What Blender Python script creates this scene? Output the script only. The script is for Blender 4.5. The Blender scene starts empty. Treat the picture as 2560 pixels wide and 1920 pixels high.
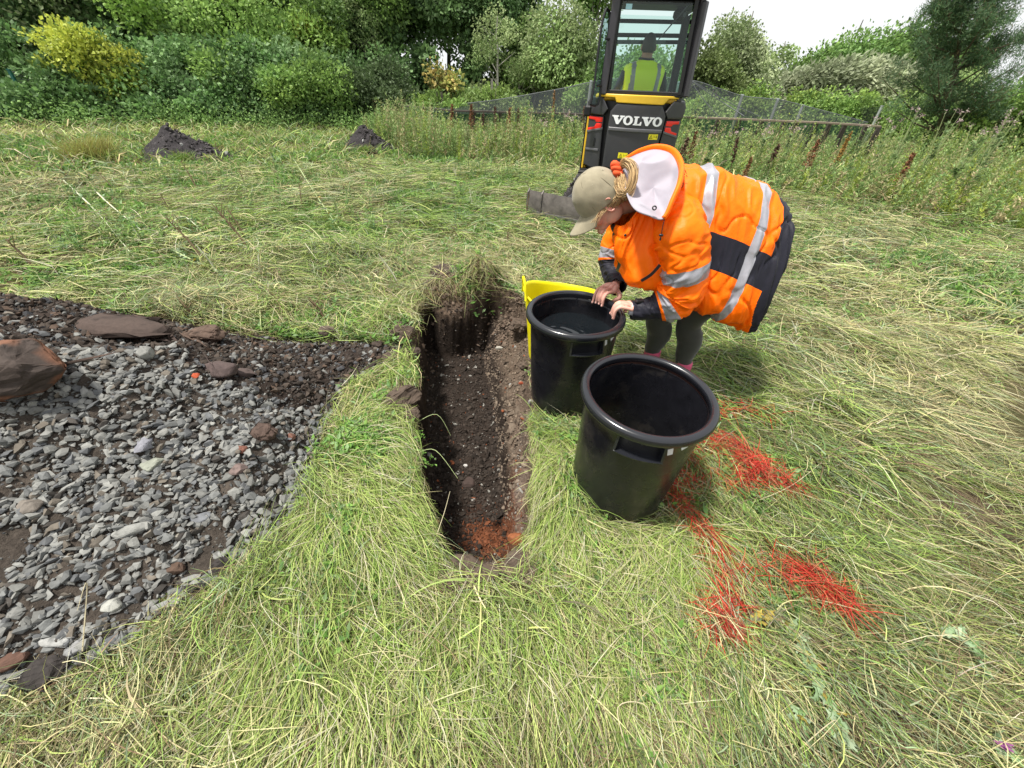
import bpy, bmesh, math, random
import numpy as np
from math import radians as RAD, sin, cos, pi
from mathutils import Vector, Matrix

random.seed(7)
RNG = np.random.default_rng(11)
SC = bpy.context.scene
COL = SC.collection

# ------------------------------------------------------------------ camera
EYE = 1.55; PITCH = 37.5; ROLL = 3.0; FPX = 1000.0      # focal length in pixels of the 2560 wide photograph
cam_d = bpy.data.cameras.new("camera"); cam = bpy.data.objects.new("camera", cam_d); COL.objects.link(cam)
cam_d.sensor_width = 36; cam_d.lens = FPX / 2560 * 36; cam_d.clip_start = 0.02; cam_d.clip_end = 1000
CAMROT = (Matrix.Rotation(RAD(90 - PITCH), 3, 'X') @ Matrix.Rotation(RAD(ROLL), 3, 'Z'))
cam.matrix_world = Matrix.Translation((0, 0, EYE)) @ CAMROT.to_4x4()
SC.camera = cam

# ------------------------------------------------------------------ sky and sun
SUN_DIR = Vector((-0.34, -0.10, 0.93)).normalized()      # towards the sun
w = bpy.data.worlds.new("World"); SC.world = w; w.use_nodes = True
nt = w.node_tree; nt.nodes.clear()
sky = nt.nodes.new('ShaderNodeTexSky'); sky.sky_type = 'NISHITA'; sky.sun_disc = False
sky.sun_elevation = math.asin(SUN_DIR.z); sky.sun_rotation = math.atan2(SUN_DIR.x, SUN_DIR.y)
sky.air_density = 1.0; sky.dust_density = 3.0
bg1 = nt.nodes.new('ShaderNodeBackground'); bg1.inputs[1].default_value = 0.10
bg2 = nt.nodes.new('ShaderNodeBackground'); bg2.inputs[0].default_value = (0.97, 0.985, 1.0, 1); bg2.inputs[1].default_value = 0.76
mx = nt.nodes.new('ShaderNodeMixShader')
tc = nt.nodes.new('ShaderNodeTexCoord'); nz = nt.nodes.new('ShaderNodeTexNoise'); nz.inputs['Scale'].default_value = 1.6; nz.inputs['Detail'].default_value = 4
rmp = nt.nodes.new('ShaderNodeMapRange'); rmp.inputs[1].default_value = 0.3; rmp.inputs[2].default_value = 0.75
rmp.inputs[3].default_value = 1.0; rmp.inputs[4].default_value = 0.93
out = nt.nodes.new('ShaderNodeOutputWorld')
nt.links.new(tc.outputs['Generated'], nz.inputs['Vector']); nt.links.new(nz.outputs[0], rmp.inputs[0]); nt.links.new(rmp.outputs[0], mx.inputs[0])
nt.links.new(sky.outputs[0], bg1.inputs[0]); nt.links.new(bg1.outputs[0], mx.inputs[1]); nt.links.new(bg2.outputs[0], mx.inputs[2])
nt.links.new(mx.outputs[0], out.inputs[0])
sd = bpy.data.lights.new("sun", 'SUN'); sd.energy = 4.9; sd.angle = RAD(6); sd.color = (1.0, 0.96, 0.88)
so = bpy.data.objects.new("sun", sd); COL.objects.link(so); so.rotation_euler = SUN_DIR.to_track_quat('Z', 'Y').to_euler(); so.location = (0, 0, 30)

SC.view_settings.view_transform = 'Standard'; SC.view_settings.look = 'None'
SC.view_settings.exposure = 0.50; SC.view_settings.gamma = 1
SC.render.engine = 'CYCLES'
SC.cycles.max_bounces = 6; SC.cycles.diffuse_bounces = 3; SC.cycles.glossy_bounces = 3
SC.cycles.transmission_bounces = 4; SC.cycles.transparent_max_bounces = 10
SC.cycles.use_denoising = True

# ------------------------------------------------------------------ helpers
def ray(px, py):
    return CAMROT @ Vector(((px - 1280) / FPX, (960 - py) / FPX, -1.0))
def at(px, py, Y):                       # the point of the place at distance Y seen there
    d = ray(px, py); return Vector((0, 0, EYE)) + d * (Y / d.y)
def gp(px, py, z=0.0):
    d = ray(px, py); return Vector((0, 0, EYE)) + d * ((z - EYE) / d.z)

def _hash(ix, iy, iz, seed):
    h = (ix.astype(np.int64) * 374761393 + iy.astype(np.int64) * 668265263 + iz.astype(np.int64) * 2147483647 + seed * 144665) & 0xffffffff
    h = ((h ^ (h >> 13)) * 1274126177) & 0xffffffff
    return ((h ^ (h >> 16)) & 0xffffff) / float(0xffffff)
def vnoise(x, y, z=0.0, seed=0):         # value noise in -1..1
    x, y, z = np.broadcast_arrays(np.asarray(x, float), np.asarray(y, float), np.asarray(z, float))
    ix, iy, iz = np.floor(x), np.floor(y), np.floor(z)
    fx, fy, fz = x - ix, y - iy, z - iz
    fx = fx * fx * (3 - 2 * fx); fy = fy * fy * (3 - 2 * fy); fz = fz * fz * (3 - 2 * fz)
    r = 0
    for a in (0, 1):
        for b in (0, 1):
            for c in (0, 1):
                r = r + _hash(ix + a, iy + b, iz + c, seed) * (fx if a else 1 - fx) * (fy if b else 1 - fy) * (fz if c else 1 - fz)
    return r * 2 - 1
def fbm(x, y, z=0.0, seed=0, octv=3):
    s = 0; a = 1.0; t = 0
    for k in range(octv):
        f = 2.03 ** k
        s = s + a * vnoise(np.asarray(x) * f, np.asarray(y) * f, np.asarray(z) * f, seed + k); t += a; a *= 0.5
    return s / t
def sstep(a, b, x):
    t = np.clip((np.asarray(x, float) - a) / (b - a), 0, 1); return t * t * (3 - 2 * t)

def tag(o, label=None, cat=None, group=None, kind=None):
    if label: o["label"] = label
    if cat: o["category"] = cat
    if group: o["group"] = group
    if kind: o["kind"] = kind
    return o
def empty(name, loc=(0, 0, 0), rz=0.0):
    o = bpy.data.objects.new(name, None); COL.objects.link(o); o.location = loc; o.rotation_euler = (0, 0, rz)
    o.empty_display_size = 0.1
    return o
def link(name, me, parent=None, loc=None):
    o = bpy.data.objects.new(name, me); COL.objects.link(o)
    if parent is not None: o.parent = parent
    if loc is not None: o.location = loc
    return o

def mesh_np(name, V, F, mats=None, parent=None, col=None, mi=None, smooth=False, loc=None):
    """V (n,3); F (m,k) array or list of faces; col (n,3) colour per vertex."""
    me = bpy.data.meshes.new(name)
    V = np.asarray(V, np.float32)
    if isinstance(F, np.ndarray):
        m, k = F.shape
        me.vertices.add(len(V)); me.vertices.foreach_set('co', V.ravel())
        me.loops.add(m * k); me.loops.foreach_set('vertex_index', F.ravel().astype(np.int32))
        me.polygons.add(m); me.polygons.foreach_set('loop_start', np.arange(0, m * k, k, dtype=np.int32))
        try: me.polygons.foreach_set('loop_total', np.full(m, k, dtype=np.int32))
        except Exception: pass
        me.update(calc_edges=True)
    else:
        me.from_pydata([tuple(map(float, v)) for v in V], [], [tuple(map(int, f)) for f in F]); me.update()
    if col is not None:
        c = np.ones((len(V), 4), np.float32); c[:, :3] = np.clip(col, 0, 1)
        a = me.color_attributes.new('Col', 'FLOAT_COLOR', 'POINT'); a.data.foreach_set('color', c.ravel())
    for mm in (mats if isinstance(mats, (list, tuple)) else [mats]):
        if mm is not None: me.materials.append(mm)
    if mi is not None: me.polygons.foreach_set('material_index', np.asarray(mi, np.int32))
    me.polygons.foreach_set('use_smooth', np.full(len(me.polygons), bool(smooth)))
    me.update()
    return link(name, me, parent, loc)

def srgb(r, g, b):
    f = lambda v: (v / 255 / 12.92) if v / 255 <= 0.04045 else ((v / 255 + 0.055) / 1.055) ** 2.4
    return (f(r), f(g), f(b))

def material(name, color=(0.5, 0.5, 0.5), rough=0.6, metal=0.0, spec=0.5, attr=False, var=0.0, vscale=20.0, bump=0.0, bscale=60.0,
             translucent=0.0, coat=0.0, bdist=0.01, rvar=0.0, sheen=0.0):
    m = bpy.data.materials.new(name); m.use_nodes = True
    n = m.node_tree; N = n.nodes; L = n.links; N.clear()
    out = N.new('ShaderNodeOutputMaterial'); p = N.new('ShaderNodeBsdfPrincipled')
    p.inputs['Roughness'].default_value = rough; p.inputs['Metallic'].default_value = metal
    p.inputs['Specular IOR Level'].default_value = spec
    if coat: p.inputs['Coat Weight'].default_value = coat; p.inputs['Coat Roughness'].default_value = 0.15
    if sheen: p.inputs['Sheen Weight'].default_value = sheen
    if attr:
        a = N.new('ShaderNodeAttribute'); a.attribute_name = 'Col'; csrc = a.outputs['Color']
    else:
        a = N.new('ShaderNodeRGB'); a.outputs[0].default_value = (*color, 1); csrc = a.outputs[0]
    tc = None
    if var or bump or rvar:
        tc = N.new('ShaderNodeTexCoord')
    if var:
        t = N.new('ShaderNodeTexNoise'); t.inputs['Scale'].default_value = vscale; t.inputs['Detail'].default_value = 5; t.inputs['Roughness'].default_value = 0.65
        L.new(tc.outputs['Object'], t.inputs['Vector'])
        mr = N.new('ShaderNodeMapRange'); mr.inputs[1].default_value = 0.25; mr.inputs[2].default_value = 0.75
        mr.inputs[3].default_value = 1 - var; mr.inputs[4].default_value = 1 + var
        L.new(t.outputs[0], mr.inputs[0])
        vm = N.new('ShaderNodeVectorMath'); vm.operation = 'SCALE'
        L.new(csrc, vm.inputs[0]); L.new(mr.outputs[0], vm.inputs['Scale']); csrc = vm.outputs[0]
    L.new(csrc, p.inputs['Base Color'])
    if rvar:
        t = N.new('ShaderNodeTexNoise'); t.inputs['Scale'].default_value = vscale * 0.7; t.inputs['Detail'].default_value = 4
        L.new(tc.outputs['Object'], t.inputs['Vector'])
        mr = N.new('ShaderNodeMapRange'); mr.inputs[1].default_value = 0.3; mr.inputs[2].default_value = 0.7
        mr.inputs[3].default_value = max(0.02, rough - rvar); mr.inputs[4].default_value = min(1, rough + rvar)
        L.new(t.outputs[0], mr.inputs[0]); L.new(mr.outputs[0], p.inputs['Roughness'])
    if bump:
        t = N.new('ShaderNodeTexNoise'); t.inputs['Scale'].default_value = bscale; t.inputs['Detail'].default_value = 6; t.inputs['Roughness'].default_value = 0.6
        L.new(tc.outputs['Object'], t.inputs['Vector'])
        b = N.new('ShaderNodeBump'); b.inputs['Strength'].default_value = bump; b.inputs['Distance'].default_value = bdist
        L.new(t.outputs[0], b.inputs['Height']); L.new(b.outputs[0], p.inputs['Normal'])
    sh = p.outputs[0]
    if translucent:
        tr = N.new('ShaderNodeBsdfTranslucent'); L.new(csrc, tr.inputs[0])
        ms = N.new('ShaderNodeMixShader'); ms.inputs[0].default_value = translucent
        L.new(sh, ms.inputs[1]); L.new(tr.outputs[0], ms.inputs[2]); sh = ms.outputs[0]
    L.new(sh, out.inputs[0])
    return m

# shape builders: each returns (V, F) with F a list of index tuples
class MB:
    """collects pieces of one mesh, each with a material slot"""
    def __init__(s): s.V = []; s.F = []; s.M = []; s.n = 0
    def add(s, V, F, mi=0):
        V = [tuple(v) for v in V]
        s.V += V; s.F += [tuple(i + s.n for i in f) for f in F]; s.M += [mi] * len(F) if isinstance(mi, int) else list(mi); s.n += len(V)
        return s
    def box(s, c, size, mi=0, rz=0.0, M=None, bev=0.0):
        x, y, z = [v / 2 for v in size]
        if bev > 0:
            b = min(bev, x * .9, y * .9, z * .9)
            V = []; 
            for sx in (-1, 1):
                for sy in (-1, 1):
                    for sz in (-1, 1):
                        V += [(sx * (x - b), sy * (y - b), sz * z), (sx * (x - b), sy * y, sz * (z - b)), (sx * x, sy * (y - b), sz * (z - b))]
            bm = bmesh.new()
            for v in V: bm.verts.new(v)
            bmesh.ops.convex_hull(bm, input=list(bm.verts)); bm.verts.index_update()
            bmesh.ops.dissolve_limit(bm, angle_limit=0.01, verts=bm.verts[:], edges=bm.edges[:]); bm.verts.index_update()
            V = [v.co.copy() for v in bm.verts]; F = [[v.index for v in f.verts] for f in bm.faces]; bm.free()
        else:
            V = [Vector((sx * x, sy * y, sz * z)) for sx in (-1, 1) for sy in (-1, 1) for sz in (-1, 1)]
            F = [(0, 1, 3, 2), (4, 6, 7, 5), (0, 4, 5, 1), (2, 3, 7, 6), (0, 2, 6, 4), (1, 5, 7, 3)]
        if M is None: M = Matrix.Rotation(rz, 3, 'Z')
        c = Vector(c)
        return s.add([M @ Vector(v) + c for v in V], F, mi)
    def prism(s, poly, y0, y1, mi=0, axes='xz', f=None):
        """polygon in the x-z plane pushed from y0 to y1"""
        n = len(poly)
        V = [(p[0], y0, p[1]) for p in poly] + [(p[0], y1, p[1]) for p in poly]
        if f: V = [f(v) for v in V]
        F = [tuple(range(n)), tuple(range(2 * n - 1, n - 1, -1))] + [(i, i + n, (i + 1) % n + n, (i + 1) % n) for i in range(n)]
        return s.add(V, F, mi)
    def tube(s, path, rad, n=8, mi=0, cap=True, flat=1.0):
        V, F = tube(path, rad, n, cap, flat); return s.add(V, F, mi)
    def build(s, name, mats, parent=None, smooth=False, loc=None, fixn=True):
        o = mesh_np(name, s.V, s.F, mats, parent, mi=s.M, smooth=smooth, loc=loc)
        if fixn:
            bm = bmesh.new(); bm.from_mesh(o.data); bmesh.ops.recalc_face_normals(bm, faces=bm.faces[:]); bm.to_mesh(o.data); bm.free()
        if smooth: 
            try: o.data.set_sharp_from_angle(angle=RAD(40))
            except Exception: pass
        return o

def frames(P):
    P = [Vector(p) for p in P]; n = len(P); T = []
    for i in range(n):
        a = P[max(i - 1, 0)]; b = P[min(i + 1, n - 1)]; t = (b - a); T.append(t.normalized() if t.length > 1e-9 else Vector((0, 0, 1)))
    u = Vector((0, 0, 1)) if abs(T[0].z) < 0.9 else Vector((1, 0, 0))
    out = []
    for i in range(n):
        u = (u - T[i] * u.dot(T[i])); u = u.normalized() if u.length > 1e-6 else T[i].orthogonal().normalized()
        out.append((P[i], T[i], u.copy(), T[i].cross(u)))
    return out
def tube(path, rad, n=8, cap=True, flat=1.0):
    fr = frames(path); k = len(fr)
    r = [rad] * k if isinstance(rad, (int, float)) else list(rad)
    V = []; F = []
    for i, (p, t, u, v) in enumerate(fr):
        for j in range(n):
            a = 2 * pi * j / n
            V.append(p + u * (cos(a) * r[i]) + v * (sin(a) * r[i] * flat))
    for i in range(k - 1):
        for j in range(n):
            F.append((i * n + j, i * n + (j + 1) % n, (i + 1) * n + (j + 1) % n, (i + 1) * n + j))
    if cap:
        F.append(tuple(range(n - 1, -1, -1))); F.append(tuple((k - 1) * n + j for j in range(n)))
    return V, F
def smooth_path(P, m=6):
    """Catmull-Rom through points (any dimension)"""
    P = np.asarray([list(p) for p in P], float); n = len(P); out = []
    for i in range(n - 1):
        p0 = P[max(i - 1, 0)]; p1 = P[i]; p2 = P[i + 1]; p3 = P[min(i + 2, n - 1)]
        for k in range(m):
            t = k / m
            out.append(0.5 * ((2 * p1) + (-p0 + p2) * t + (2 * p0 - 5 * p1 + 4 * p2 - p3) * t * t + (-p0 + 3 * p1 - 3 * p2 + p3) * t ** 3))
    out.append(P[-1]); return np.array(out)
def lathe(prof, n=48, closed=False):
    V = []; F = []
    for (r, z) in prof:
        for j in range(n):
            a = 2 * pi * j / n; V.append((r * cos(a), r * sin(a), z))
    k = len(prof)
    for i in range(k - 1 + (1 if closed else 0)):
        for j in range(n):
            i2 = (i + 1) % k
            F.append((i * n + j, i * n + (j + 1) % n, i2 * n + (j + 1) % n, i2 * n + j))
    return V, F

def stamp(tV, tF, pos, rot, scale, cols=None, tcol=None):
    """copies of one template (tV (v,3), tF (f,k)) at pos (n,3) with rotation matrices rot (n,3,3), scale (n,) or (n,3)"""
    n = len(pos); v = len(tV)
    s = np.asarray(scale, float); s = s[:, None] if s.ndim == 1 else s
    P = tV[None, :, :] * s[:, None, :]
    P = np.einsum('nij,nvj->nvi', rot, P) + pos[:, None, :]
    F = tF[None, :, :] + (np.arange(n) * v)[:, None, None]
    C = None
    if cols is not None:
        C = np.repeat(cols[:, None, :], v, 1)
        if tcol is not None: C = C * tcol[None, :, :]
        C = C.reshape(-1, 3)
    return P.reshape(-1, 3), F.reshape(-1, tF.shape[1]), C
def rand_rot(n, rng, tilt=pi):
    az = rng.uniform(0, 2 * pi, n); ax = rng.uniform(0, 2 * pi, n); t = rng.uniform(-tilt, tilt, n)
    ca, sa = np.cos(az), np.sin(az); Z = np.zeros(n); O = np.ones(n)
    Rz = np.stack([ca, -sa, Z, sa, ca, Z, Z, Z, O], -1).reshape(n, 3, 3)
    ux, uy = np.cos(ax), np.sin(ax); c, s_ = np.cos(t), np.sin(t); C1 = 1 - c
    R = np.stack([c + ux * ux * C1, ux * uy * C1, uy * s_, ux * uy * C1, c + uy * uy * C1, -ux * s_, -uy * s_, ux * s_, c], -1).reshape(n, 3, 3)
    return R @ Rz
def cat(parts):
    """join (V,F,C) triples"""
    V = []; F = []; C = []; n = 0
    for (v, f, c) in parts:
        V.append(v); F.append(f + n); C.append(c); n += len(v)
    return np.concatenate(V), np.concatenate(F), np.concatenate(C)
def hull_rock(seed, n=14, flat=(1, 0.8, 0.55), sub=0, rough=0.0):
    r = np.random.default_rng(seed); p = r.normal(size=(n, 3)); p /= np.linalg.norm(p, axis=1)[:, None]
    p *= r.uniform(0.8, 1.1, (n, 1)); p *= np.array(flat)
    bm = bmesh.new()
    for q in p: bm.verts.new(q)
    res = bmesh.ops.convex_hull(bm, input=list(bm.verts))
    bmesh.ops.delete(bm, geom=[g for g in res['geom_interior'] if isinstance(g, bmesh.types.BMVert)], context='VERTS')
    if sub:
        bmesh.ops.bevel(bm, geom=bm.edges[:], offset=0.05, segments=1, affect='EDGES')
        bmesh.ops.triangulate(bm, faces=bm.faces[:])
        bmesh.ops.subdivide_edges(bm, edges=bm.edges[:], cuts=sub, use_grid_fill=True)
    bmesh.ops.triangulate(bm, faces=bm.faces[:])
    bm.verts.ensure_lookup_table(); bm.verts.index_update()
    V = np.array([v.co[:] for v in bm.verts]); F = np.array([[v.index for v in f.verts] for f in bm.faces]); bm.free()
    if rough:
        d = fbm(V[:, 0] * 4 + seed, V[:, 1] * 4, V[:, 2] * 4, seed, 4) * rough
        V = V * (1 + d[:, None])
    return V, F
# ------------------------------------------------------------------ materials for the setting
M_GROUND = material('thatch_soil', attr=True, rough=0.95, spec=0.1, var=0.45, vscale=9, bump=0.8, bscale=45, bdist=0.02)
M_SOIL = material('dug_soil', attr=True, rough=0.92, spec=0.15, var=0.5, vscale=35, bump=1.0, bscale=90, bdist=0.012)
M_GRASS = material('grass_blades', attr=True, rough=0.55, spec=0.3, translucent=0.28)
M_LEAF = material('leaves', attr=True, rough=0.55, spec=0.3, translucent=0.36)
M_STONE = material('crushed_stone', attr=True, rough=0.85, spec=0.25, var=0.22, vscale=55, bump=0.35, bscale=160, bdist=0.003)
M_BARK = material('bark', attr=True, rough=0.9, spec=0.15, var=0.4, vscale=12, bump=0.6, bscale=30, bdist=0.02)

# ------------------------------------------------------------------ the shape of the ground
TL = np.array([[0.70, -0.14], [0.80, -0.21], [0.92, -0.29], [1.13, -0.37], [1.53, -0.49], [1.98, -0.62], [2.44, -0.70], [2.95, -0.82], [3.2, -0.88]])
TR = np.array([[0.70, 0.02], [0.85, 0.04], [0.96, 0.09], [1.22, 0.12], [1.54, 0.11], [2.09, 0.13], [2.53, 0.18], [2.75, 0.10], [2.95, -0.02], [3.2, -0.1]])
TB = np.array([[0.70, 0.00], [1.20, 0.03], [1.53, -0.03], [1.88, -0.07], [2.46, -0.17], [3.0, -0.29], [3.2, -0.3]])
TY0, TY1 = 0.80, 2.95
def trench_lr(y, x=0.0):
    L = np.interp(y, TL[:, 0], TL[:, 1]) + 0.055 * fbm(y * 6, 3.1, 0, 5, 4)
    Rt = np.interp(y, TR[:, 0], TR[:, 1]) + 0.060 * fbm(y * 6, 9.7, 0, 6, 4)
    Rb = np.interp(y, TB[:, 0], TB[:, 1]) + 0.02 * fbm(y * 6, 19.7, 0, 8, 3)
    return L, Rt, Rb
def trench_depth(x, y):
    L, Rt, Rb = trench_lr(y)
    a = sstep(-0.012, 0.04, x - L)
    t = np.clip((Rt - x) / np.maximum(Rt - Rb, 0.02), 0, 1)
    b = np.clip(0.30 * sstep(0, 0.14, t) + 0.24 * t + 0.10 * np.clip(fbm(x * 9, y * 9, 0, 15, 2), -1, 1) * t * (1 - t) * 4 + 0.46 * sstep(0.62, 1.0, t), 0, 1)
    y0 = TY0 + 0.03 * fbm(x * 9, 1.0, 0, 12, 2); y1 = TY1 + 0.09 * fbm(x * 7, 4.0, 0, 13, 2)
    c = sstep(0, 0.10, y - y0); d = sstep(0, 0.05, y1 - y)
    floor = 0.40 + 0.06 * sstep(2.9, 1.6, y) - 0.10 * sstep(1.35, 0.85, y)
    return floor * a * b * c * d
HE = np.array([(-1.50, 0.30), (-1.25, 0.50), (-1.00, 0.74), (-0.90, 1.00), (-0.90, 1.25), (-0.98, 1.60), (-0.98, 1.88), (-0.80, 2.05), (-0.76, 2.34), (-1.15, 2.40),
               (-1.7, 2.40), (-2.3, 2.46), (-3.0, 2.54), (-4.0, 2.6), (-5.2, 2.55), (-5.6, 2.0), (-5.2, 0.6), (-3.5, -0.3), (-2.0, -0.2)])
def poly_dist(x, y, P):
    """signed distance, positive inside"""
    x = np.asarray(x, float); y = np.asarray(y, float)
    d = np.full(x.shape, 1e9); ins = np.zeros(x.shape, bool); n = len(P)
    for i in range(n):
        ax, ay = P[i]; bx, by = P[(i + 1) % n]
        ex, ey = bx - ax, by - ay; wx, wy = x - ax, y - ay
        t = np.clip((wx * ex + wy * ey) / (ex * ex + ey * ey), 0, 1)
        d = np.minimum(d, (wx - ex * t) ** 2 + (wy - ey * t) ** 2)
        cnd = (ay > y) != (by > y)
        xx = (bx - ax) * (y - ay) / ((by - ay) if by != ay else 1e-9) + ax
        ins ^= cnd & (x < xx)
    return np.where(ins, 1, -1) * np.sqrt(d)
def heap_d(x, y):
    return poly_dist(x, y, HE) + 0.07 * fbm(np.asarray(x) * 4, np.asarray(y) * 4, 0, 31, 3)
def heap_h(x, y):
    d = heap_d(x, y)
    h = 0.47 * (1 - np.exp(-np.clip(d, 0, 9) / 0.62)) * (0.55 + 0.45 * sstep(-0.9, -2.2, x))
    h = h + 0.19 * np.exp(-(((x + 1.70) / 0.55) ** 2 + ((y - 1.42) / 0.33) ** 2)) - 0.06 * np.exp(-(((x + 1.6) / 0.8) ** 2 + ((y - 2.0) / 0.22) ** 2)) + 0.12 * np.exp(-(((x + 3.2) / 0.9) ** 2 + ((y - 2.15) / 0.25) ** 2))
    k = sstep(0.0, 0.25, d)
    h = h + k * (0.075 * fbm(np.asarray(x) * 1.8, np.asarray(y) * 1.8, 0, 33, 3) + 0.03 * fbm(np.asarray(x) * 5, np.asarray(y) * 5, 0, 35, 2) + 0.022 * fbm(np.asarray(x) * 14, np.asarray(y) * 14, 0, 37, 3))
    return np.where(d > 0, np.maximum(h, 0.012), -0.06)
def sod(x, y):
    """lumps of lifted turf round the trench"""
    s = 0
    for (cx, cy, rx, ry, h) in ((-0.58, 3.13, 0.27, 0.15, 0.23), (-0.27, 3.12, 0.15, 0.14, 0.31), (-0.04, 2.93, 0.16, 0.17, 0.20), (0.13, 2.62, 0.10, 0.20, 0.12), (-0.84, 2.52, 0.11, 0.16, 0.08),
                                (0.22, 2.30, 0.08, 0.35, 0.045), (-0.67, 1.85, 0.07, 0.16, 0.06), (-0.18, 0.73, 0.14, 0.06, 0.04), (0.06, 0.77, 0.12, 0.06, 0.035),
                                (-0.75, 1.45, 0.20, 0.30, 0.05), (-0.60, 1.0, 0.20, 0.22, 0.045), (0.28, 1.25, 0.12, 0.3, 0.05)):
        s = s + h * np.exp(-(((x - cx) / rx) ** 2 + ((y - cy) / ry) ** 2) ** 1.3)
    return s
def height(x, y, fine=True):
    x = np.asarray(x, float); y = np.asarray(y, float)
    r = np.hypot(x, y)
    h = 0.035 * fbm(x * 0.9, y * 0.9, 0, 1, 2) + 0.10 * sstep(4, 14, r) * fbm(x * 0.25, y * 0.25, 0, 2, 2) * (1 - sstep(30, 60, r))
    h = h * sstep(0.4, 1.6, r) + sod(x, y)
    if fine: h = h + 0.012 * fbm(x * 6, y * 6, 0, 3, 2) * (1 - sstep(8, 20, r))
    td = trench_depth(x, y)
    h = h * (1 - 0.85 * np.clip(td / 0.3, 0, 1)) - td
    if fine: h = h + np.clip(td / 0.1, 0, 1) * (0.026 * fbm(x * 14, y * 14, 0, 21, 4))
    return h
def top_h(x, y):
    return np.maximum(height(x, y), heap_h(x, y) - 0.001)

def axis_steps(segs):
    out = [segs[0][0]]
    for (a, b, st) in segs:
        n = max(1, int(round((b - a) / st))); out += [a + (b - a) * (i + 1) / n for i in range(n)]
    return np.array(out)
def geo(a, b, n): return list(np.sign(b) * np.geomspace(abs(a), abs(b), n))
gx = np.concatenate([np.array(geo(-6.5, -300, 26))[::-1], axis_steps([(-6.2, -3, 0.1), (-3, -1.05, 0.04), (-1.05, 0.4, 0.0125), (0.4, 3.2, 0.05), (3.2, 7, 0.15)]), np.array(geo(7.4, 300, 26))])
gy = np.concatenate([np.array(geo(-1.2, -80, 10))[::-1], axis_steps([(-1, 0.5, 0.06), (0.5, 3.4, 0.0125), (3.4, 6, 0.06), (6, 14, 0.2)]), np.array(geo(14.5, 400, 30))])
X, Y = np.meshgrid(gx, gy); nx, ny = len(gx), len(gy)
Z = height(X, Y)
# rough faces of the dug sides: push them sideways too
td = trench_depth(X, Y)
inside = (td > 0.012)
wob = np.clip(td / 0.05, 0, 1) * np.clip((0.40 - td) / 0.05, 0, 1)
Xd = X + wob * 0.035 * fbm(X * 10, Y * 16, Z * 16, 41, 4); Yd = Y + wob * 0.012 * fbm(X * 20, Y * 20, Z * 20, 42, 3)
V = np.stack([Xd, Yd, Z], -1).reshape(-1, 3)
ii = np.arange(nx * ny).reshape(ny, nx)
F = np.stack([ii[:-1, :-1], ii[:-1, 1:], ii[1:, 1:], ii[1:, :-1]], -1).reshape(-1, 4)
fc_in = (inside[:-1, :-1] | inside[:-1, 1:] | inside[1:, 1:] | inside[1:, :-1]).reshape(-1)
# colours: matted thatch over earth, bare earth at the diggings
n1 = fbm(X * 2.2, Y * 2.2, 0, 51, 3); n2 = fbm(X * 0.35, Y * 0.35, 0, 52, 3)
thatch = np.array([0.055, 0.052, 0.022]); dry = np.array([0.11, 0.085, 0.045]); far = np.array([0.17, 0.20, 0.065])
k = sstep(-0.3, 0.5, n1)[..., None]; C = thatch * (1 - k) + dry * k
r = np.hypot(X, Y)[..., None]; kf = sstep(5, 14, r); C = C * (1 - kf) + far * kf
L_, R_, B_ = trench_lr(Y)
def bare_mask(x, y):
    b = 0
    for (cx, cy, rx, ry, a) in ((-0.85, 2.52, 0.16, 0.22, 1), (-0.58, 3.14, 0.30, 0.20, 1.1), (-0.12, 3.0, 0.22, 0.22, 1.1), (0.20, 2.30, 0.12, 0.50, 1.05), (-0.70, 1.85, 0.10, 0.17, 1.05),
                                (-0.18, 0.745, 0.17, 0.085, 1.05), (0.08, 0.78, 0.15, 0.08, 1.05), (-0.95, 2.25, 0.25, 0.12, .8),
                                (2.05, 1.50, 0.35, 0.13, 1), (2.15, 1.24, 0.35, 0.13, 1), (2.3, 1.02, 0.25, 0.12, 1), (0.2, 5.2, 0.9, 0.2, .6), (2.6, 4.0, 0.5, 0.14, .5)):
        b = np.maximum(b, a * np.exp(-(((x - cx) / rx) ** 2 + ((y - cy) / ry) ** 2) ** 1.5))
    L, Rt, Rb = trench_lr(y)
    inn = ((x > L - 0.015) & (x < Rt + 0.01) & (y > TY0) & (y < TY1 + .03)).astype(float)
    return np.maximum(b * (1 + 0.3 * fbm(x * 9, y * 9, 0, 55, 2)), inn)
bare = bare_mask(X, Y)[..., None]
earth = np.array([0.105, 0.075, 0.055]) * (1 + 0.3 * fbm(X * 12, Y * 12, 0, 56, 3))[..., None]
C = C * (1 - np.clip(bare, 0, 1)) + earth * np.clip(bare, 0, 1)
# inside the trench
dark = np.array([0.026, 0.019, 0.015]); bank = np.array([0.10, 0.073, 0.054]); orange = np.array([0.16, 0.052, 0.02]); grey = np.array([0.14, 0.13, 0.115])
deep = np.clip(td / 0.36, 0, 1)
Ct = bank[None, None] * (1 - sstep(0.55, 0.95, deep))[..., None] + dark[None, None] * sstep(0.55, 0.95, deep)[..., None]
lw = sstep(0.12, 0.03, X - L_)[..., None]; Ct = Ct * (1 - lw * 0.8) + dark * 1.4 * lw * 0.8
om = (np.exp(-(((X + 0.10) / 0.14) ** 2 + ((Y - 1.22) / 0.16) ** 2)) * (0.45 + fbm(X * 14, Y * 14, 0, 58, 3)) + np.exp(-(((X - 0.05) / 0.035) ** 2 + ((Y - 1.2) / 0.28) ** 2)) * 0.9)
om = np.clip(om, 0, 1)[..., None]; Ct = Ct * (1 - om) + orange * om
gm = np.clip(np.exp(-(((X - 0.07) / 0.03) ** 2 + ((Y - 1.35) / 0.3) ** 2)) * (0.5 + fbm(X * 20, Y * 20, 0, 59, 3)), 0, 1)[..., None]; Ct = Ct * (1 - gm) + grey * gm
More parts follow.
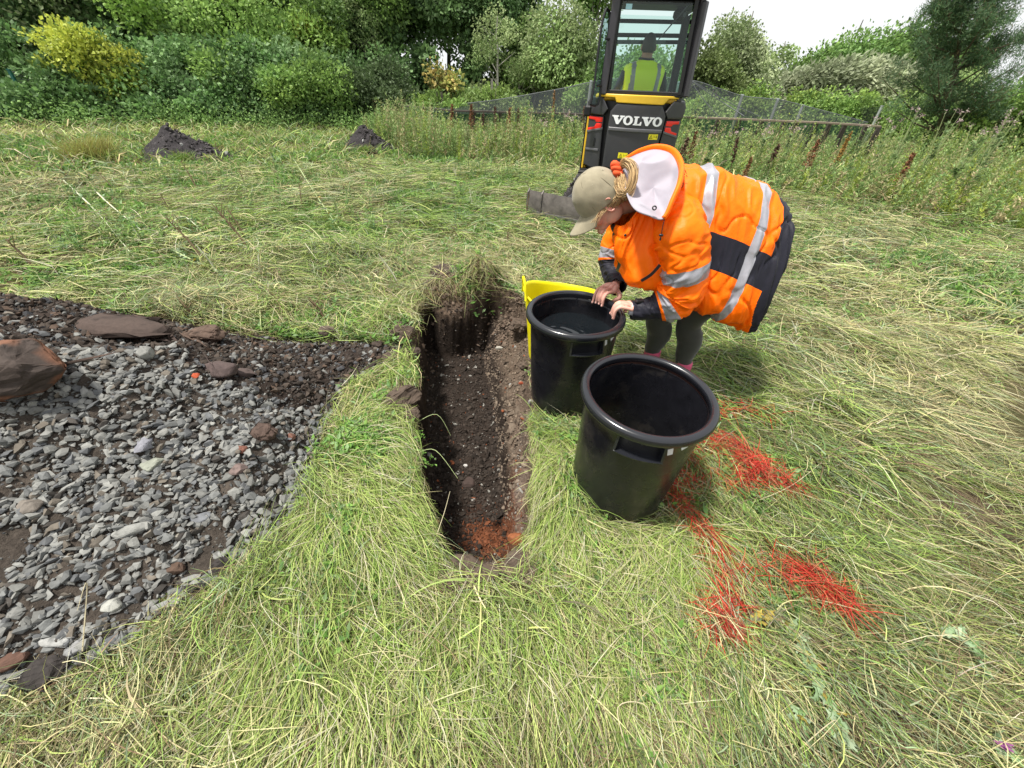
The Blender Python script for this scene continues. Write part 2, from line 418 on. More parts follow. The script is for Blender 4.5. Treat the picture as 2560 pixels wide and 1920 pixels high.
far_wall_shade = sstep(2.80, 2.88, Y)[..., None] * sstep(.01, .06, td)[..., None] * sstep(.02, -.06, X - R_ + .1)[..., None]; Ct = Ct * (1 - far_wall_shade) + dark * 1.0 * far_wall_shade  # shade under the far turf lip, painted into the end wall's colour
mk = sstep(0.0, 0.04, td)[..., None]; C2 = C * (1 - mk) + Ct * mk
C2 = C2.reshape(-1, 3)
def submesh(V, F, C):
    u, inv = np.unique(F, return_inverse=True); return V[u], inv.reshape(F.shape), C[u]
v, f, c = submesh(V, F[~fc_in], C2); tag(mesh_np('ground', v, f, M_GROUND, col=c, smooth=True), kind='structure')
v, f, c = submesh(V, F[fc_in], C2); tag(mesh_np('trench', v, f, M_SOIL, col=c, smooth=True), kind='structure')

# ------------------------------------------------------------------ crumbs and stones loose in the trench (stuff)
ROCKS = [hull_rock(s, 13 + s % 4, (1, 0.6 + 0.06 * (s % 7), 0.42 + 0.05 * (s % 6))) for s in range(10)]
def rock_field(name, n, xy, size, colfn, mat, sink=0.3, tilt=1.0, kindlabel=None, hfn=top_h, cat_='gravel', seed=1):
    rng = np.random.default_rng(seed); parts = []
    x, y = xy[:, 0], xy[:, 1]; z = hfn(x, y)
    which = rng.integers(0, len(ROCKS), len(x))
    cols = colfn(x, y, rng)
    for k, (tv, tf) in enumerate(ROCKS):
        s = which == k
        if not s.any(): continue
        m = int(s.sum()); pos = np.stack([x[s], y[s], z[s] + size[s] * (0.5 - sink)], -1)
        parts.append(stamp(tv, tf, pos, rand_rot(m, rng, tilt), size[s][:, None] * rng.uniform(0.75, 1.25, (m, 3)), cols[s]))
    v, f, c = cat(parts)
    o = mesh_np(name, v, f, mat, col=c); tag(o, kindlabel, cat_, kind='stuff'); return o
rng = np.random.default_rng(5)
n = 15000; yy = rng.uniform(0.8, 2.98, n); L, Rt, Rb = trench_lr(yy); xx = rng.uniform(L + 0.03, Rt - 0.0)
sz = 0.004 + 0.012 * rng.random(n) ** 3 + (rng.random(n) < 0.05 * np.exp(-((yy - 1.75) / .35) ** 2) + .015) * rng.uniform(.006, .02, n)
def ccol(x, y, rng):
    L, Rt, Rb = trench_lr(y); onbank = (x > Rb)[:, None]
    a = np.array([0.032, 0.024, 0.019]); b = np.array([0.13, 0.10, 0.075])
    c = np.where(onbank, b, a) * rng.uniform(0.6, 1.5, (len(x), 1))
    q = rng.random(len(x)); c[q < 0.03] = (0.22, 0.21, 0.19); c[(q > 0.03) & (q < 0.045)] = (0.22, 0.07, 0.03)
    o = np.exp(-(((x + 0.08) / 0.16) ** 2 + ((y - 1.2) / 0.16) ** 2)) > rng.uniform(0.2, 1, len(x)); c[o] = np.array([0.13, 0.045, 0.02]) * rng.uniform(.6, 1.3, (int(o.sum()), 1))
    return c
rock_field('soil_crumbs', n, np.stack([xx, yy], -1), sz, ccol, M_STONE, 0.35, 1.5, 'dark soil crumbs and small stones scattered down inside the trench', height, 'soil', 3)
n = 6500; q = rng.integers(0, 8, n)
bc = np.array([(-0.83, 2.55, 0.13, 0.20), (-0.56, 3.08, 0.28, 0.14), (-0.08, 2.93, 0.18, 0.18), (0.20, 2.32, 0.10, 0.45), (-0.68, 1.87, 0.08, 0.15), (-0.18, 0.75, 0.17, 0.07), (0.08, 0.78, 0.14, 0.06), (-0.98, 2.3, 0.25, 0.12)])[q]
xy = bc[:, :2] + bc[:, 2:] * rng.normal(0, 0.55, (n, 2))
rock_field('loose_earth', n, xy, 0.005 + 0.022 * rng.random(n) ** 3, lambda x, y, rng: np.array([0.115, 0.083, 0.062]) * rng.uniform(0.6, 1.5, (len(x), 1)), M_STONE, 0.35, 1.5,
           'brown crumbled earth and roots along the lip of the trench', height, 'soil', 4)

# ------------------------------------------------------------------ the spoil heap beside the trench
gx2 = axis_steps([(-5.8, -3.4, 0.06), (-3.4, -0.7, 0.016)]); gy2 = axis_steps([(-0.5, 0.2, 0.05), (0.2, 3.5, 0.016), (3.5, 3.9, 0.03)])
X2, Y2 = np.meshgrid(gx2, gy2); Z2 = heap_h(X2, Y2); D2 = heap_d(X2, Y2)
Z2 = np.where(D2 > 0, Z2 + 0.014 * fbm(X2 * 25, Y2 * 25, 0, 61, 3) * sstep(0, .1, D2), Z2)
ii = np.arange(X2.size).reshape(X2.shape)
F2 = np.stack([ii[:-1, :-1], ii[:-1, 1:], ii[1:, 1:], ii[1:, :-1]], -1).reshape(-1, 4)
keep = (D2 > -0.06); fk = (keep[:-1, :-1] & keep[:-1, 1:] & keep[1:, 1:] & keep[1:, :-1]).reshape(-1)
def dark_zone(x, y):                     # 1 where the heap is dark soil, 0 where it is crushed stone
    lim = 1.50 - 0.22 * sstep(-1.9, -2.2, x) + 0.03 * np.sin(x * 2.1) + 0.12 * fbm(x * 3, y * 3, 0, 66, 3) + 0.10 * sstep(-1.3, -0.9, x)
    return sstep(-0.08, 0.10, y - lim)
dz = dark_zone(X2, Y2)[..., None]
C = np.array([0.055, 0.045, 0.037]) * (1 - dz) + np.array([0.030, 0.022, 0.018]) * dz
C = C * (1 + 0.45 * fbm(X2 * 5, Y2 * 5, 0, 67, 3))[..., None]
v, f, c = submesh(np.stack([X2, Y2, Z2], -1).reshape(-1, 3), F2[fk], C.reshape(-1, 3))
tag(mesh_np('spoil_heap', v, f, M_SOIL, col=c, smooth=True), 'wide low heap of dug dark soil and grey crushed stone left of the trench', 'spoil heap', kind='thing')

def scatter(n, box, keepfn, rng):
    P = rng.uniform((box[0], box[2]), (box[1], box[3]), (n, 2)); return P[keepfn(P[:, 0], P[:, 1])]
P = scatter(32000, (-3.9, -0.8, 0.15, 2.4), lambda x, y: (heap_d(x, y) > 0.0) & (rng.random(len(x)) > dark_zone(x, y) * 0.93) & (fbm(x * 3.5, y * 3.5, 0, 71, 2) > -0.55), rng)
def scol(x, y, rng):
    base = np.array([[0.25, 0.25, 0.235], [0.20, 0.205, 0.20], [0.30, 0.30, 0.28], [0.15, 0.155, 0.16], [0.19, 0.165, 0.135], [0.07, 0.062, 0.055]])
    c = 0.70 * base[rng.choice(6, len(x), p=[.34, .24, .16, .11, .08, .07])] * rng.uniform(0.7, 1.2, (len(x), 1)); return c
sz = 0.007 + 0.022 * rng.random(len(P)) ** 1.7
rock_field('gravel', len(P), P, sz, scol, M_STONE, 0.15, 0.9, 'angular grey crushed stone covering the near slope of the spoil heap', top_h, 'gravel', 8)
P = scatter(26000, (-3.9, -0.8, 0.15, 2.4), lambda x, y: heap_d(x, y) > 0.0, rng)
rock_field('grit', len(P), P, 0.003 + 0.006 * rng.random(len(P)) ** 2, lambda x, y, rng: scol(x, y, rng) * .55, M_STONE, 0.1, 1.2, 'fine dark grit and chippings between the larger grey stones', top_h, 'gravel', 18)
P = scatter(26000, (-4.6, -0.75, 1.2, 2.8), lambda x, y: (heap_d(x, y) > -0.03) & (rng.random(len(x)) < dark_zone(x, y)), rng)
def dcol(x, y, rng):
    base = np.array([[0.035, 0.027, 0.022], [0.05, 0.038, 0.03], [0.075, 0.05, 0.036], [0.16, 0.16, 0.15], [0.045, 0.045, 0.048]])
    return base[rng.choice(5, len(x), p=[.42, .28, .15, .05, .10])] * rng.uniform(0.7, 1.3, (len(x), 1))
rock_field('soil_clods', len(P), P, 0.006 + 0.024 * rng.random(len(P)) ** 2.6, dcol, M_STONE, 0.25, 1.5, 'dark clods of soil covering the far side of the spoil heap', top_h, 'soil', 9)
P = scatter(1500, (-1.3, -0.75, 0.6, 2.9), lambda x, y: (np.abs(heap_d(x, y)) < 0.10 * rng.random(len(x)) ** 2), rng)
rock_field('edge_stones', len(P), P, 0.010 + 0.016 * rng.random(len(P)), scol, M_STONE, 0.1, 0.8, 'loose grey stones spilled into the grass along the heap edge', top_h, 'gravel', 10)

# larger stones and clods one could point to
def gtop(px, py):
    p = gp(px, py)
    for _ in range(14): p = gp(px, py, float(top_h(np.array([p.x]), np.array([p.y]))[0]))
    return p
def rock(name, px, py, size, flat, col, label, cat_='rock', seed=1, rz=0.0, rough=0.10, col2=None, sink=0.25, tilt=(0, 0), group=None, f2=0.12):
    V, F = hull_rock(seed, 24 + seed % 5 + (22 if size > .07 else 0), flat, 2, rough)
    V = V - 0.0
    size = size * (.78 if py > 1080 and px < 900 and size < .1 else 1); p = gtop(px, py); c = np.array(col)[None].repeat(len(V), 0) * (1 + 0.25 * fbm(V[:, 0] * 3, V[:, 1] * 3, V[:, 2] * 3, seed, 3))[:, None]
    if col2 is not None:
        k = sstep(f2, f2 + .25, fbm(V[:, 0] * 1.6, V[:, 1] * 1.6, V[:, 2] * 1.6, seed + 7, 3))[:, None]; c = c * (1 - k) + np.array(col2) * k
    c = c * (1 - .45 * sstep(.1, .5, fbm(V[:, 0] * 5, V[:, 1] * 5, V[:, 2] * 5, seed + 3, 4)))[:, None]; o = mesh_np(name, V * size, F, M_STONE, col=c)
    o.location = p + Vector((0, 0, size * flat[2] * (1 - 2 * sink))); o.rotation_euler = (tilt[0], tilt[1], rz)
    tag(o, label, cat_, group); return o
BR = (0.055, 0.042, 0.036); OR = (0.15, 0.07, 0.042); DK = (0.035, 0.03, 0.028); GY = (0.23, 0.23, 0.215); SL = (0.15, 0.155, 0.165)
rock('boulder', 70, 965, 0.175, (1, .8, .66), BR, 'large brown boulder with an orange face at the left edge of the heap', 'boulder', 3, .3, .12, OR, .12, f2=-.02)
rock('stone_slab', 310, 835, 0.34, (1, .38, .16), (0.060, 0.042, 0.035), 'long flat reddish stone slab lying on the back of the heap', 'rock', 5, -.12, .06, OR, .05, f2=.2)
rock('soil_clod', 170, 790, 0.095, (1, .9, .75), DK, 'black lump of soil standing highest on the back ridge of the heap', 'soil clod', 6, 0, .2)
rock('stone', 560, 935, 0.085, (1, .75, .62), (0.085, 0.062, 0.058), 'purplish brown wedge-shaped stone on the soil above the gravel', 'rock', 7, .3, .05)
rock('stone', 612, 938, 0.06, (1, .6, .4), (0.075, 0.055, 0.05), 'flat brown stone leaning against the purplish wedge-shaped stone', 'rock', 8, -.2, .05)
rock('stone', 824, 852, 0.085, (.8, .7, .85), (0.10, 0.075, 0.06), 'upright brown stone standing at the right end of the dark soil', 'rock', 9, .2, .06, sink=.15)
rock('stone', 368, 890, 0.05, (.8, .7, .8), GY, 'pale grey upright stone on the dark soil of the heap', 'rock', 10, .2, .04)
rock('pebble', 362, 1118, 0.062, (.75, 1, .5), (0.20, 0.20, 0.225), 'smooth lilac grey cobble in the middle of the gravel', 'pebble', 11, .3, .02)
rock('stone', 203, 1125, 0.07, (1, .6, .5), SL, 'dark blue grey stone left of the smooth cobble', 'rock', 12, .1, .04)
rock('stone', 65, 1128, 0.085, (1, .45, .4), GY, 'long pale grey stone near the left edge of the picture', 'rock', 13, .4, .04)
rock('stone', 383, 1165, 0.065, (.9, .9, .35), (0.22, 0.23, 0.19), 'greenish grey flat stone below the smooth cobble', 'rock', 14, -.5, .03)
rock('soil_clod', 662, 1092, 0.075, (1, .85, .7), (0.075, 0.05, 0.04), 'round brown root-bound clod on the right of the gravel', 'soil clod', 15, 0, .25)
rock('stone', 727, 1098, 0.04, (.8, .8, .8), (0.15, 0.075, 0.055), 'small red brown stone just right of the root-bound clod', 'rock', 16, 0, .05)
rock('brick_fragment', 605, 1128, 0.05, (.8, .6, .5), (0.16, 0.07, 0.05), 'rust red brick fragment lying below the root-bound clod', 'brick', 17, .2, .05)
rock('stone', 598, 1178, 0.05, (.9, .9, .6), (0.15, 0.11, 0.10), 'pinkish brown stone on the bare patch of the gravel', 'rock', 18, .2, .04)
rock('stone', 782, 1212, 0.032, (1, 1, .75), (0.33, 0.29, 0.24), 'pale buff pebble resting at the grass edge', 'pebble', 19, .2, .01)
rock('stone', 330, 1330, 0.085, (1, .35, .35), GY, 'long light grey stone lying across the middle of the gravel', 'rock', 20, .55, .03)
rock('stone', 500, 1300, 0.06, (1, .5, .4), SL, 'slate grey wedge stone pointing right in the gravel', 'rock', 21, .6, .03)
rock('stone', 455, 1345, 0.045, (1, .8, .6), (0.26, 0.24, 0.20), 'rounded buff stone in the lower middle of the gravel', 'rock', 22, .2, .02)
rock('soil_clod', 562, 1422, 0.06, (1, .9, .8), DK, 'crumbly black clod at the lower right tip of the heap', 'soil clod', 23, 0, .28)
rock('soil_clod', 495, 1475, 0.055, (1, .8, .75), DK, 'larger black clod half sunk beside the pale corner stone', 'soil clod', 24, 0, .28)
rock('soil_clod', 440, 1428, 0.055, (1, .7, .55), (0.085, 0.055, 0.04), 'brown earthy clod among the lower gravel', 'soil clod', 25, 0, .2)
rock('stone', 445, 1508, 0.034, (1, .8, .7), GY, 'pale angular stone at the foot of the gravel beside black clods', 'rock', 26, 0, .03)
rock('stone', 568, 1455, 0.032, (1, .6, .6), (0.3, .3, .28), 'pale triangular stone in the grass at the tip of the heap', 'rock', 27, .3, .03)
rock('stone', 285, 1520, 0.045, (1, .8, .7), (0.31, 0.31, 0.28), 'light grey rounded stone at the lower edge of the gravel', 'rock', 28, .3, .02)
rock('stone', 142, 1607, 0.075, (1, .3, .25), (0.27, .27, .26), 'long flat pale stone in the bottom left of the gravel', 'rock', 29, .1, .02)
rock('stone', 188, 1625, 0.05, (.9, .8, .4), (0.22, .22, .22), 'flat grey stone just below the long flat pale stone', 'rock', 30, .1, .02)
rock('soil_clod', 120, 1690, 0.08, (1, .8, .6), DK, 'black soil clod at the bottom left corner of the heap', 'soil clod', 31, .1, .25)
rock('stone', 30, 1660, 0.065, (1, .6, .5), (0.10, 0.055, 0.04), 'reddish brown stone at the left edge near the bottom of the heap', 'rock', 32, .5, .06)
rock('stone', 75, 1272, 0.06, (1, .75, .5), (0.16, .14, .12), 'broad brownish stone left of centre in the gravel', 'rock', 33, .1, .03)
rock('root_clump', 520, 848, 0.13, (1, .7, .45), (0.09, 0.06, 0.045), 'brown root-matted turf clod behind the heap beside the slab', 'soil clod', 34, 0, .3)
rock('stone', 1248, 872, 0.034, (1, .55, .4), (0.33, 0.31, 0.27), 'flat pale stone on the brown bank right of the trench', 'rock', 35, 0, .03)
rock('stone', 1328, 1010, 0.028, (.8, .6, .9), (0.26, 0.25, 0.24), 'small grey stone in the grass beside the back black tub', 'rock', 36, 0, .03)
rock('brick_fragment', 1302, 960, 0.018, (1, .8, .7), (0.26, 0.06, 0.03), 'tiny red brick chip on the bank right of the trench', 'brick', 37, 0, .05)
rock('brick_fragment', 492, 1002 - 60, 0.02, (1, .8, .7), (0.35, 0.07, 0.03), 'small bright red brick chip on the dark soil', 'brick', 38, 0, .05)
rock('stone', 1172, 1210, 0.040, (1, .8, .5), (0.045, 0.03, 0.025), 'dark brown stone on the trench floor halfway down', 'rock', 39, 0, .08)
rock('stone', 1290, 1350, 0.05, (.8, .7, .6), (0.22, 0.075, 0.03), 'burnt orange lump at the foot of the right trench wall', 'rock', 40, 0, .15)
rock('stone', 1092, 1308, 0.02, (.7, .7, .6), (0.25, 0.15, 0.06), 'small mustard coloured stone by the left trench wall', 'rock', 41, 0, .03)
rock('stone', 1164, 1165, 0.012, (1, .8, .7), (0.4, 0.38, 0.36), 'tiny whitish pebble in the middle of the trench floor', 'pebble', 42, 0, .03)

# lumps of turf and soil heaved up round the hole
TB_ = (0.085, 0.062, 0.047); TD_ = (0.055, 0.040, 0.032)
for i, (px, py, s, fl, col, lab) in enumerate([
    (1120, 705, .20, (1, .6, .45), TD_, 'broad brown turf lump on the far lip, left of the shaggy tuft'),
    (1225, 730, .17, (1, .7, .6), TB_, 'root-matted turf lump on the far right corner of the trench'),
    (1262, 765, .14, (.9, .8, .7), TB_, 'knobbly soil lump at the top of the right bank'),
    (1300, 825, .11, (1, .8, .5), TB_, 'rounded soil lump next to the yellow tub'),
    (1190, 760, .09, (.9, .7, .7), TD_, 'dark crumb of turf hanging at the far right corner'),
    (1010, 850, .13, (.9, .7, .6), TB_, 'grey brown clod on the left lip near its far end'),
    (975, 905, .07, (.9, .7, .6), TB_, 'smaller clod left of the far left trench corner'),
    (1030, 895, .08, (.7, .9, .6), TD_, 'soil clod clinging to the left lip below the far clod'),
    (1010, 1010, .115, (.7, 1, .55), TB_, 'brown clod bulging from the middle of the left lip'),
    (1030, 1050, .07, (.7, .9, .6), TB_, 'crumbly clod just below the bulging clod on the left lip'),
    (1160, 1425, .075, (1, .7, .45), TB_, 'pale brown clod at the near end of the trench, left of centre'),
    (1215, 1440, .06, (1, .7, .5), TB_, 'small pale clod in the middle of the near end'),
    (1290, 1410, .07, (1, .6, .45), TB_, 'flat earthy clod at the near right corner of the trench'),
    (1335, 1430, .055, (1, .7, .45), TB_, 'earthy clod farthest right at the near end'),
    (1310, 920, .06, (.8, .9, .5), TB_, 'small brown clod halfway along the right bank'),
    (945, 870, .055, (1, .8, .6), TD_, 'dark clod between the heap and the far left corner')]):
    rock('turf_lump', px, py, s, fl, col, lab, 'soil clod', 60 + i, .3 * i, .32, sink=.12)
# ------------------------------------------------------------------ spoil piles farther out
def spoil_pile(px, py, w, d, h, label, seed, skew=0.0):
    p = gp(px, py); n = 44
    a = np.linspace(-1.15, 1.15, n); Xg, Yg = np.meshgrid(a, a)
    r = np.hypot(Xg - skew * (1 - np.hypot(Xg, Yg)).clip(0), Yg) * (1 + 0.14 * fbm(Xg * 2, Yg * 2, 0, seed, 3))
    Zg = h * (1 - r) ** 1.0 * (1 + 0.1 * fbm(Xg * 3, Yg * 3, 0, seed + 1, 2)) + 0.09 * h * fbm(Xg * 7, Yg * 7, 0, seed + 2, 4)
    Zg = np.where(r > 1, -0.03, Zg)
    V = np.stack([Xg * w, Yg * d, Zg], -1).reshape(-1, 3)
    ii = np.arange(n * n).reshape(n, n); F = np.stack([ii[:-1, :-1], ii[:-1, 1:], ii[1:, 1:], ii[1:, :-1]], -1).reshape(-1, 4)
    rng = np.random.default_rng(seed); parts = [(V, np.concatenate([F[:, [0, 1, 2]], F[:, [0, 2, 3]]]), np.array([0.040, 0.036, 0.038])[None].repeat(len(V), 0) * (1 + .3 * fbm(V[:, 0] * 4, V[:, 1] * 4, 0, seed, 3))[:, None])]
    q = rng.uniform(-1, 1, (900, 2)); rr = np.hypot(q[:, 0], q[:, 1]); q = q[rr < 1.08]
    ix = np.clip(((q[:, 0] + 1.15) / 2.3 * (n - 1)).astype(int), 0, n - 1); iy = np.clip(((q[:, 1] + 1.15) / 2.3 * (n - 1)).astype(int), 0, n - 1)
    z = Zg[iy, ix]; tv, tf = ROCKS[seed % 10]
    s = 0.012 + 0.045 * rng.random(len(q)) ** 3
    cols = np.array([0.052, 0.047, 0.048]) * rng.uniform(.6, 1.8, (len(q), 1)); cols[rng.random(len(q)) < 0.03] = (0.3, .3, .29)
    parts.append(stamp(tv, tf, np.stack([q[:, 0] * w, q[:, 1] * d, z], -1), rand_rot(len(q), rng, 1.5), s, cols))
    v, f, c = cat(parts)
    o = mesh_np('spoil_pile', v, f, M_SOIL, col=c, loc=(p.x, p.y + d * .5, float(height(p.x, p.y + d * .5)) - 0.01)); tag(o, label, 'spoil pile', 'spoil piles out in the field'); return o
spoil_pile(452, 402, 1.05, 0.62, 0.60, 'black pile of dug soil with a long right flank near the left trees', 3, -0.35)
spoil_pile(914, 382, 0.66, 0.45, 0.55, 'smaller black conical pile of dug soil in the middle distance', 5, -0.1)
spoil_pile(1440, 520, 0.26, 0.26, 0.42, 'little heap of black soil behind the excavator blade', 8, 0.0)

# ------------------------------------------------------------------ grass: real blades
def over_gap(x, y, m=0.025):
    L, Rt, Rb = trench_lr(y); return ((x > L + m) & (x < Rt - m) & (y > TY0 + m) & (y < TY1 - m)) | (heap_d(x, y) > 0.06)
def blades(xy, ang, L, Wd, phi0, phi1, kap, col, nseg, rng, z0=None, tipcol=None, follow=True, avoid=1.0):
    if avoid:
        xe, ye = xy[:, 0], xy[:, 1]; k = np.zeros(len(xe), bool); near = (np.abs(xe + .4) < 1.4) & (ye < 3.6) | (heap_d(xe, ye) > -.5)
        for fr_ in (.5, .95):
            a_ = ang + kap * L * fr_ * .5; k |= over_gap(xe + np.cos(a_) * L * fr_ * .92, ye + np.sin(a_) * L * fr_ * .92)
        kp = ~(k & near & (rng.random(len(xe)) < avoid)); sel = lambda v: v[kp] if isinstance(v, np.ndarray) and len(v) == len(kp) else v
        xy, ang, L, Wd, phi0, phi1, kap, col, z0, tipcol = [sel(v) for v in (xy, ang, L, Wd, phi0, phi1, kap, col, z0, tipcol)]
    n = len(xy); x = xy[:, 0].copy(); y = xy[:, 1].copy()
    z = top_h(x, y) - 0.004 if z0 is None else z0.copy()
    ds = L / nseg; th = ang.copy(); P = [np.stack([x, y, z], -1)]; T = []
    for s in range(nseg):
        t = (s + 0.5) / nseg; ph = phi0 + (phi1 - phi0) * t
        dx, dy, dz_ = np.cos(th) * np.cos(ph), np.sin(th) * np.cos(ph), np.sin(ph)
        x = x + dx * ds; y = y + dy * ds; z = z + dz_ * ds
        if follow:
            g = top_h(x, y) + 0.004; z = np.maximum(z, g)
        th = th + kap * ds; P.append(np.stack([x, y, z], -1))
    P = np.stack(P, 1)                                  # n, nseg+1, 3
    T = np.gradient(P, axis=1); T /= np.linalg.norm(T, axis=2)[..., None] + 1e-9
    up = rng.normal(0, 0.55, (n, 1, 3)) + np.array([0, 0, 1.0]); S = np.cross(T, up); S /= np.linalg.norm(S, axis=2)[..., None] + 1e-9
    prof = np.linspace(0, 1, nseg + 1); wv = (1 - prof ** 2.2) * 0.85 + 0.15; wv[0] *= 0.8
    o = S * (Wd[:, None] * 0.5 * wv[None])[..., None]
    V = np.stack([P - o, P + o], 2).reshape(n, -1, 3)   # per blade 2*(nseg+1)
    k = 2 * (nseg + 1); f = np.array([[2 * s, 2 * s + 1, 2 * s + 3, 2 * s + 2] for s in range(nseg)])
    F = (f[None] + (np.arange(n) * k)[:, None, None]).reshape(-1, 4)
    C = np.repeat(col[:, None, :], k, 1)
    if tipcol is not None:
        t = np.repeat(prof, 2)[None, :, None]; C = C * (1 - t) + tipcol[:, None, :] * t
    return V.reshape(-1, 3), F, C.reshape(-1, 3)

PAL = np.array([1.06, 1.08, 1.20]) * np.array([[0.20, 0.29, 0.055],    # fresh green
                [0.31, 0.36, 0.10],     # yellow green
                [0.44, 0.40, 0.19],     # straw
                [0.115, 0.17, 0.055],   # deep green
                [0.24, 0.29, 0.15],     # grey green
                [0.50, 0.46, 0.29],     # bleached stalk
                [0.17, 0.115, 0.06]])   # brown
def flow(x, y):
    a = -0.75 + 1.5 * fbm(x * 0.45, y * 0.45, 0, 81, 2) + 0.9 * fbm(x * 1.6, y * 1.6, 0, 82, 2)
    left = sstep(0.3, -0.6, x) * sstep(3.0, 1.5, y)        # left of the trench blades lean into it and towards the camera
    a = a * (1 - left) + left * (-0.9 + 0.9 * fbm(x * 2.5, y * 2.5, 0, 83, 2))
    fr = sstep(0.85, 0.4, y) * sstep(1.4, 0.6, np.abs(x)); a = a * (1 - fr) + fr * (-1.3 + 0.8 * fbm(x * 2.5, y * 2.5, 0, 84, 2))
    fm = sstep(3.5, 6, y); a = a * (1 - fm) + fm * (-0.25 + 1.8 * fbm(x * .5, y * .5, 0, 85, 2))
    return a
def grass_ok(x, y):
    L, Rt, Rb = trench_lr(y)
    t = (x > L - 0.004) & (x < Rt + 0.004) & (y > TY0 + 0.0) & (y < TY1 + 0.02)
    r = np.hypot(x, y)
    return (~t) & (heap_d(x, y) < 0.015)
TUBS = [(0.53, 1.235, 0.205), (0.31, 1.885, 0.20), (0.20, 2.33, 0.16)]
def notub(x, y):
    k = np.ones(len(x), bool)
    for (a, b, r) in TUBS: k &= np.hypot(x - a, y - b) > r
    return k
def zone_colors(x, y, rng, far=False):
    n = len(x)
    g = fbm(x * 0.8, y * 0.8, 0, 91, 3); s = fbm(x * 1.1 + 7, y * 1.1, 0, 92, 3); b = fbm(x * 0.5 + 3, y * 0.9, 0, 93, 2)
    w = np.stack([1.15 + 2.6 * g, 1.1 + 1.4 * s, 1.25 - 2.0 * g + 1.5 * s, 0.70 + 1.2 * b, 0.60 - 1.0 * s, 0.32 + 0.6 * s, 0.35 + 1.0 * b], -1)
    near_tr = np.exp(-((np.abs(x + 0.2) - 0.45) / 0.3) ** 2) * sstep(3, 2, y)
    w[:, 0] += 0.6 * near_tr; w[:, 1] += 1.4 * near_tr
    fr = sstep(6, 10, y); w[:, 1] += 1.5 * fr; w[:, 0] += 0.8 * fr; w[:, 4] += 0.2 * fr
    w = np.clip(w, 0.03, None); w /= w.sum(1)[:, None]; cw = np.cumsum(w, 1)
    q = (rng.random(n)[:, None] > cw).sum(1).clip(0, 6)
    c = PAL[q] * (0.50 + 0.95 * rng.random((n, 1)) ** 1.2) * (1 + rng.normal(0, 0.05, (n, 3)))
    return c, q
def wedge(n, r0, r1, rng, spread=0.95):
    """points in the wedge the photograph looks into, plus a margin"""
    r = np.sqrt(rng.uniform(r0 ** 2, r1 ** 2, n)); a = rng.uniform(-spread, spread, n)
    return np.stack([r * np.sin(a), r * np.cos(a)], -1)
def bare_keep(x, y, rng): return rng.random(len(x)) > 0.93 * np.clip(bare_mask(x, y), 0, 1)
GR = []
# near mat: flattened blades
def mat_layer(n, r0, r1, Lr, Wr, p0, p1, nseg, jit, spread=0.95, lift=0.05, seed=1, uprt=False):
    rng = np.random.default_rng(seed)
    P = wedge(n, r0, r1, rng, spread) if r1 > 2.2 else np.stack([rng.uniform(-2.1, 2.8, n), rng.uniform(0.05, 2.2, n)], -1)
    x, y = P[:, 0], P[:, 1]; k = grass_ok(x, y) & notub(x, y) & bare_keep(x, y, rng) & ((rng.random(len(x)) < .86 + 1.1 * fbm(x * 5.5, y * 5.5, 0, 97, 2))); P = P[k]; x, y = P[:, 0], P[:, 1]; m = len(P)
    c, q = zone_colors(x, y, rng)
    L = rng.uniform(*Lr, m); W = rng.uniform(*Wr, m); W = np.where(q == 5, W * 0.75, W); L = np.where((q == 2) | (q == 5), L * 1.25, L)
    ang = flow(x, y) + rng.normal(0, jit, m) + np.where(rng.random(m) < 0.3, pi, 0)
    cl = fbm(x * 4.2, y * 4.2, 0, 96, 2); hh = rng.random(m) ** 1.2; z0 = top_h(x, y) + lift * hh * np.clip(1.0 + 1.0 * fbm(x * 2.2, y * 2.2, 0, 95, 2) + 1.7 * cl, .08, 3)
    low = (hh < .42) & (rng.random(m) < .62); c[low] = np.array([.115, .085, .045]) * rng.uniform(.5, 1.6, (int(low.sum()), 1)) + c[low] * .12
    return blades(P, ang, L, W, rng.uniform(*p0, m), rng.uniform(*p1, m), rng.normal(0, 2.2, m) / np.maximum(L, .1) * .35, c, nseg, rng, z0=z0, tipcol=c * rng.uniform(0.85, 1.25, (m, 1)))
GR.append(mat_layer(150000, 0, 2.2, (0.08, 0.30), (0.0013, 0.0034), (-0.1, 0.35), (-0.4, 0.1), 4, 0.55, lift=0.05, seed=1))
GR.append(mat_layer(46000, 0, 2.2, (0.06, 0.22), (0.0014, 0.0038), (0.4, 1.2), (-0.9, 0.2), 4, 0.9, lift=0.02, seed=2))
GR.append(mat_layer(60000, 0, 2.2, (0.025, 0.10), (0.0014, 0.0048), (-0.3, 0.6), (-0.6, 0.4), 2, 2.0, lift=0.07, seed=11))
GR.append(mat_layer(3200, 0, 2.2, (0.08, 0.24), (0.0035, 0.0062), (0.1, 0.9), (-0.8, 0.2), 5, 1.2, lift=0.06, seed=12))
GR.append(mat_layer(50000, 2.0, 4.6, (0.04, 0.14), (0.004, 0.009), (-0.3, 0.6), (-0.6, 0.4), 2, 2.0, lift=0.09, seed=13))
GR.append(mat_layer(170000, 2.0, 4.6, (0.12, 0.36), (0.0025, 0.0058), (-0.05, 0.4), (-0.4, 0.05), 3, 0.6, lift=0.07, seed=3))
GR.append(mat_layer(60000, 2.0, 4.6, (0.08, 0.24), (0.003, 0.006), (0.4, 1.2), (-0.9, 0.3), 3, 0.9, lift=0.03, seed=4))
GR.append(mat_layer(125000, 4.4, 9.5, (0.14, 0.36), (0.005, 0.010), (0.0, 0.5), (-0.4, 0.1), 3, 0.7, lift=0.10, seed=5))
GR.append(mat_layer(50000, 4.4, 9.5, (0.08, 0.20), (0.006, 0.010), (0.5, 1.3), (-0.7, 0.4), 2, 1.0, lift=0.03, seed=6))
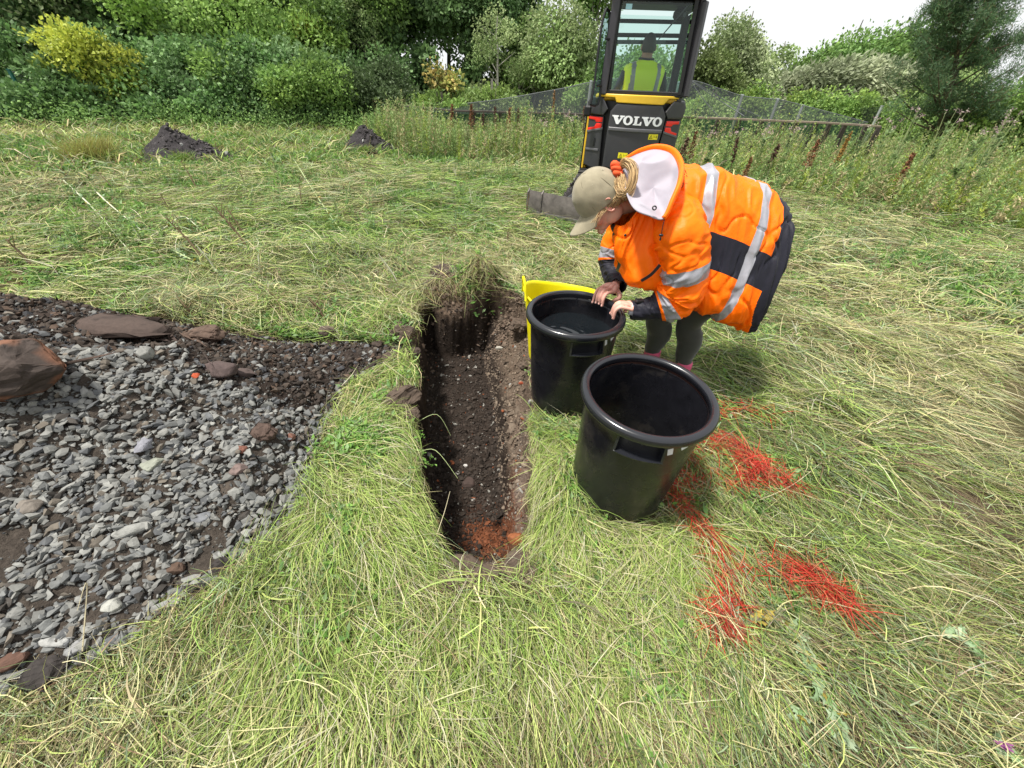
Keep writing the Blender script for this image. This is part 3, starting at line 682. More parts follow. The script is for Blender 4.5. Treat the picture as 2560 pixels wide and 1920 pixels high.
GR.append(mat_layer(100000, 9.0, 26, (0.14, 0.32), (0.012, 0.026), (0.3, 1.3), (-0.5, 0.5), 2, 1.2, 1.0, lift=0.10, seed=7))
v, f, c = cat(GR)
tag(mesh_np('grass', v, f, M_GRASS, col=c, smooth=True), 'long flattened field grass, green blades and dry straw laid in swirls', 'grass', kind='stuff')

# tufts hanging over the lips of the trench and growing against the tubs
GR = []; rng = np.random.default_rng(21)
def edge_tufts(pts, per, Lr, spread, into, p0, p1, cols, seed, zoff=0.0, sp=0.035, avoid=0.96):
    rng = np.random.default_rng(seed); pts = np.asarray(pts, float); m = len(pts) * per
    P = np.repeat(pts[:, :2], per, 0) + rng.normal(0, sp, (m, 2)); L = rng.uniform(*Lr, m)
    k = grass_ok(P[:, 0], P[:, 1]) & notub(P[:, 0], P[:, 1]) & (bare_keep(P[:, 0], P[:, 1], rng) | (avoid == 0)); P = P[k]; L = L[k]; m = len(P)
    ang = into(P[:, 0], P[:, 1]) + rng.normal(0, spread, m)
    c = np.array(cols)[rng.integers(0, len(cols), m)] * rng.uniform(0.75, 1.25, (m, 1))
    return blades(P, ang, L, rng.uniform(0.0016, 0.0036, m), rng.uniform(*p0, m), rng.uniform(*p1, m), rng.normal(0, 1.5, m), c, 6, rng, z0=top_h(P[:, 0], P[:, 1]) + zoff, avoid=avoid)
fresh = [PAL[0] * 1.15, PAL[1] * 1.1, PAL[1] * 1.3, PAL[2], PAL[0]]
ys = np.concatenate([np.linspace(0.86, 1.5, 26), np.linspace(2.0, 2.3, 8)]); Ls = trench_lr(ys)[0]
GR.append(edge_tufts(np.stack([Ls - 0.06, ys], -1), 45, (0.06, 0.24), 0.8, lambda x, y: -0.6 + 0 * x, (0.2, 1.2), (-1.5, -0.5), fresh, 22))
ys = np.linspace(0.9, 1.75, 30); Rs = trench_lr(ys)[1]
GR.append(edge_tufts(np.stack([Rs + 0.06, ys], -1), 55, (0.06, 0.24), 0.8, lambda x, y: -1.9 + 0 * x, (0.2, 1.2), (-1.4, -0.4), fresh + [PAL[2] * 1.1], 23))
# draped turf on the far lip
xs = np.linspace(-0.80, -0.20, 26)
GR.append(edge_tufts(np.stack([xs, 3.06 + 0.02 * np.sin(xs * 20)], -1), 8, (0.08, 0.26), 0.5, lambda x, y: -1.55 - 0.9 * (x + .5), (-0.1, 0.7), (-1.5, -0.7), [PAL[2] * .9, PAL[1] * .75, PAL[2] * 0.7, PAL[6] * 1.5, PAL[1]], 24, 0.02, avoid=0))
th = np.linspace(-2.6, 1.0, 26)
GR.append(edge_tufts(np.stack([-0.27 + 0.07 * np.cos(th), 3.14 + 0.06 * np.sin(th)], -1), 10, (0.10, 0.24), 0.5, lambda x, y: np.arctan2(y - 3.12, x + 0.27), (0.4, 1.0), (-1.5, -0.8), [PAL[2] * .75, PAL[6] * 1.6, PAL[2] * .6, PAL[1] * .7], 25, 0.04, avoid=0))
# fresh arching grass left of the trench, right of it, and in the foreground
def mounds(boxs, n, seed, Lr=(0.16, 0.36)):
    rng = np.random.default_rng(seed); out = []
    for (x0, x1, y0, y1, a) in boxs:
        P = np.stack([rng.uniform(x0, x1, n), rng.uniform(y0, y1, n)], -1); P = P[grass_ok(P[:, 0], P[:, 1]) & notub(P[:, 0], P[:, 1]) & bare_keep(P[:, 0], P[:, 1], rng)]; m = len(P)
        ang = a + 0.9 * fbm(P[:, 0] * 4, P[:, 1] * 4, 0, seed, 2) * 2 + rng.normal(0, 0.5, m); L = rng.uniform(*Lr, m)
        c = np.array(fresh + [PAL[5] * .9])[rng.integers(0, 6, m)] * rng.uniform(0.7, 1.25, (m, 1))
        out.append(blades(P, ang, L, rng.uniform(0.0015, 0.0036, m), rng.uniform(0.4, 1.2, m), rng.uniform(-1.3, -0.3, m), rng.normal(0, 2, m), c, 6, rng))
    return out
GR += mounds([(-0.95, -0.42, 1.15, 1.75, -0.6), (-0.85, -0.35, 0.75, 1.2, -0.8), (0.15, 0.42, 0.85, 1.6, -2.0), (-0.1, 0.9, 0.45, 0.85, -1.4), (-0.8, -0.1, 0.3, 0.7, -1.2), (0.5, 0.9, 0.85, 1.05, -1.2), (-0.95, -0.6, 2.0, 2.35, -0.7)], 3000, 26)
# blades pressed round the foot of each tub
for i, (a, b, r) in enumerate(TUBS):
    th = np.linspace(0, 2 * pi, 60)
    GR.append(edge_tufts(np.stack([a + (r + 0.03) * np.cos(th), b + (r + 0.03) * np.sin(th)], -1), 14, (0.07, 0.20), 0.7, lambda x, y, a=a, b=b: np.arctan2(y - b, x - a), (0.5, 1.3), (-0.8, 0.2), fresh, 30 + i, sp=0.015))
v, f, c = cat(GR)
tag(mesh_np('tall_grass', v, f, M_GRASS, col=c, smooth=True), 'fresh arching grass tufts drooping over the trench edges and around the tubs', 'grass', kind='stuff')

# stalks that cross the trench opening
M_STALK = material('dry_stalk', (0.42, 0.37, 0.24), rough=0.7)
def stalk(pts, r, label, cat_='grass stalk', mat=M_STALK, name='grass_stalk', grp=None):
    m = MB(); P = smooth_path(pts, 5); m.tube(P, list(np.linspace(r, r * .4, len(P))), 5)
    return tag(m.build(name, mat, smooth=True), label, cat_, grp)

# sprayed paint on the grass
def along(pts, n, wd, rng):
    P = [gp(*p) for p in pts]; P = np.array([[p.x, p.y] for p in P]); seg = np.linalg.norm(np.diff(P, axis=0), axis=1); cs = np.concatenate([[0], np.cumsum(seg)])
    s = rng.uniform(0, cs[-1], n); x = np.interp(s, cs, P[:, 0]); y = np.interp(s, cs, P[:, 1]); return np.stack([x, y], -1) + rng.normal(0, wd, (n, 2))
rng = np.random.default_rng(44); Q = []
Q.append(along([(1660, 1210), (1690, 1160), (1720, 1135), (1800, 1130), (1850, 1150), (1865, 1190), (1900, 1212), (1940, 1228), (1975, 1235)], 900, 0.016, rng))
Q.append(along([(1840, 1150), (1860, 1200), (1850, 1230)], 310, 0.03, rng))
Q.append(along([(1660, 1210), (1740, 1215), (1830, 1225)], 235, 0.03, rng))
Q.append(along([(1670, 1220), (1690, 1290), (1740, 1350), (1790, 1420), (1800, 1500), (1780, 1580)], 900, 0.015, rng))
Q.append(along([(1730, 1590), (1770, 1585), (1810, 1580)], 99, 0.012, rng))
Q.append(along([(1800, 1430), (1900, 1445), (1990, 1440), (2030, 1430)], 235, 0.03, rng))
Q.append(along([(1985, 1450), (2030, 1492), (2070, 1515), (2100, 1535)], 480, 0.017, rng))
Q.append(along([(1780, 1060), (1830, 1040), (1880, 1045), (1940, 1060)], 235, 0.035, rng))
Q = np.concatenate(Q); Q = Q[rng.random(len(Q)) < 0.70 + 0.7 * fbm(Q[:, 0] * 9, Q[:, 1] * 9, 0, 99, 2)]; Q = Q[notub(Q[:, 0], Q[:, 1])]; m = len(Q)
red = np.array([[0.50, 0.028, 0.018], [0.55, 0.06, 0.035], [0.33, 0.028, 0.018], [0.48, 0.17, 0.08]])[rng.integers(0, 4, m)] * rng.uniform(.7, 1.15, (m, 1))
L = rng.uniform(0.04, 0.15, m)
v, f, c = blades(Q, flow(Q[:, 0], Q[:, 1]) + rng.normal(0, .8, m) + np.where(rng.random(m) < .4, pi, 0), L, rng.uniform(.0019, .0038, m), rng.uniform(0, .5, m), rng.uniform(-.4, .1, m), rng.normal(0, 1.5, m), red, 3, rng, z0=top_h(Q[:, 0], Q[:, 1]) + 0.042 + .06 * rng.random(m))
tag(mesh_np('painted_grass', v, f, M_GRASS, col=c, smooth=True), 'grass blades sprayed red in survey marks beside the front black tub', 'spray paint', kind='stuff')

# leaf sprays: small toothed leaves, used for weeds
LEAF = (np.array([[0, 0, 0], [0.22, 0.42, 0.05], [0, 1.0, -0.08], [-0.22, 0.42, 0.05]]), np.array([[0, 1, 2, 3]]))
THIS = (np.array([[0, 0, 0], [0.13, 0.20, 0.03], [0.30, 0.32, 0.0], [0.12, 0.42, 0.04], [0.28, 0.58, 0.0], [0.08, 0.68, 0.03], [0, 1.0, -0.06],
                  [-0.08, 0.68, 0.03], [-0.28, 0.58, 0.0], [-0.12, 0.42, 0.04], [-0.30, 0.32, 0.0], [-0.13, 0.20, 0.03]]),
        np.array([[0, 1, 10, 11], [0, 1, 3, 9], [1, 2, 3, 3], [11, 10, 9, 9], [3, 5, 7, 9], [3, 4, 5, 5], [9, 8, 7, 7], [5, 6, 7, 7]]))
def dirrot(d, rng, roll=None):
    """rotations taking +Y to d (n,3), with random roll"""
    d = d / (np.linalg.norm(d, axis=1)[:, None] + 1e-9); n = len(d)
    a = rng.normal(0, 0.5, (n, 3)) + np.array([0, 0, 1.0]) if roll is None else rng.normal(0, 1, (n, 3))
    x = np.cross(d, a); x /= np.linalg.norm(x, axis=1)[:, None] + 1e-9; z = np.cross(x, d)
    return np.stack([x, d, z], -1)
def tri4(F): return np.concatenate([F[:, [0, 1, 2]], F[:, [0, 2, 3]]])
rng = np.random.default_rng(50)
def weed_patch(P, rng, cols, Ls, n_leaf=9, up=(0.1, 0.9)):
    m = len(P); q = np.repeat(P, n_leaf, 0) + rng.normal(0, .02, (m * n_leaf, 2)); k = len(q)
    az = rng.uniform(0, 2 * pi, k); el = rng.uniform(*up, k); d = np.stack([np.cos(az) * np.cos(el), np.sin(az) * np.cos(el), np.sin(el)], -1)
    z = top_h(q[:, 0], q[:, 1]) + 0.03 + .04 * rng.random(k)
    c = np.array(cols)[rng.integers(0, len(cols), k)] * rng.uniform(.75, 1.25, (k, 1)); s = rng.uniform(*Ls, k)
    return stamp(LEAF[0], tri4(LEAF[1]), np.stack([q[:, 0], q[:, 1], z], -1), dirrot(d, rng), s, c)
W = []
def in_clumps(n, cn, r0, r1, sg, seed):
    rg = np.random.default_rng(seed); c = wedge(cn, r0, r1, rg); P = c[rg.integers(0, cn, n)] + rg.normal(0, sg, (n, 2)); P = P[grass_ok(P[:, 0], P[:, 1]) & notub(P[:, 0], P[:, 1]) & (P[:, 1] > .1)]; return P
gcol = [(0.15, 0.30, 0.06), (0.21, 0.36, 0.08), (0.23, 0.34, 0.15), (0.11, 0.22, 0.06)]
W.append(weed_patch(in_clumps(1500, 60, 0.5, 3, 0.08, 1), rng, gcol, (0.015, 0.045)))
W.append(weed_patch(np.array([[-0.66, 1.38]]) + rng.normal(0, [.10, .07], (110, 2)), rng, [(0.16, 0.32, 0.06), (0.2, 0.36, .09)], (0.015, 0.035)))
W.append(weed_patch(in_clumps(7000, 170, 2.5, 7, 0.17, 2), rng, gcol, (0.025, 0.06)))
W.append(weed_patch(in_clumps(8000, 260, 6, 15, 0.34, 3), rng, gcol + [(.24, .33, .12)], (0.05, 0.11), up=(.3, 1.3)))
v, f, c = cat(W); tag(mesh_np('ground_weeds', v, f, M_LEAF, col=c), 'patches of small green leafy weeds growing through the flattened grass', 'weeds', kind='stuff')

# single cut weeds and stalks
M_PALE = material('pale_stem', (.50, .50, .36), rough=.7); M_STEM = material('weed_stem', (0.30, 0.36, 0.16), rough=.6); M_DEAD = material('dead_stem', (0.16, 0.11, 0.06), rough=.8); M_WILT = material('wilted', attr=True, rough=.7, translucent=.2)
def cut_thistle(pts, label, n=26, seed=1, leafsz=(.03, .062), colr=((0.22, 0.32, 0.17), (0.30, 0.38, 0.24), (0.16, 0.27, 0.10)), wilt=0.15, stem=M_STEM, r=.004, name='cut_thistle'):
    n = int(n * 2); rg = np.random.default_rng(seed); P = smooth_path(pts, 8); root = empty(name, tuple(P[0])); tag(root, label, 'weed', 'cut weeds lying on the grass')
    o0 = P[0]; m = MB(); m.tube([tuple(p - o0) for p in P], list(np.linspace(r, r * .4, len(P))), 6); m.build('stem', stem, root, smooth=True)
    i = rg.integers(int(len(P) * .1), len(P), n); q = P[i] - o0; t = np.gradient(P, axis=0)[i]; t /= np.linalg.norm(t, axis=1)[:, None]
    d = t * .8 + rg.normal(0, .6, (n, 3)); d[:, 2] = np.abs(d[:, 2]) * .4; c = np.array(colr)[rg.integers(0, len(colr), n)] * rg.uniform(.8, 1.2, (n, 1))
    wl = rg.random(n) < wilt; c[wl] = np.array([0.42, 0.33, 0.06]) * rg.uniform(.5, 1.1, (int(wl.sum()), 1))
    v, f, cc = stamp(THIS[0], tri4(THIS[1]), q, dirrot(d, rg), rg.uniform(*leafsz, n), c)
    mesh_np('leaves', v, f, M_WILT, root, col=cc); return root
def gpz(px, py, h): 
    p = gtop(px, py); return (p.x, p.y, p.z + h)
cut_thistle([gpz(1935, 1560, .05), gpz(1980, 1640, .07), gpz(2020, 1730, .07), gpz(2080, 1850, .05)], 'green cut thistle with jagged leaves lying at the bottom right', 34, 2)
cut_thistle([gpz(1800, 1610, .06), gpz(1870, 1570, .08), gpz(1925, 1560, .05)], 'wilted brown and yellow thistle top lying under the red paint marks', 16, 3, colr=((.14, .09, .06), (.2, .22, .12)), wilt=.4, stem=M_DEAD)
cut_thistle([gpz(2310, 1600, .06), gpz(2370, 1620, .08), gpz(2420, 1680, .05)], 'short grey green thistle shoot lying near the right bottom corner', 14, 4)
cut_thistle([gpz(1925, 1720, .05), gpz(1960, 1780, .06), gpz(1990, 1830, .05)], 'narrow pale thistle leaf spray left of the green cut thistle', 9, 5)
cut_thistle([gpz(2430, 1850, .05), gpz(2480, 1890, .06)], 'thistle stub with a purple flower at the bottom right corner', 7, 6)
for (pts, lab) in (([(2230, 1560, .05), (2235, 1680, .08), (2236, 1760, .04)], 'thin upright dry stalk left of the grey green thistle shoot'),
                   ([(1952, 1915, .05), (1975, 1885, .06), (2045, 1822, .09), (2078, 1832, .04)], 'kinked white straw at the bottom edge beside the cut thistle'),
                   ([(1590, 1460, .05), (1592, 1600, .09), (1590, 1740, .04)], 'long thin vertical straw left of the red paint marks'),
                   ([(1560, 1890, .05), (1530, 1790, .09), (1600, 1790, .09), (1620, 1900, .04)], 'folded straw loop standing at the bottom centre'),
                   ([(2190, 1915, .04), (2300, 1895, .07), (2385, 1905, .05)], 'straight pale straw lying along the bottom right edge'),
                   ([(1850, 1280, .05), (1960, 1240, .08), (2060, 1160, .09), (2090, 1130, .06)], 'bent straw arching to the right above the red marks'),
                   ([(225, 1640, .04), (270, 1500, .12), (240, 1560, .10)], 'dry grass seed head at the lower left corner of the heap'),
                   ([(2370, 1070, .04), (2400, 1160, .08), (2520, 1250, .04)], 'dry stalk crossing the bare soil at the right edge'),
                   ([(1080, 1400, .06), (1115, 1330, .14), (1130, 1290, .18)], 'thin bleached stalk poking over the near end of the trench')):
    stalk([gpz(*p) for p in pts], .0020, lab)
stalk([gpz(1045, 1150, .05), tuple(Vector(gpz(1045, 1150, .05)) + Vector((.10, -.02, .05))), tuple(Vector(gpz(1045, 1150, .05)) + Vector((.22, -.12, -.03)))], .0022, 'green blade arching from the left lip across the trench', mat=M_STEM)
stalk([gpz(1040, 1075, .05), tuple(Vector(gpz(1040, 1075, .05)) + Vector((.12, .03, .05))), tuple(Vector(gpz(1040, 1075, .05)) + Vector((.20, -.02, -.06)))], .0022, 'second green blade looping over the upper left lip of the trench', mat=M_STEM)
# stalks left standing in the cut field
def standing(px, py, h, lean, label, mat=M_DEAD, side=5, seed=1, r=.010):
    rg = random.Random(seed); p = gtop(px, py); root = empty('dead_weed', p); tag(root, label, 'weed', 'stalks standing in the cut field'); m = MB()
    top = Vector((lean[0], lean[1], h)); m.tube([Vector((0, 0, -.02)), top * .5 + Vector((.01, 0, .02)), top], [r, r * .8, r * .4], 6)
    m.build('stem', mat, root, smooth=True); m = MB()
    for k in range(side):
        t = rg.uniform(.35, .95); b = top * t; m.tube([b, b + Vector((rg.uniform(-.06, .06), rg.uniform(-.04, .04), rg.uniform(.03, .12)))], [r * .5, r * .25], 4)
    m.build('twig', mat, root); return root
for _i in range(38):
    _a = random.uniform(-.8, .75); _r = random.uniform(2.6, 8.5); _x, _y = _r * sin(_a), _r * cos(_a)
    if heap_d(np.array([_x]), np.array([_y]))[0] > -.1 or (abs(_x - .9) < 1.0 and _y < 3.2): continue
    _rt = empty('dead_weed', (_x, _y, float(height(_x, _y)))); tag(_rt, 'thin bare stalk left standing among many in the cut field', 'weed', 'thin bare stalks left in the cut field')
    _h = random.uniform(.15, .38); _l = random.uniform(-.2, .08); _m = MB(); _m.tube([Vector((0, 0, -.02)), Vector((_l * .5, .02, _h * .55)), Vector((_l, .03, _h))], [.007, .006, .003], 5)
    for _k in range(3): _b = Vector((_l, .03, _h)) * random.uniform(.5, .9); _m.tube([_b, _b + Vector((random.uniform(-.05, .05), random.uniform(-.03, .03), .06))], [.003, .0015], 4)
    _m.build('stem', random.choice([M_DEAD, M_STEM, M_PALE]), _rt, smooth=True)
standing(525, 665, .42, (-.26, .05), 'brown bare stalk leaning left above the middle of the heap', seed=2)
standing(640, 645, .50, (-.28, .05), 'tallest dark branching stalk in the cut field left of centre', seed=3, side=9)
standing(620, 610, .36, (-.12, .05), 'dark stalk just behind the tallest branching stalk', seed=4)
standing(105, 690, .30, (-.13, .03), 'short reddish stalk at the left side behind the heap', seed=5)
standing(500, 487, .42, (-.16, .1), 'thin brown stalk in the left middle field', seed=6)
standing(820, 810, .20, (-.10, .02), 'short black stalk behind the upright brown stone', seed=7)
standing(622, 500, .25, (.02, 0), 'upright little stalk with leaves in the left middle field', seed=8, mat=M_STEM)
standing(850, 555, .30, (-.02, 0), 'upright green stalk in the field left of centre', seed=9, mat=M_STEM, side=8)
standing(495, 815, .16, (-.02, 0), 'small twig beside the root-matted clod', seed=10)
for i, (pts, lab) in enumerate((([(170, 470, .1), (260, 560, .12), (345, 660, .05)], 'longest pale thistle stem lying across the cut field on the left'),
        ([(250, 500, .12), (300, 550, .14), (375, 600, .05)], 'pale thistle stem lying parallel to the longest one'),
        ([(360, 620, .05), (430, 595, .12), (480, 580, .16), (540, 625, .05)], 'pale stem bent into an arch in the cut field'),
        ([(430, 640, .08), (500, 680, .1), (600, 720, .06)], 'leafy thistle lying in the field behind the dark soil'),
        ([(740, 420, .15), (800, 520, .14), (870, 610, .06)], 'long green willowherb stem lying left of the trench line'))):
    cut_thistle([gpz(*p) for p in pts], lab, 14 if i in (0, 1, 2) else 40, 20 + i, leafsz=(.04, .08), r=.010, stem=M_PALE if i < 3 else M_STEM)
M_PURP = material('thistle_flower', (0.30, 0.09, 0.26), rough=.7)
m = MB(); p0 = Vector(gpz(2440, 1865, .07)); rg = random.Random(3)
for k in range(60):
    d = Vector((.5 + rg.uniform(-.3, .3), -.55 + rg.uniform(-.3, .3), .35 + rg.uniform(-.3, .3))).normalized(); m.tube([p0, p0 + d * rg.uniform(.02, .04)], [.0012, .0008], 3)
tag(m.build('thistle_flower', M_PURP), 'purple thistle flower lying in the grass at the bottom right corner', 'flower')
# ------------------------------------------------------------------ trees and shrubs
BROAD = (np.array([[0, 0, 0], [0.36, 0.45, 0.06], [0, 1.0, -0.08], [-0.36, 0.45, 0.06]]), np.array([[0, 1, 2, 3]]))
def leafcloud(cen, rad, n, size, cols, rng, droop=0.0, shell=0.72, clump_var=0.22, elong=1.0, shape=BROAD, squash=0.8, windx=0.0):
    """n leaves spread over clumps (cen (k,3), rad (k,))"""
    k = len(cen); w = rad ** 2; w = w / w.sum(); i = rng.choice(k, n, p=w)
    d = rng.normal(size=(n, 3)); d /= np.linalg.norm(d, axis=1)[:, None]
    rr = rad[i] * (shell + (1 - shell) * rng.random(n) ** .5) * rng.uniform(.75, 1.12, n)
    inner = rng.random(n) < .25; rr[inner] *= rng.uniform(.2, .8, int(inner.sum()))
    # break the clump into sprays
    tv = 1 + .62 * fbm(d[:, 0] * 2.6 + i, d[:, 1] * 2.6, d[:, 2] * 2.6, 7, 3)
    q = cen[i] + d * (rr * tv)[:, None] * np.array([1, 1, squash])
    out_ = d * .7 + rng.normal(0, .6, (n, 3)); out_[:, 2] -= droop; out_[:, 0] += windx
    ct = rng.uniform(1 - clump_var, 1 + clump_var, k); pal = np.array(cols); ci = rng.integers(0, len(pal), k); li = rng.integers(0, len(pal), n)
    c = (pal[ci[i]] * .6 + pal[li] * .4) * ct[i][:, None] * rng.uniform(.75, 1.28, (n, 1))
    s = rng.uniform(.7, 1.3, n) * size
    tf = tri4(shape[1]) if len(shape[1]) > 1 else shape[1]
    sc = np.stack([s, s * elong, s], -1)
    return stamp(shape[0], tf, q, dirrot(out_, rng, 1), sc, c)
def crown_clumps(cx, cy, zb, zt, rx, ry, k, rc, rng, top=0.55, taper=0.5):
    """clump centres through an egg-shaped crown"""
    d = rng.normal(size=(k, 3)); d /= np.linalg.norm(d, axis=1)[:, None]; r = rng.random(k) ** .4
    u = d[:, 2] * r; prof = 1 - taper * np.clip(u, 0, 1) ** 2
    c = np.stack([cx + d[:, 0] * r * rx * prof, cy + d[:, 1] * r * ry * prof, (zb + zt) / 2 + u * (zt - zb) / 2], -1)
    return c, rc * rng.uniform(.65, 1.3, k)
def make_tree(name, label, cat_, base, h, rx, k, rc, n, leaf, cols, seed, zb=None, trunk_r=.12, trunk_col=(.10, .085, .07), lean=(0, 0), droop=0., elong=1., ry=None, group=None, squash=.8, taper=.5, limbs=True, windx=0., shape=BROAD, clump_var=.42, stems=1):
    rng = np.random.default_rng(seed); bx, by = base[0], base[1]; gz = float(height(bx, by)) - .1
    root = empty(name, (bx, by, gz)); tag(root, label, cat_, group)
    zb = .15 * h if zb is None else zb
    cen, rad = crown_clumps(lean[0], lean[1], zb, h - rc * .6, rx, ry or rx * .8, k, rc, rng, taper=taper)
    cen[:, 0] += lean[0] * (cen[:, 2] / h - 1)
    v, f, c = leafcloud(cen, rad, int(n * 2.3), leaf * 1.35, cols, rng, droop, elong=elong, squash=squash, windx=windx, shape=shape, clump_var=clump_var)
    mesh_np('crown', v, f, M_LEAF, root, col=c)
    m = MB(); rg = random.Random(seed)
    for s_ in range(stems):
        ox = 0 if stems == 1 else rg.uniform(-.25, .25) * rx
        P = [Vector((ox + lean[0] * t * t + rg.uniform(-.05, .05) * h * .15, lean[1] * t, h * .93 * t)) for t in np.linspace(0, 1, 7)]; P = [Vector(p) for p in smooth_path(P, 3)]
        R_ = [trunk_r * (1 - .9 * i / (len(P) - 1)) + .01 for i in range(len(P))]; R_[0] *= 1.35
        m.tube(P, R_, 7)
        if limbs:
            for j in range(min(k, 16 // stems + 2)):
                cc = Vector(cen[j % len(cen)]); t = min(.95, max(.12, (cc.z / h) * .75)); b = P[int(t * (len(P) - 1))]
                mid = (b + cc) / 2 + Vector((0, 0, -.05 * h * .3)); m.tube([b, mid, cc], [trunk_r * .38 * (1 - t * .6), trunk_r * .25 * (1 - t * .5), .012], 5)
    o = m.build('trunk', M_BARK, root, smooth=True, fixn=False)
    a = o.data.color_attributes.new('Col', 'FLOAT_COLOR', 'POINT'); a.data.foreach_set('color', np.tile(np.array([*trunk_col, 1], np.float32), len(o.data.vertices)))
    return root
def tree_at(px, ty, Y, wpx, *a, **kw):
    """trunk foot below image column px, top at image row ty, crown width wpx, all at distance Y"""
    foot = at(px, 290, Y); top = at(px, ty, Y); wl = at(px - wpx / 2, 200, Y); wr = at(px + wpx / 2, 200, Y)
    return (foot.x, Y), top.z + .1, abs(wr.x - wl.x) / 2
G1 = [(0.178, 0.297, 0.078), (0.238, 0.365, 0.090), (0.134, 0.236, 0.072)]          # mid green
G2 = [(0.110, 0.196, 0.072), (0.151, 0.247, 0.090), (0.085, 0.150, 0.060)]       # dark green
G3 = [(0.260, 0.402, 0.092), (0.317, 0.442, 0.106), (0.220, 0.348, 0.092)]               # light green
GY = [(0.330, 0.382, 0.211), (0.390, 0.432, 0.264), (0.255, 0.310, 0.158)]             # grey olive
YL = [(.40, .42, .07), (.32, .38, .07), (.22, .32, .06), (.18, .27, .06)]               # yellowing
BIR = [(0.288, 0.396, 0.158), (0.230, 0.330, 0.119), (0.359, 0.436, 0.198)]
WIL = [(0.338, 0.384, 0.240), (0.275, 0.324, 0.180), (0.400, 0.432, 0.276)]
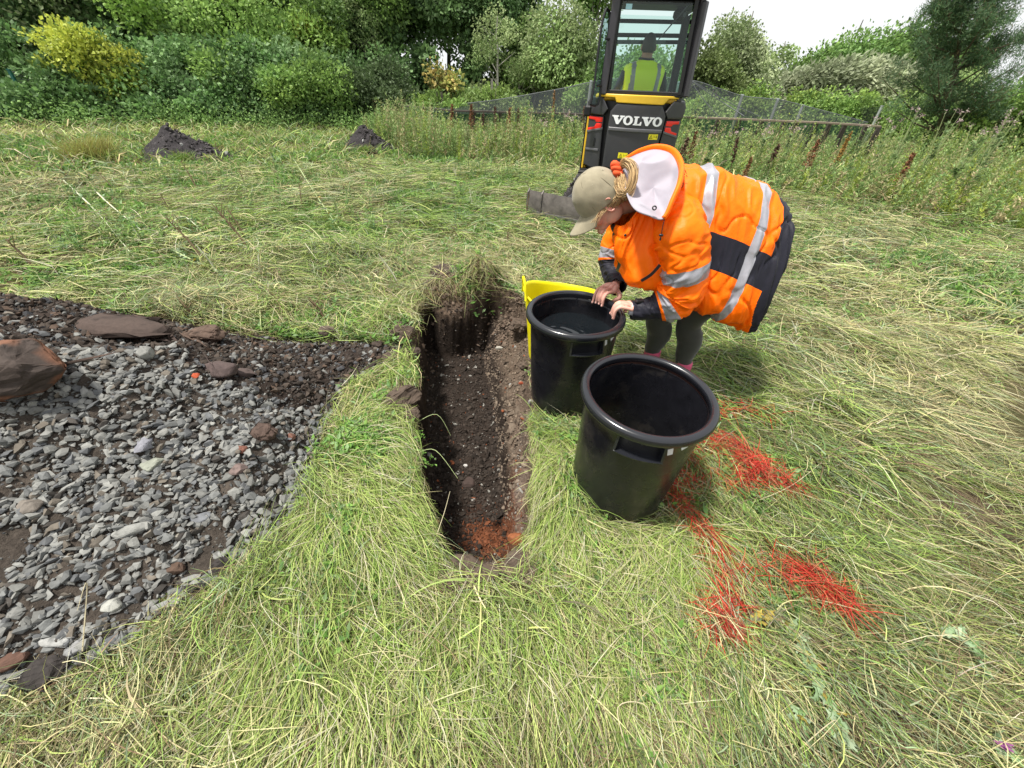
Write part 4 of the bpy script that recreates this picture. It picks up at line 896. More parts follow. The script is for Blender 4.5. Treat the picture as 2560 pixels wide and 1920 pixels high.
SPECS = [
 # px, top, Y, width, kind, cols, clumps, rc, leaves, leaf, label, extra
 (-130, -260, 16.0, 620, 'tree', GY, 34, .95, 15000, .085, 'grey olive feathery tree at the far left edge above the brambles', {}),
 (170, -230, 17.5, 560, 'tree', GY, 34, 1.0, 15000, .085, 'grey olive tree behind the yellowing shrub', {}),
 (420, -240, 18.5, 520, 'tree', GY + G1, 34, 1.0, 15000, .085, 'tall dull olive tree right behind the yellowing shrub', {}),
 (650, -150, 18.0, 460, 'tree', G1 + G3, 36, .85, 16000, .09, 'bright mid green tree filling the top left centre', {}),
 (860, -200, 20.0, 420, 'tree', G1, 34, .9, 15000, .09, 'tall mid green tree left of the dark trees', {}),
 (1010, -200, 22.0, 330, 'tree', G2 + [(.05, .10, .05)], 30, 1.0, 13000, .10, 'dark green tree with bare trunks showing low down', {'zb': 2.6}),
 (1130, -180, 23.0, 300, 'tree', G2, 30, 1.0, 13000, .10, 'darkest tall tree in the middle of the tree line', {'zb': 3.0}),
 (1200, -60, 22.0, 170, 'tree', G2, 20, .8, 8000, .10, 'dark tree that ends the left wood against the sky', {'zb': 3.2}),
 (290, 62, 13.9, 175, 'shrub', YL, 22, .55, 9000, .075, 'yellow green rounded shrub glowing above the brambles', {'zb': .6}),
 (530, 95, 15.5, 330, 'shrub', G2 + G1, 24, .6, 10000, .08, 'dark green hawthorn-like bush above the second green post', {'zb': .4}),
 (770, 120, 16.0, 300, 'shrub', G1 + G3, 24, .55, 10000, .075, 'light green upright bush with yellow tips in the hedge', {'zb': .2}),
 (820, 40, 18.0, 120, 'shrub', YL + G3, 12, .5, 4500, .075, 'narrow yellow tipped shrub high in the hedge', {'zb': 2.4}),
 (940, 145, 17.5, 330, 'shrub', [(.11, .16, .07), (.09, .14, .055)], 24, .55, 10000, .075, 'soft grey green rounded bush at the end of the hedge', {'zb': .2}),
 (440, 235, 14.5, 130, 'shrub', [(.15, .09, .06), (.12, .10, .05)], 10, .35, 2600, .06, 'brownish thin bush right of the yellowing shrub', {'zb': .5}),
 (1240, 185, 18.5, 210, 'shrub', G3 + BIR, 18, .5, 6500, .08, 'light green leafy bush below the pale birch trunk', {'zb': .1}),
 (1090, 215, 17.0, 160, 'shrub', G3 + G1, 14, .45, 5000, .08, 'low mid green bush at the start of the netting', {'zb': .1}),
 (1120, 140, 18.2, 105, 'sapling', [(.50, .38, .12), (.42, .34, .12), (.25, .30, .08)], 16, .30, 330, .10, 'small sapling with orange yellow leaves before the dark wood', {'zb': 1.2}),
 (1385, 15, 20.0, 190, 'tree', BIR, 30, .75, 11000, .085, 'pale green birch just left of the excavator door', {'droop': .4}),
 (1310, 40, 21.5, 120, 'tree', BIR + G1, 22, .7, 8000, .085, 'narrow birch left of the pale green one', {'droop': .3}),
 (1460, -120, 22.0, 150, 'tree', G1, 14, .55, 2600, .10, 'sparse birch with gappy twigs against the sky behind the cab door', {'droop': .5, 'zb': 3.5}),
 (1480, 150, 18.0, 150, 'shrub', BIR + G1, 16, .5, 5000, .08, 'rounded green bush behind the left side of the excavator', {'zb': .1}),
 (1600, 110, 22.0, 260, 'tree', BIR + G1, 26, .8, 9000, .09, 'green tree seen through the cab window', {'droop': .3}),
 (1805, 22, 23.0, 190, 'tree', BIR + GY, 30, .75, 10000, .09, 'tall birch right of the cab with drooping sprays', {'droop': .6}),
 (1740, 120, 21.0, 190, 'tree', [(.12, .17, .05), (.15, .19, .07)], 22, .7, 7500, .09, 'olive green tree directly right of the cab', {}),
 (1900, 110, 26.0, 90, 'tree', BIR, 10, .6, 2600, .10, 'small airy treetop right of the drooping birch', {'droop': .4}),
 (2055, 88, 29.0, 210, 'tree', G1 + [(.10, .17, .04)], 26, 1.1, 10000, .12, 'round bright green tree, first of the two on the skyline', {'windx': .5}),
 (2180, 95, 30.0, 210, 'tree', G1 + [(.09, .16, .04)], 26, 1.1, 10000, .12, 'round bright green tree, nearer to the pine on the skyline', {'windx': .5}),
 (2270, 115, 31.0, 190, 'tree', G1, 22, 1.1, 8000, .12, 'green tree between the skyline pair and the pine', {'windx': .5}),
 (1960, 150, 25.0, 190, 'willow', WIL, 24, .9, 9000, .11, 'grey green willow leftmost under the skyline trees', {'windx': .7, 'elong': 1.6}),
 (2060, 145, 24.0, 170, 'willow', WIL, 24, .9, 9000, .11, 'silvery willow below the first skyline tree', {'windx': .7, 'elong': 1.6}),
 (2165, 140, 23.5, 190, 'willow', WIL, 26, .9, 10000, .11, 'largest silvery willow with wind-blown crown', {'windx': .7, 'elong': 1.6}),
 (2010, 225, 21.5, 150, 'shrub', YL + G3, 14, .5, 4000, .09, 'yellow green bush behind the netting posts', {'zb': .1}),
 (2110, 225, 21.0, 170, 'shrub', G1 + G3, 14, .5, 5000, .09, 'mid green bush behind the right end of the netting', {'zb': .1}),
 (1850, 205, 20.5, 110, 'shrub', G3, 12, .45, 3600, .09, 'small light green bush behind the first netting post', {'zb': .1}),
 (1775, 215, 18.0, 90, 'shrub', BIR + G3, 12, .45, 4200, .08, 'pale green bush inside the netting beside the excavator', {'zb': .1}),
 (2300, 150, 22.0, 170, 'shrub', G1 + BIR, 20, .7, 8000, .10, 'grey green bush left of the pine trunk', {'zb': .2}),
 (2540, 195, 15.0, 230, 'shrub', G3 + G1, 22, .6, 9000, .085, 'yellowish green bush under the pine at the right edge', {'zb': .1}),
 (2420, 250, 17.0, 170, 'shrub', G1 + G3, 16, .5, 6000, .085, 'dark green bush right behind the pine trunk', {'zb': .1}),
 (2700, 60, 16.0, 330, 'tree', G1 + G3, 26, .8, 9000, .09, 'green tree cut off by the right edge beside the pine', {}),
]
for i, (px, ty, Yd, wpx, kind, cols, k, rc, n, leaf, label, ex) in enumerate(SPECS):
    base, h, rx = tree_at(px, ty, Yd, wpx)
    h += 1.0 if 'skyline' in label and kind == 'tree' else .35 if kind == 'tree' else 0
    nm = {'tree': 'broadleaf_tree', 'willow': 'willow_tree', 'shrub': 'shrub', 'sapling': 'sapling'}[kind]
    if 'birch' in label: nm = 'birch_tree'; n = int(n * .62)
    tcol = (.32, .30, .26) if nm == 'birch_tree' else (.11, .095, .08)
    make_tree(nm, label, 'shrub' if kind == 'shrub' else 'tree', base, h, rx, k, rc, n, leaf, cols, 100 + i, trunk_r=.05 if kind in ('shrub', 'sapling') else .11, trunk_col=tcol, stems=3 if kind == 'shrub' else 1, group='shrubs along the field edge' if kind == 'shrub' else 'trees round the field', **ex)
# thin pale trunks that stand in front of the dark wood
def pole_tree(px, y0, y1, Yd, r, label, seed, col=(.36, .34, .30)):
    b = at(px, y1, Yd); t = at(px, y0, Yd); rng = np.random.default_rng(seed); rg = random.Random(seed)
    root = empty('birch_tree', (b.x, Yd, 0)); tag(root, label, 'tree', 'trees round the field')
    m = MB(); P = [Vector((rg.uniform(-.04, .04), 0, t.z * s)) for s in np.linspace(0, 1, 8)]; m.tube(P, list(np.linspace(r, r * .35, 8)), 7)
    for j in range(7):
        s = rg.uniform(.4, .95); q = Vector((0, 0, t.z * s)); m.tube([q, q + Vector((rg.uniform(-.7, .7), rg.uniform(-.3, .3), rg.uniform(.2, .6)))], [r * .3, .006], 4)
    o = m.build('trunk', M_BARK, root, smooth=True, fixn=False); a = o.data.color_attributes.new('Col', 'FLOAT_COLOR', 'POINT'); a.data.foreach_set('color', np.tile(np.array([*col, 1], np.float32), len(o.data.vertices)))
    cen = np.stack([rng.uniform(-.5, .5, 8), rng.uniform(-.4, .4, 8), t.z * rng.uniform(.72, 1.05, 8)], -1)
    v, f, c = leafcloud(cen, rng.uniform(.25, .5, 8), 1500, .08, BIR, rng, .3); mesh_np('crown', v, f, M_LEAF, root, col=c)
pole_tree(1241, 40, 255, 19.0, .055, 'slim birch with a white trunk before the dark wood', 5)
pole_tree(1205, 100, 262, 20.5, .045, 'slim grey trunk just left of the white birch trunk', 6, (.14, .13, .12))
pole_tree(928, 40, 245, 19.0, .06, 'slim grey trunk behind the soft grey green bush', 7, (.18, .17, .15))
pole_tree(1297, 150, 270, 19.5, .04, 'thin pale trunk right of the white birch trunk', 8, (.22, .2, .17))
pole_tree(1335, 150, 270, 20.2, .04, 'thin pale trunk farther right beside the pale green birch', 9, (.2, .19, .16))
# the pine
rng = np.random.default_rng(77); NEED = (np.array([[0, 0, 0], [0.045, .5, 0], [0, 1, 0], [-.045, .5, 0]]), np.array([[0, 1, 2, 3]]))
pb = at(2345, 370, 15.5); ptp = at(2455, -60, 15.5)
root = empty('pine_tree', (pb.x, 15.5, float(height(pb.x, 15.5)) - .1)); tag(root, 'tall dark blue green pine leaning right with a crooked trunk', 'tree')
H = ptp.z; lx = ptp.x - pb.x; m = MB()
P = [Vector((lx * t + .12 * sin(t * 6), .1 * sin(t * 5), H * t)) for t in np.linspace(0, 1, 12)]
m.tube(P, list(np.linspace(.13, .02, 12)), 8); cen = []; rg = random.Random(9)
for j in range(64):
    t = rg.uniform(.20, 1.0); b = P[0].lerp(P[-1], t) if False else P[min(11, int(t * 11))]; az = rg.uniform(0, 2 * pi); ln = (1.15 - t) * rg.uniform(1.6, 3.0) * .85 + .35
    e = b + Vector((cos(az) * ln, sin(az) * ln * .7, ln * rg.uniform(.15, .7))); m.tube([b, (b + e) / 2 + Vector((0, 0, -.06)), e], [.04 * (1.1 - t), .02, .008], 5)
    for q in np.linspace(.35, 1.0, 4): cen.append((b.lerp(e, q) + Vector((rg.uniform(-.2, .2), rg.uniform(-.2, .2), rg.uniform(-.1, .25))))[:])
o = m.build('trunk', M_BARK, root, smooth=True, fixn=False); a = o.data.color_attributes.new('Col', 'FLOAT_COLOR', 'POINT'); a.data.foreach_set('color', np.tile(np.array([.10, .075, .055, 1], np.float32), len(o.data.vertices)))
cen = np.array(cen); nC = len(cen)
n = 72000; i = rng.integers(0, nC, n); d = rng.normal(size=(n, 3)); d[:, 2] += .7; d /= np.linalg.norm(d, axis=1)[:, None]
q = cen[i] + rng.normal(0, .115, (n, 3)); ct = rng.uniform(.7, 1.3, nC)
c = np.array([(.065, .13, .06), (.095, .17, .07), (.14, .21, .10), (.15, .12, .06)])[rng.choice(4, n, p=[.4, .33, .2, .07])] * ct[i][:, None] * rng.uniform(.7, 1.3, (n, 1))
s = rng.uniform(.07, .14, n); v, f, cc = stamp(NEED[0], NEED[1], q, dirrot(d, rng, 1), np.stack([s * 1.5, s, s], -1), c); mesh_np('crown', v, f, M_LEAF, root, col=cc)

# bramble bank along the left fence (nobody could count it)
FENCE = [(-16.0, 12.2), (-13.3, 13.3), (-10.6, 14.4), (-7.9, 15.5), (-6.2, 16.8), (-4.6, 18.2)]
rng = np.random.default_rng(60)
def along_w(pts, n, rng):
    P = np.array(pts, float); seg = np.linalg.norm(np.diff(P, axis=0), axis=1); cs = np.concatenate([[0], np.cumsum(seg)]); s = rng.uniform(0, cs[-1], n)
    return np.stack([np.interp(s, cs, P[:, 0]), np.interp(s, cs, P[:, 1])], -1)
def bank(name, label, pts, n, k, hgt, dep, leaf, cols, seed, cat_='brambles'):
    rng = np.random.default_rng(seed); c2 = along_w(pts, k, rng); off = rng.uniform(-dep, dep * .6, k); z = rng.random(k) ** .9 * hgt * (1 - .35 * np.abs(off) / dep) * np.clip(1 + off / dep * .6, .2, 1.2)
    cen = np.stack([c2[:, 0], c2[:, 1] + off, z], -1); cen[:, 2] += height(cen[:, 0], cen[:, 1])
    v, f, c = leafcloud(cen, rng.uniform(.25, .55, k), n, leaf, cols, rng, .1, squash=.75, clump_var=.3)
    tag(mesh_np(name, v, f, M_LEAF, col=c), label, cat_, kind='stuff')
bank('bramble_bank', 'dense dark bramble and ivy bank smothering the green fence', FENCE, 62000, 460, 1.9, 1.2, .12, [(.13, .24, .075), (.18, .31, .10), (.24, .36, .17), (.09, .18, .06)], 61)
bank('field_edge_weeds', 'lighter low weeds at the foot of the bramble bank', [(a, b - 1.3) for a, b in FENCE[:5]] + [(-3.5, 15.5)], 15000, 260, .45, .6, .07, [(.19, .32, .09), (.24, .37, .12), (.16, .27, .08)], 62, 'weeds')
bank('hedge_right', 'low green undergrowth beneath the trees on the right', [(3.5, 19), (8, 20), (14, 20.5), (19, 20), (24, 16)], 16000, 240, 1.6, 1.0, .11, G1 + G3, 63, 'undergrowth')
bpy.data.objects['hedge_right'].name = 'undergrowth'
bank('undergrowth_wood', 'shaded dark undergrowth inside the left wood', [(-19, 15.5), (-12, 18), (-6, 19.6), (-2.5, 21), (.5, 22.5)], 60000, 420, 4.8, 1.0, .17, G2, 64, 'undergrowth')
bpy.data.objects['undergrowth_wood'].name = 'wood_undergrowth'

# green fence: posts with their mesh, standing in the brambles
M_GPOST = material('green_paint', (0.012, 0.10, 0.085), rough=.45, var=.2)
M_WIRE = material('green_wire', (0.004, 0.022, 0.02), rough=.5)
root = empty('security_fence', (FENCE[0][0], FENCE[0][1], 0)); tag(root, 'dark green mesh fence with square posts, mostly buried in brambles', 'fence'); o0 = Vector((FENCE[0][0], FENCE[0][1], 0))
m = MB()
GP = [(22, 175, 12.7), (163, 190, 13.3), (338, 198, 14.0), (546, 205, 14.8), (722, 213, 15.6), (862, 222, 16.5), (986, 240, 17.3), (1082, 245, 18.2)]
tops = []
for (px, py, Yd) in GP:
    t = at(px, py, Yd); m2 = MB(); m2.box((0, 0, t.z / 2), (.07, .06, t.z), bev=.006); m2.box((0, 0, t.z + .012), (.08, .07, .02)); o = m2.build('post', M_GPOST, root); o.location = Vector((t.x, Yd, 0)) - o0; tops.append(Vector((t.x, Yd, t.z)))
for a, b in zip(tops[:-1], tops[1:]):
    for h_ in np.linspace(.12, .97, 14): m.tube([Vector((a.x, a.y + .05, a.z * h_)) - o0, Vector((b.x, b.y + .05, b.z * h_)) - o0], .006, 4)
    nn = 34
    for j in range(1, nn): p = a.lerp(b, j / nn); m.tube([Vector((p.x, p.y + .05, 0)) - o0, Vector((p.x, p.y + .05, p.z * .98)) - o0], .004, 3)
m.build('mesh_panel', M_WIRE, root)

# ------------------------------------------------------------------ netting and timber rail across the middle
M_NET = bpy.data.materials.new('netting'); M_NET.use_nodes = True; n_ = M_NET.node_tree; n_.nodes.clear()
o_ = n_.nodes.new('ShaderNodeOutputMaterial'); t_ = n_.nodes.new('ShaderNodeBsdfTransparent'); d_ = n_.nodes.new('ShaderNodeBsdfDiffuse'); d_.inputs[0].default_value = (.045, .05, .055, 1)
x_ = n_.nodes.new('ShaderNodeMixShader'); x_.inputs[0].default_value = .42
n_.links.new(t_.outputs[0], x_.inputs[1]); n_.links.new(d_.outputs[0], x_.inputs[2]); n_.links.new(x_.outputs[0], o_.inputs[0])
M_GALV = material('galvanised', (.55, .58, .60), rough=.4, metal=.6); M_CORD = material('cord', (.11, .12, .125), rough=.8)
M_TIMB = material('weathered_timber', (.06, .05, .042), rough=.9, var=.35, vscale=8, bump=.5, bscale=25); M_TOPR = material('timber_top', (.20, .16, .12), rough=.85, var=.3, vscale=8)
def net_sheet(name, grid, parent, sag=.0):
    """grid: rows of points; a finely divided sheet with sag"""
    rows = [smooth_path([at(*p) for p in r], 6) for r in grid]; k = 7; V = []
    for i in range(len(rows) - 1):
        for t in np.linspace(0, 1, k, endpoint=(i == len(rows) - 2)):
            V.append(rows[i] * (1 - t) + rows[i + 1] * t)
    V = np.array(V); nr, nc = V.shape[:2]; ii = np.arange(nr * nc).reshape(nr, nc)
    F = np.stack([ii[:-1, :-1], ii[:-1, 1:], ii[1:, 1:], ii[1:, :-1]], -1).reshape(-1, 4)
    V = V.reshape(-1, 3); V[:, 2] -= sag * 0; V[:, 1] += .05 * np.sin(V[:, 0] * 3)
    return mesh_np(name, V, F, M_NET, parent, smooth=True)
root = empty('ball_netting', (0, 0, 0)); tag(root, 'grey see-through netting sloping from tall poles down to the timber rail', 'netting')
net_sheet('net', [[(1000, 268, 17), (1130, 262, 17), (1250, 248, 17), (1400, 222, 17), (1480, 205, 17), (1600, 192, 17), (1725, 200, 17)], [(1000, 272, 16), (1130, 284, 15), (1250, 284, 15), (1400, 287, 15), (1480, 289, 15), (1600, 292, 15), (1725, 296, 15)]], root)
net_sheet('net', [[(1725, 200, 17), (1800, 222, 17), (1860, 240, 17), (1945, 249, 17), (2010, 264, 17), (2100, 288, 17), (2170, 306, 17)], [(1725, 296, 15), (1800, 300, 15), (1860, 303, 15), (1945, 306, 15), (2010, 308, 15), (2100, 311, 15), (2170, 313, 15)]], root)
net_sheet('net', [[(2150, 270, 19), (2205, 266, 19)], [(2160, 310, 19), (2188, 305, 19)]], root)
m = MB()
for ln in ([(1130, 262, 17), (1250, 248, 17), (1400, 222, 17), (1480, 205, 17), (1600, 192, 17), (1725, 200, 17), (1800, 222, 17), (1860, 240, 17), (1945, 249, 17), (2010, 264, 17), (2170, 306, 17)], [(1725, 200, 17), (1790, 245, 16.4), (1860, 290, 15.4)], [(1725, 200, 17), (1760, 250, 16.4), (1800, 295, 15.4)], [(1730, 202, 17), (1830, 260, 16.4), (1930, 303, 15.4)]):
    m.tube(smooth_path([at(*p) for p in ln], 5), .011, 4)
m.build('top_cord', M_CORD, root)
for (px, py, py2, Yd) in ((1856, 238, 330, 17), (1945, 248, 335, 17), (2007, 264, 335, 17.2), (2205, 266, 345, 19), (1478, 203, 300, 17.2)):
    t = at(px, py, Yd); m = MB(); m.tube([Vector((0, 0, -.1)), Vector((0, 0, t.z))], .05, 10); m.tube([Vector((0, 0, t.z)), Vector((0, 0, t.z + .03))], .06, 10)
    o = m.build('pole', M_GALV, root, smooth=True); o.location = (t.x, Yd, 0)
root = empty('timber_rail_fence', (0, 0, 0)); tag(root, 'dark weathered timber rail on leaning posts with green mesh behind the weeds', 'fence')
RL = [(1002, 264, 15.6), (1130, 277, 15), (1250, 280, 14.8), (1400, 284, 14.6), (1560, 290, 14.4), (1740, 294, 14.2), (1850, 298, 14.0), (1960, 303, 13.8), (2060, 307, 13.6), (2200, 316, 13.4)]
RP = [at(*p) for p in RL]; k = 0
for a, b in zip(RP[:-1], RP[1:]):
    m = MB(); d = b - a; M = d.to_track_quat('X', 'Z').to_matrix(); m.box((a + b) / 2, (d.length - .01, .12, .05), 0, M=M, bev=.006); m.build('rail', M_TOPR if k > 4 else M_TIMB, root); k += 1
for i, px in enumerate([1010, 1060, 1130, 1185, 1250, 1300, 1360, 1420, 1745, 1795, 1850, 1905, 1960, 1995, 2040, 2075, 2115, 2165, 2200]):
    py = np.interp(px, [p[0] for p in RL], [p[1] for p in RL]); Yd = np.interp(px, [p[0] for p in RL], [p[2] for p in RL]) + .12
    t = at(px, py, Yd); m = MB(); ln = .06 * sin(i * 2.3); m.box((0, 0, t.z / 2), (.11, .09, t.z), 0, M=Matrix.Rotation(ln, 3, 'Y'), bev=.01); o = m.build('post', M_TIMB, root); o.location = (t.x, Yd, 0)
M_GM = M_NET.copy(); M_GM.name = 'green_mesh'; M_GM.node_tree.nodes['Diffuse BSDF'].inputs[0].default_value = (.05, .10, .075, 1); M_GM.node_tree.nodes['Mix Shader'].inputs[0].default_value = .6
V = []; 
for p in RP: V += [(p.x, p.y + .2, p.z - .02), (p.x, p.y + .2, -.1)]
mesh_np('mesh_screen', V, [(2 * i, 2 * i + 2, 2 * i + 3, 2 * i + 1) for i in range(len(RP) - 1)], M_GM, root)

# ------------------------------------------------------------------ tall weeds (stuff) and the docks and thistles that stand out
def weed_plants(n, region, hr, cols, seed, leaf=(.05, .11), per=34, nodz=False):
    rng = np.random.default_rng(seed); P = region(n, rng); m = len(P); h = rng.uniform(*hr, m) * np.clip(.95 + .8 * fbm(P[:, 0] * .7, P[:, 1] * .7, 0, seed + 4, 2), .45, 1.5); parts = []
    i = np.repeat(np.arange(m), per); t = rng.uniform(.08, 1, len(i)); lean = rng.normal(0, .16, (m, 2)) + np.array([.10, 0])
    q = np.stack([P[i, 0] + lean[i, 0] * h[i] * t, P[i, 1] + lean[i, 1] * h[i] * t, height(P[i, 0], P[i, 1], False) + h[i] * t], -1)
    az = rng.uniform(0, 2 * pi, len(i)); el = rng.uniform(.2, 1.1, len(i)); d = np.stack([np.cos(az) * np.cos(el), np.sin(az) * np.cos(el), np.sin(el)], -1)
    pal = np.array(cols); c = pal[rng.integers(0, len(pal), m)][i] * rng.uniform(.75, 1.25, (len(i), 1)) * (1 + .25 * fbm(P[i, 0], P[i, 1], 0, seed, 2))[:, None]
    s = rng.uniform(*leaf, len(i)) * (1.15 - .5 * t)
    parts.append(stamp(LEAF[0], LEAF[1], q, dirrot(d, rng), np.stack([s * .8, s, s], -1), c))
    v, f, c2 = blades(P, rng.uniform(0, 6.28, m), h * 1.03, np.full(m, .012), np.full(m, 1.45), np.full(m, 1.35), np.zeros(m), pal[rng.integers(0, len(pal), m)] * .8, 2, rng, z0=height(P[:, 0], P[:, 1], False), follow=False)
    parts.append((v, f, c2)); return parts
def reg_right(n, rng):
    P = np.stack([rng.uniform(1.9, 20, n), rng.uniform(7, 14.0, n)], -1); x, y = P[:, 0], P[:, 1]
    front = 8.6 + 1.0 * fbm(x * .5, 1.0, 0, 5, 2) - .10 * np.clip(x - 3, 0, 20); k = (y > front) & (rng.random(n) < .55 + .6 * fbm(x * .5, y * .5, 0, 9, 2) + .2); return P[k]
def reg_mid(n, rng):
    P = np.stack([rng.uniform(-4.2, 1.9, n), rng.uniform(9.4, 15.2, n)], -1); x, y = P[:, 0], P[:, 1]; front = 10.2 - 1.0 * sstep(-3, 1.5, x) + .6 * fbm(x * .8, 2., 0, 6, 2) + 1.6 * sstep(-2.2, -4, x); return P[y > front]
WG = [(.23, .33, .10), (.29, .38, .14), (.18, .28, .09), (.36, .38, .17), (.42, .36, .20), (.30, .38, .08), (.22, .34, .12)]
parts = weed_plants(2300, reg_right, (.55, 1.05), WG, 71) + weed_plants(1300, reg_mid, (.5, .95), WG + [(.24, .26, .12)], 72)
def reg_edge(n, rng):
    P = np.stack([rng.uniform(4.5, 12, n), rng.uniform(4.2, 9.5, n)], -1); x, y = P[:, 0], P[:, 1]; return P[(y > 11.0 - x * .62 + .8 * fbm(x, y, 0, 3, 2))]
parts += weed_plants(1500, reg_edge, (.25, .75), WG + [(.28, .33, .06)], 73)
def reg_field(n, rng):
    c0 = np.stack([rng.uniform(-6, 5.5, 70), rng.uniform(3.6, 9.0, 70)], -1); P = c0[rng.integers(0, 70, n)] + rng.normal(0, .22, (n, 2)); x, y = P[:, 0], P[:, 1]
    return P[(heap_d(x, y) < -.1) & ~((np.abs(x - .7) < 1.1) & (y < 6.6))]
_p = weed_plants(620, reg_field, (.14, .34), [(.20, .33, .10), (.26, .38, .13), (.17, .28, .12)], 74, leaf=(.03, .06), per=22)
v, f, c = cat(_p); tag(mesh_np('field_weeds', v, f, M_LEAF, col=c), 'ankle-high leafy weed clumps dotted over the cut middle field', 'weeds', kind='stuff')
v, f, c = cat(parts); tag(mesh_np('tall_weeds', v, f, M_LEAF, col=c), 'dense waist-high thistles and willowherb filling the far side of the field', 'weeds', kind='stuff')
M_DOCK = material('dock_seed', attr=True, rough=.9)
def dock(px, pt, Yd, label, col, seed, w=.07, group='rust brown dock spikes in the weeds'):
    t = at(px, pt, Yd); rng = np.random.default_rng(seed); g = float(height(t.x, Yd, False)); h = max(.45, t.z - g)
    root = empty('dock_plant', (t.x, Yd, g)); tag(root, label, 'weed', group); m = MB(); lean = rng.normal(0, .05)
    m.tube([Vector((0, 0, 0)), Vector((lean * .5, 0, h * .6)), Vector((lean, 0, h))], [.01, .008, .004], 5); m.build('stem', M_DEAD, root)
    n = 420; z = rng.uniform(.42, 1.0, n); rr = w * (1.15 - z) * 1.6; a = rng.uniform(0, 6.28, n)
    q = np.stack([lean * z + rr * np.cos(a) * rng.random(n), rr * np.sin(a) * rng.random(n), z * h], -1); d = rng.normal(size=(n, 3)); d[:, 2] += .8
    v, f, c = stamp(LEAF[0] * np.array([1.6, 1, 1]), LEAF[1], q, dirrot(d, rng, 1), rng.uniform(.022, .045, n), np.array(col) * rng.uniform(.6, 1.4, (n, 1))); mesh_np('seed_head', v, f, M_DOCK, root, col=c)
RU = (.20, .085, .04); RT = (.26, .15, .065); RB = (.12, .065, .045)
for i, (px, pt, Yd, lab, col) in enumerate([(1388, 228, 12.5, 'tallest tan dock spike left of the excavator', RT), (1128, 262, 12.8, 'bushy rust dock leftmost of the row by the hedge', RU), (1178, 262, 12.6, 'rust dock second from the left by the hedge', RU),
        (1212, 285, 11.6, 'small dark dock below the white birch trunk', RB), (1243, 268, 12.6, 'short dark red dock in the left weeds', RB), (1268, 270, 12.4, 'orange brown dock midway to the tall tan spike', RU), (1300, 272, 12.2, 'brown dock just left of the tall tan spike', RB),
        (1742, 330, 9.6, 'bushy red brown dock just right of the excavator', RU), (1712, 345, 9.0, 'low brown dock touching the excavator side', RB), (1855, 345, 9.4, 'slim brown dock right of the bushy one', RB), (1945, 362, 9.2, 'dark brown dock leaning in the middle weeds', RB),
        (2045, 350, 9.2, 'thin orange dock spike in the right weeds', RU), (2125, 330, 9.6, 'yellow orange dock spike under the netting end', (.34, .20, .05)), (2285, 385, 8.0, 'thin rust dock spike in front of the pine trunk', RU), (1465, 268, 12.0, 'dark dock beside the excavator mirror', RB), (1875, 395, 8.4, 'low orange dock above the bending worker', RT)]):
    dock(px, pt, Yd, lab, col, 300 + i, w=.05 + .03 * (i % 3))
M_FLUFF = material('thistle_down', attr=True, rough=.9, translucent=.3)
def thistle(px, pt, Yd, label, seed):
    t = at(px, pt, Yd); rng = np.random.default_rng(seed); g = float(height(t.x, Yd, False)); h = max(.5, t.z - g)
    root = empty('thistle_plant', (t.x, Yd, g)); tag(root, label, 'weed', 'thistles gone to seed in the weeds'); m = MB(); heads = []
    for k in range(5):
        e = Vector((rng.normal(0, .10), rng.normal(0, .08), h * rng.uniform(.88, 1.03))); m.tube([Vector((0, 0, 0)), Vector((e.x * .3, e.y * .3, h * .5)), e], [.009, .007, .003], 5); heads.append(e)
    m.build('stem', M_STEM, root); hd = np.array([h_[:] for h_ in heads])
    n = 70; i = rng.integers(0, 5, n); d = rng.normal(size=(n, 3)); q = hd[i] + rng.normal(0, .016, (n, 3))
    v, f, c = stamp(LEAF[0] * np.array([1.5, 1, 1]), LEAF[1], q, dirrot(d, rng, 1), rng.uniform(.016, .035, n), np.array([(.50, .36, .38), (.56, .50, .42), (.40, .26, .32)])[rng.integers(0, 3, n)]); mesh_np('flower_head', v, f, M_FLUFF, root, col=c)
    n = 46; z = rng.uniform(.1, .85, n); a = rng.uniform(0, 6.28, n); v, f, c = stamp(THIS[0], tri4(THIS[1]), np.stack([np.zeros(n), np.zeros(n), z * h], -1), dirrot(np.stack([np.cos(a), np.sin(a), .5 + 0 * a], -1), rng), rng.uniform(.08, .15, n), np.array([.17, .25, .10]) * rng.uniform(.7, 1.3, (n, 1))); mesh_np('leaves', v, f, M_LEAF, root, col=c)
for i, (px, pt, Yd, lab) in enumerate([(1417, 277, 11.8, 'pink-tufted thistle left of the excavator mirror'), (1440, 290, 11.2, 'lower pink thistle beside the excavator body'), (1360, 300, 11.0, 'pale thistle below the tall tan dock'), (1790, 325, 9.8, 'purplish thistle first right of the excavator'),
        (1835, 322, 10, 'pale thistle group before the first netting pole'), (1925, 322, 9.8, 'whitish thistle under the middle netting pole'), (1988, 318, 10, 'thistle with pale heads under the third netting pole'), (2180, 300, 10, 'tall pale thistle at the right end of the timber rail'), (2235, 300, 9.6, 'fluffy cream thistle left of the pine trunk'),
        (2310, 262, 9.2, 'highest seeding thistle just left of the pine trunk'), (2395, 275, 9, 'purple grey thistle right of the pine trunk'), (2520, 300, 8.2, 'cream thistle near the right edge under the bush'), (2550, 280, 8.6, 'pale thistle touching the right edge'), (2470, 315, 8.4, 'small white thistle in the right weeds')]):
    thistle(px, pt, Yd, lab, 400 + i)
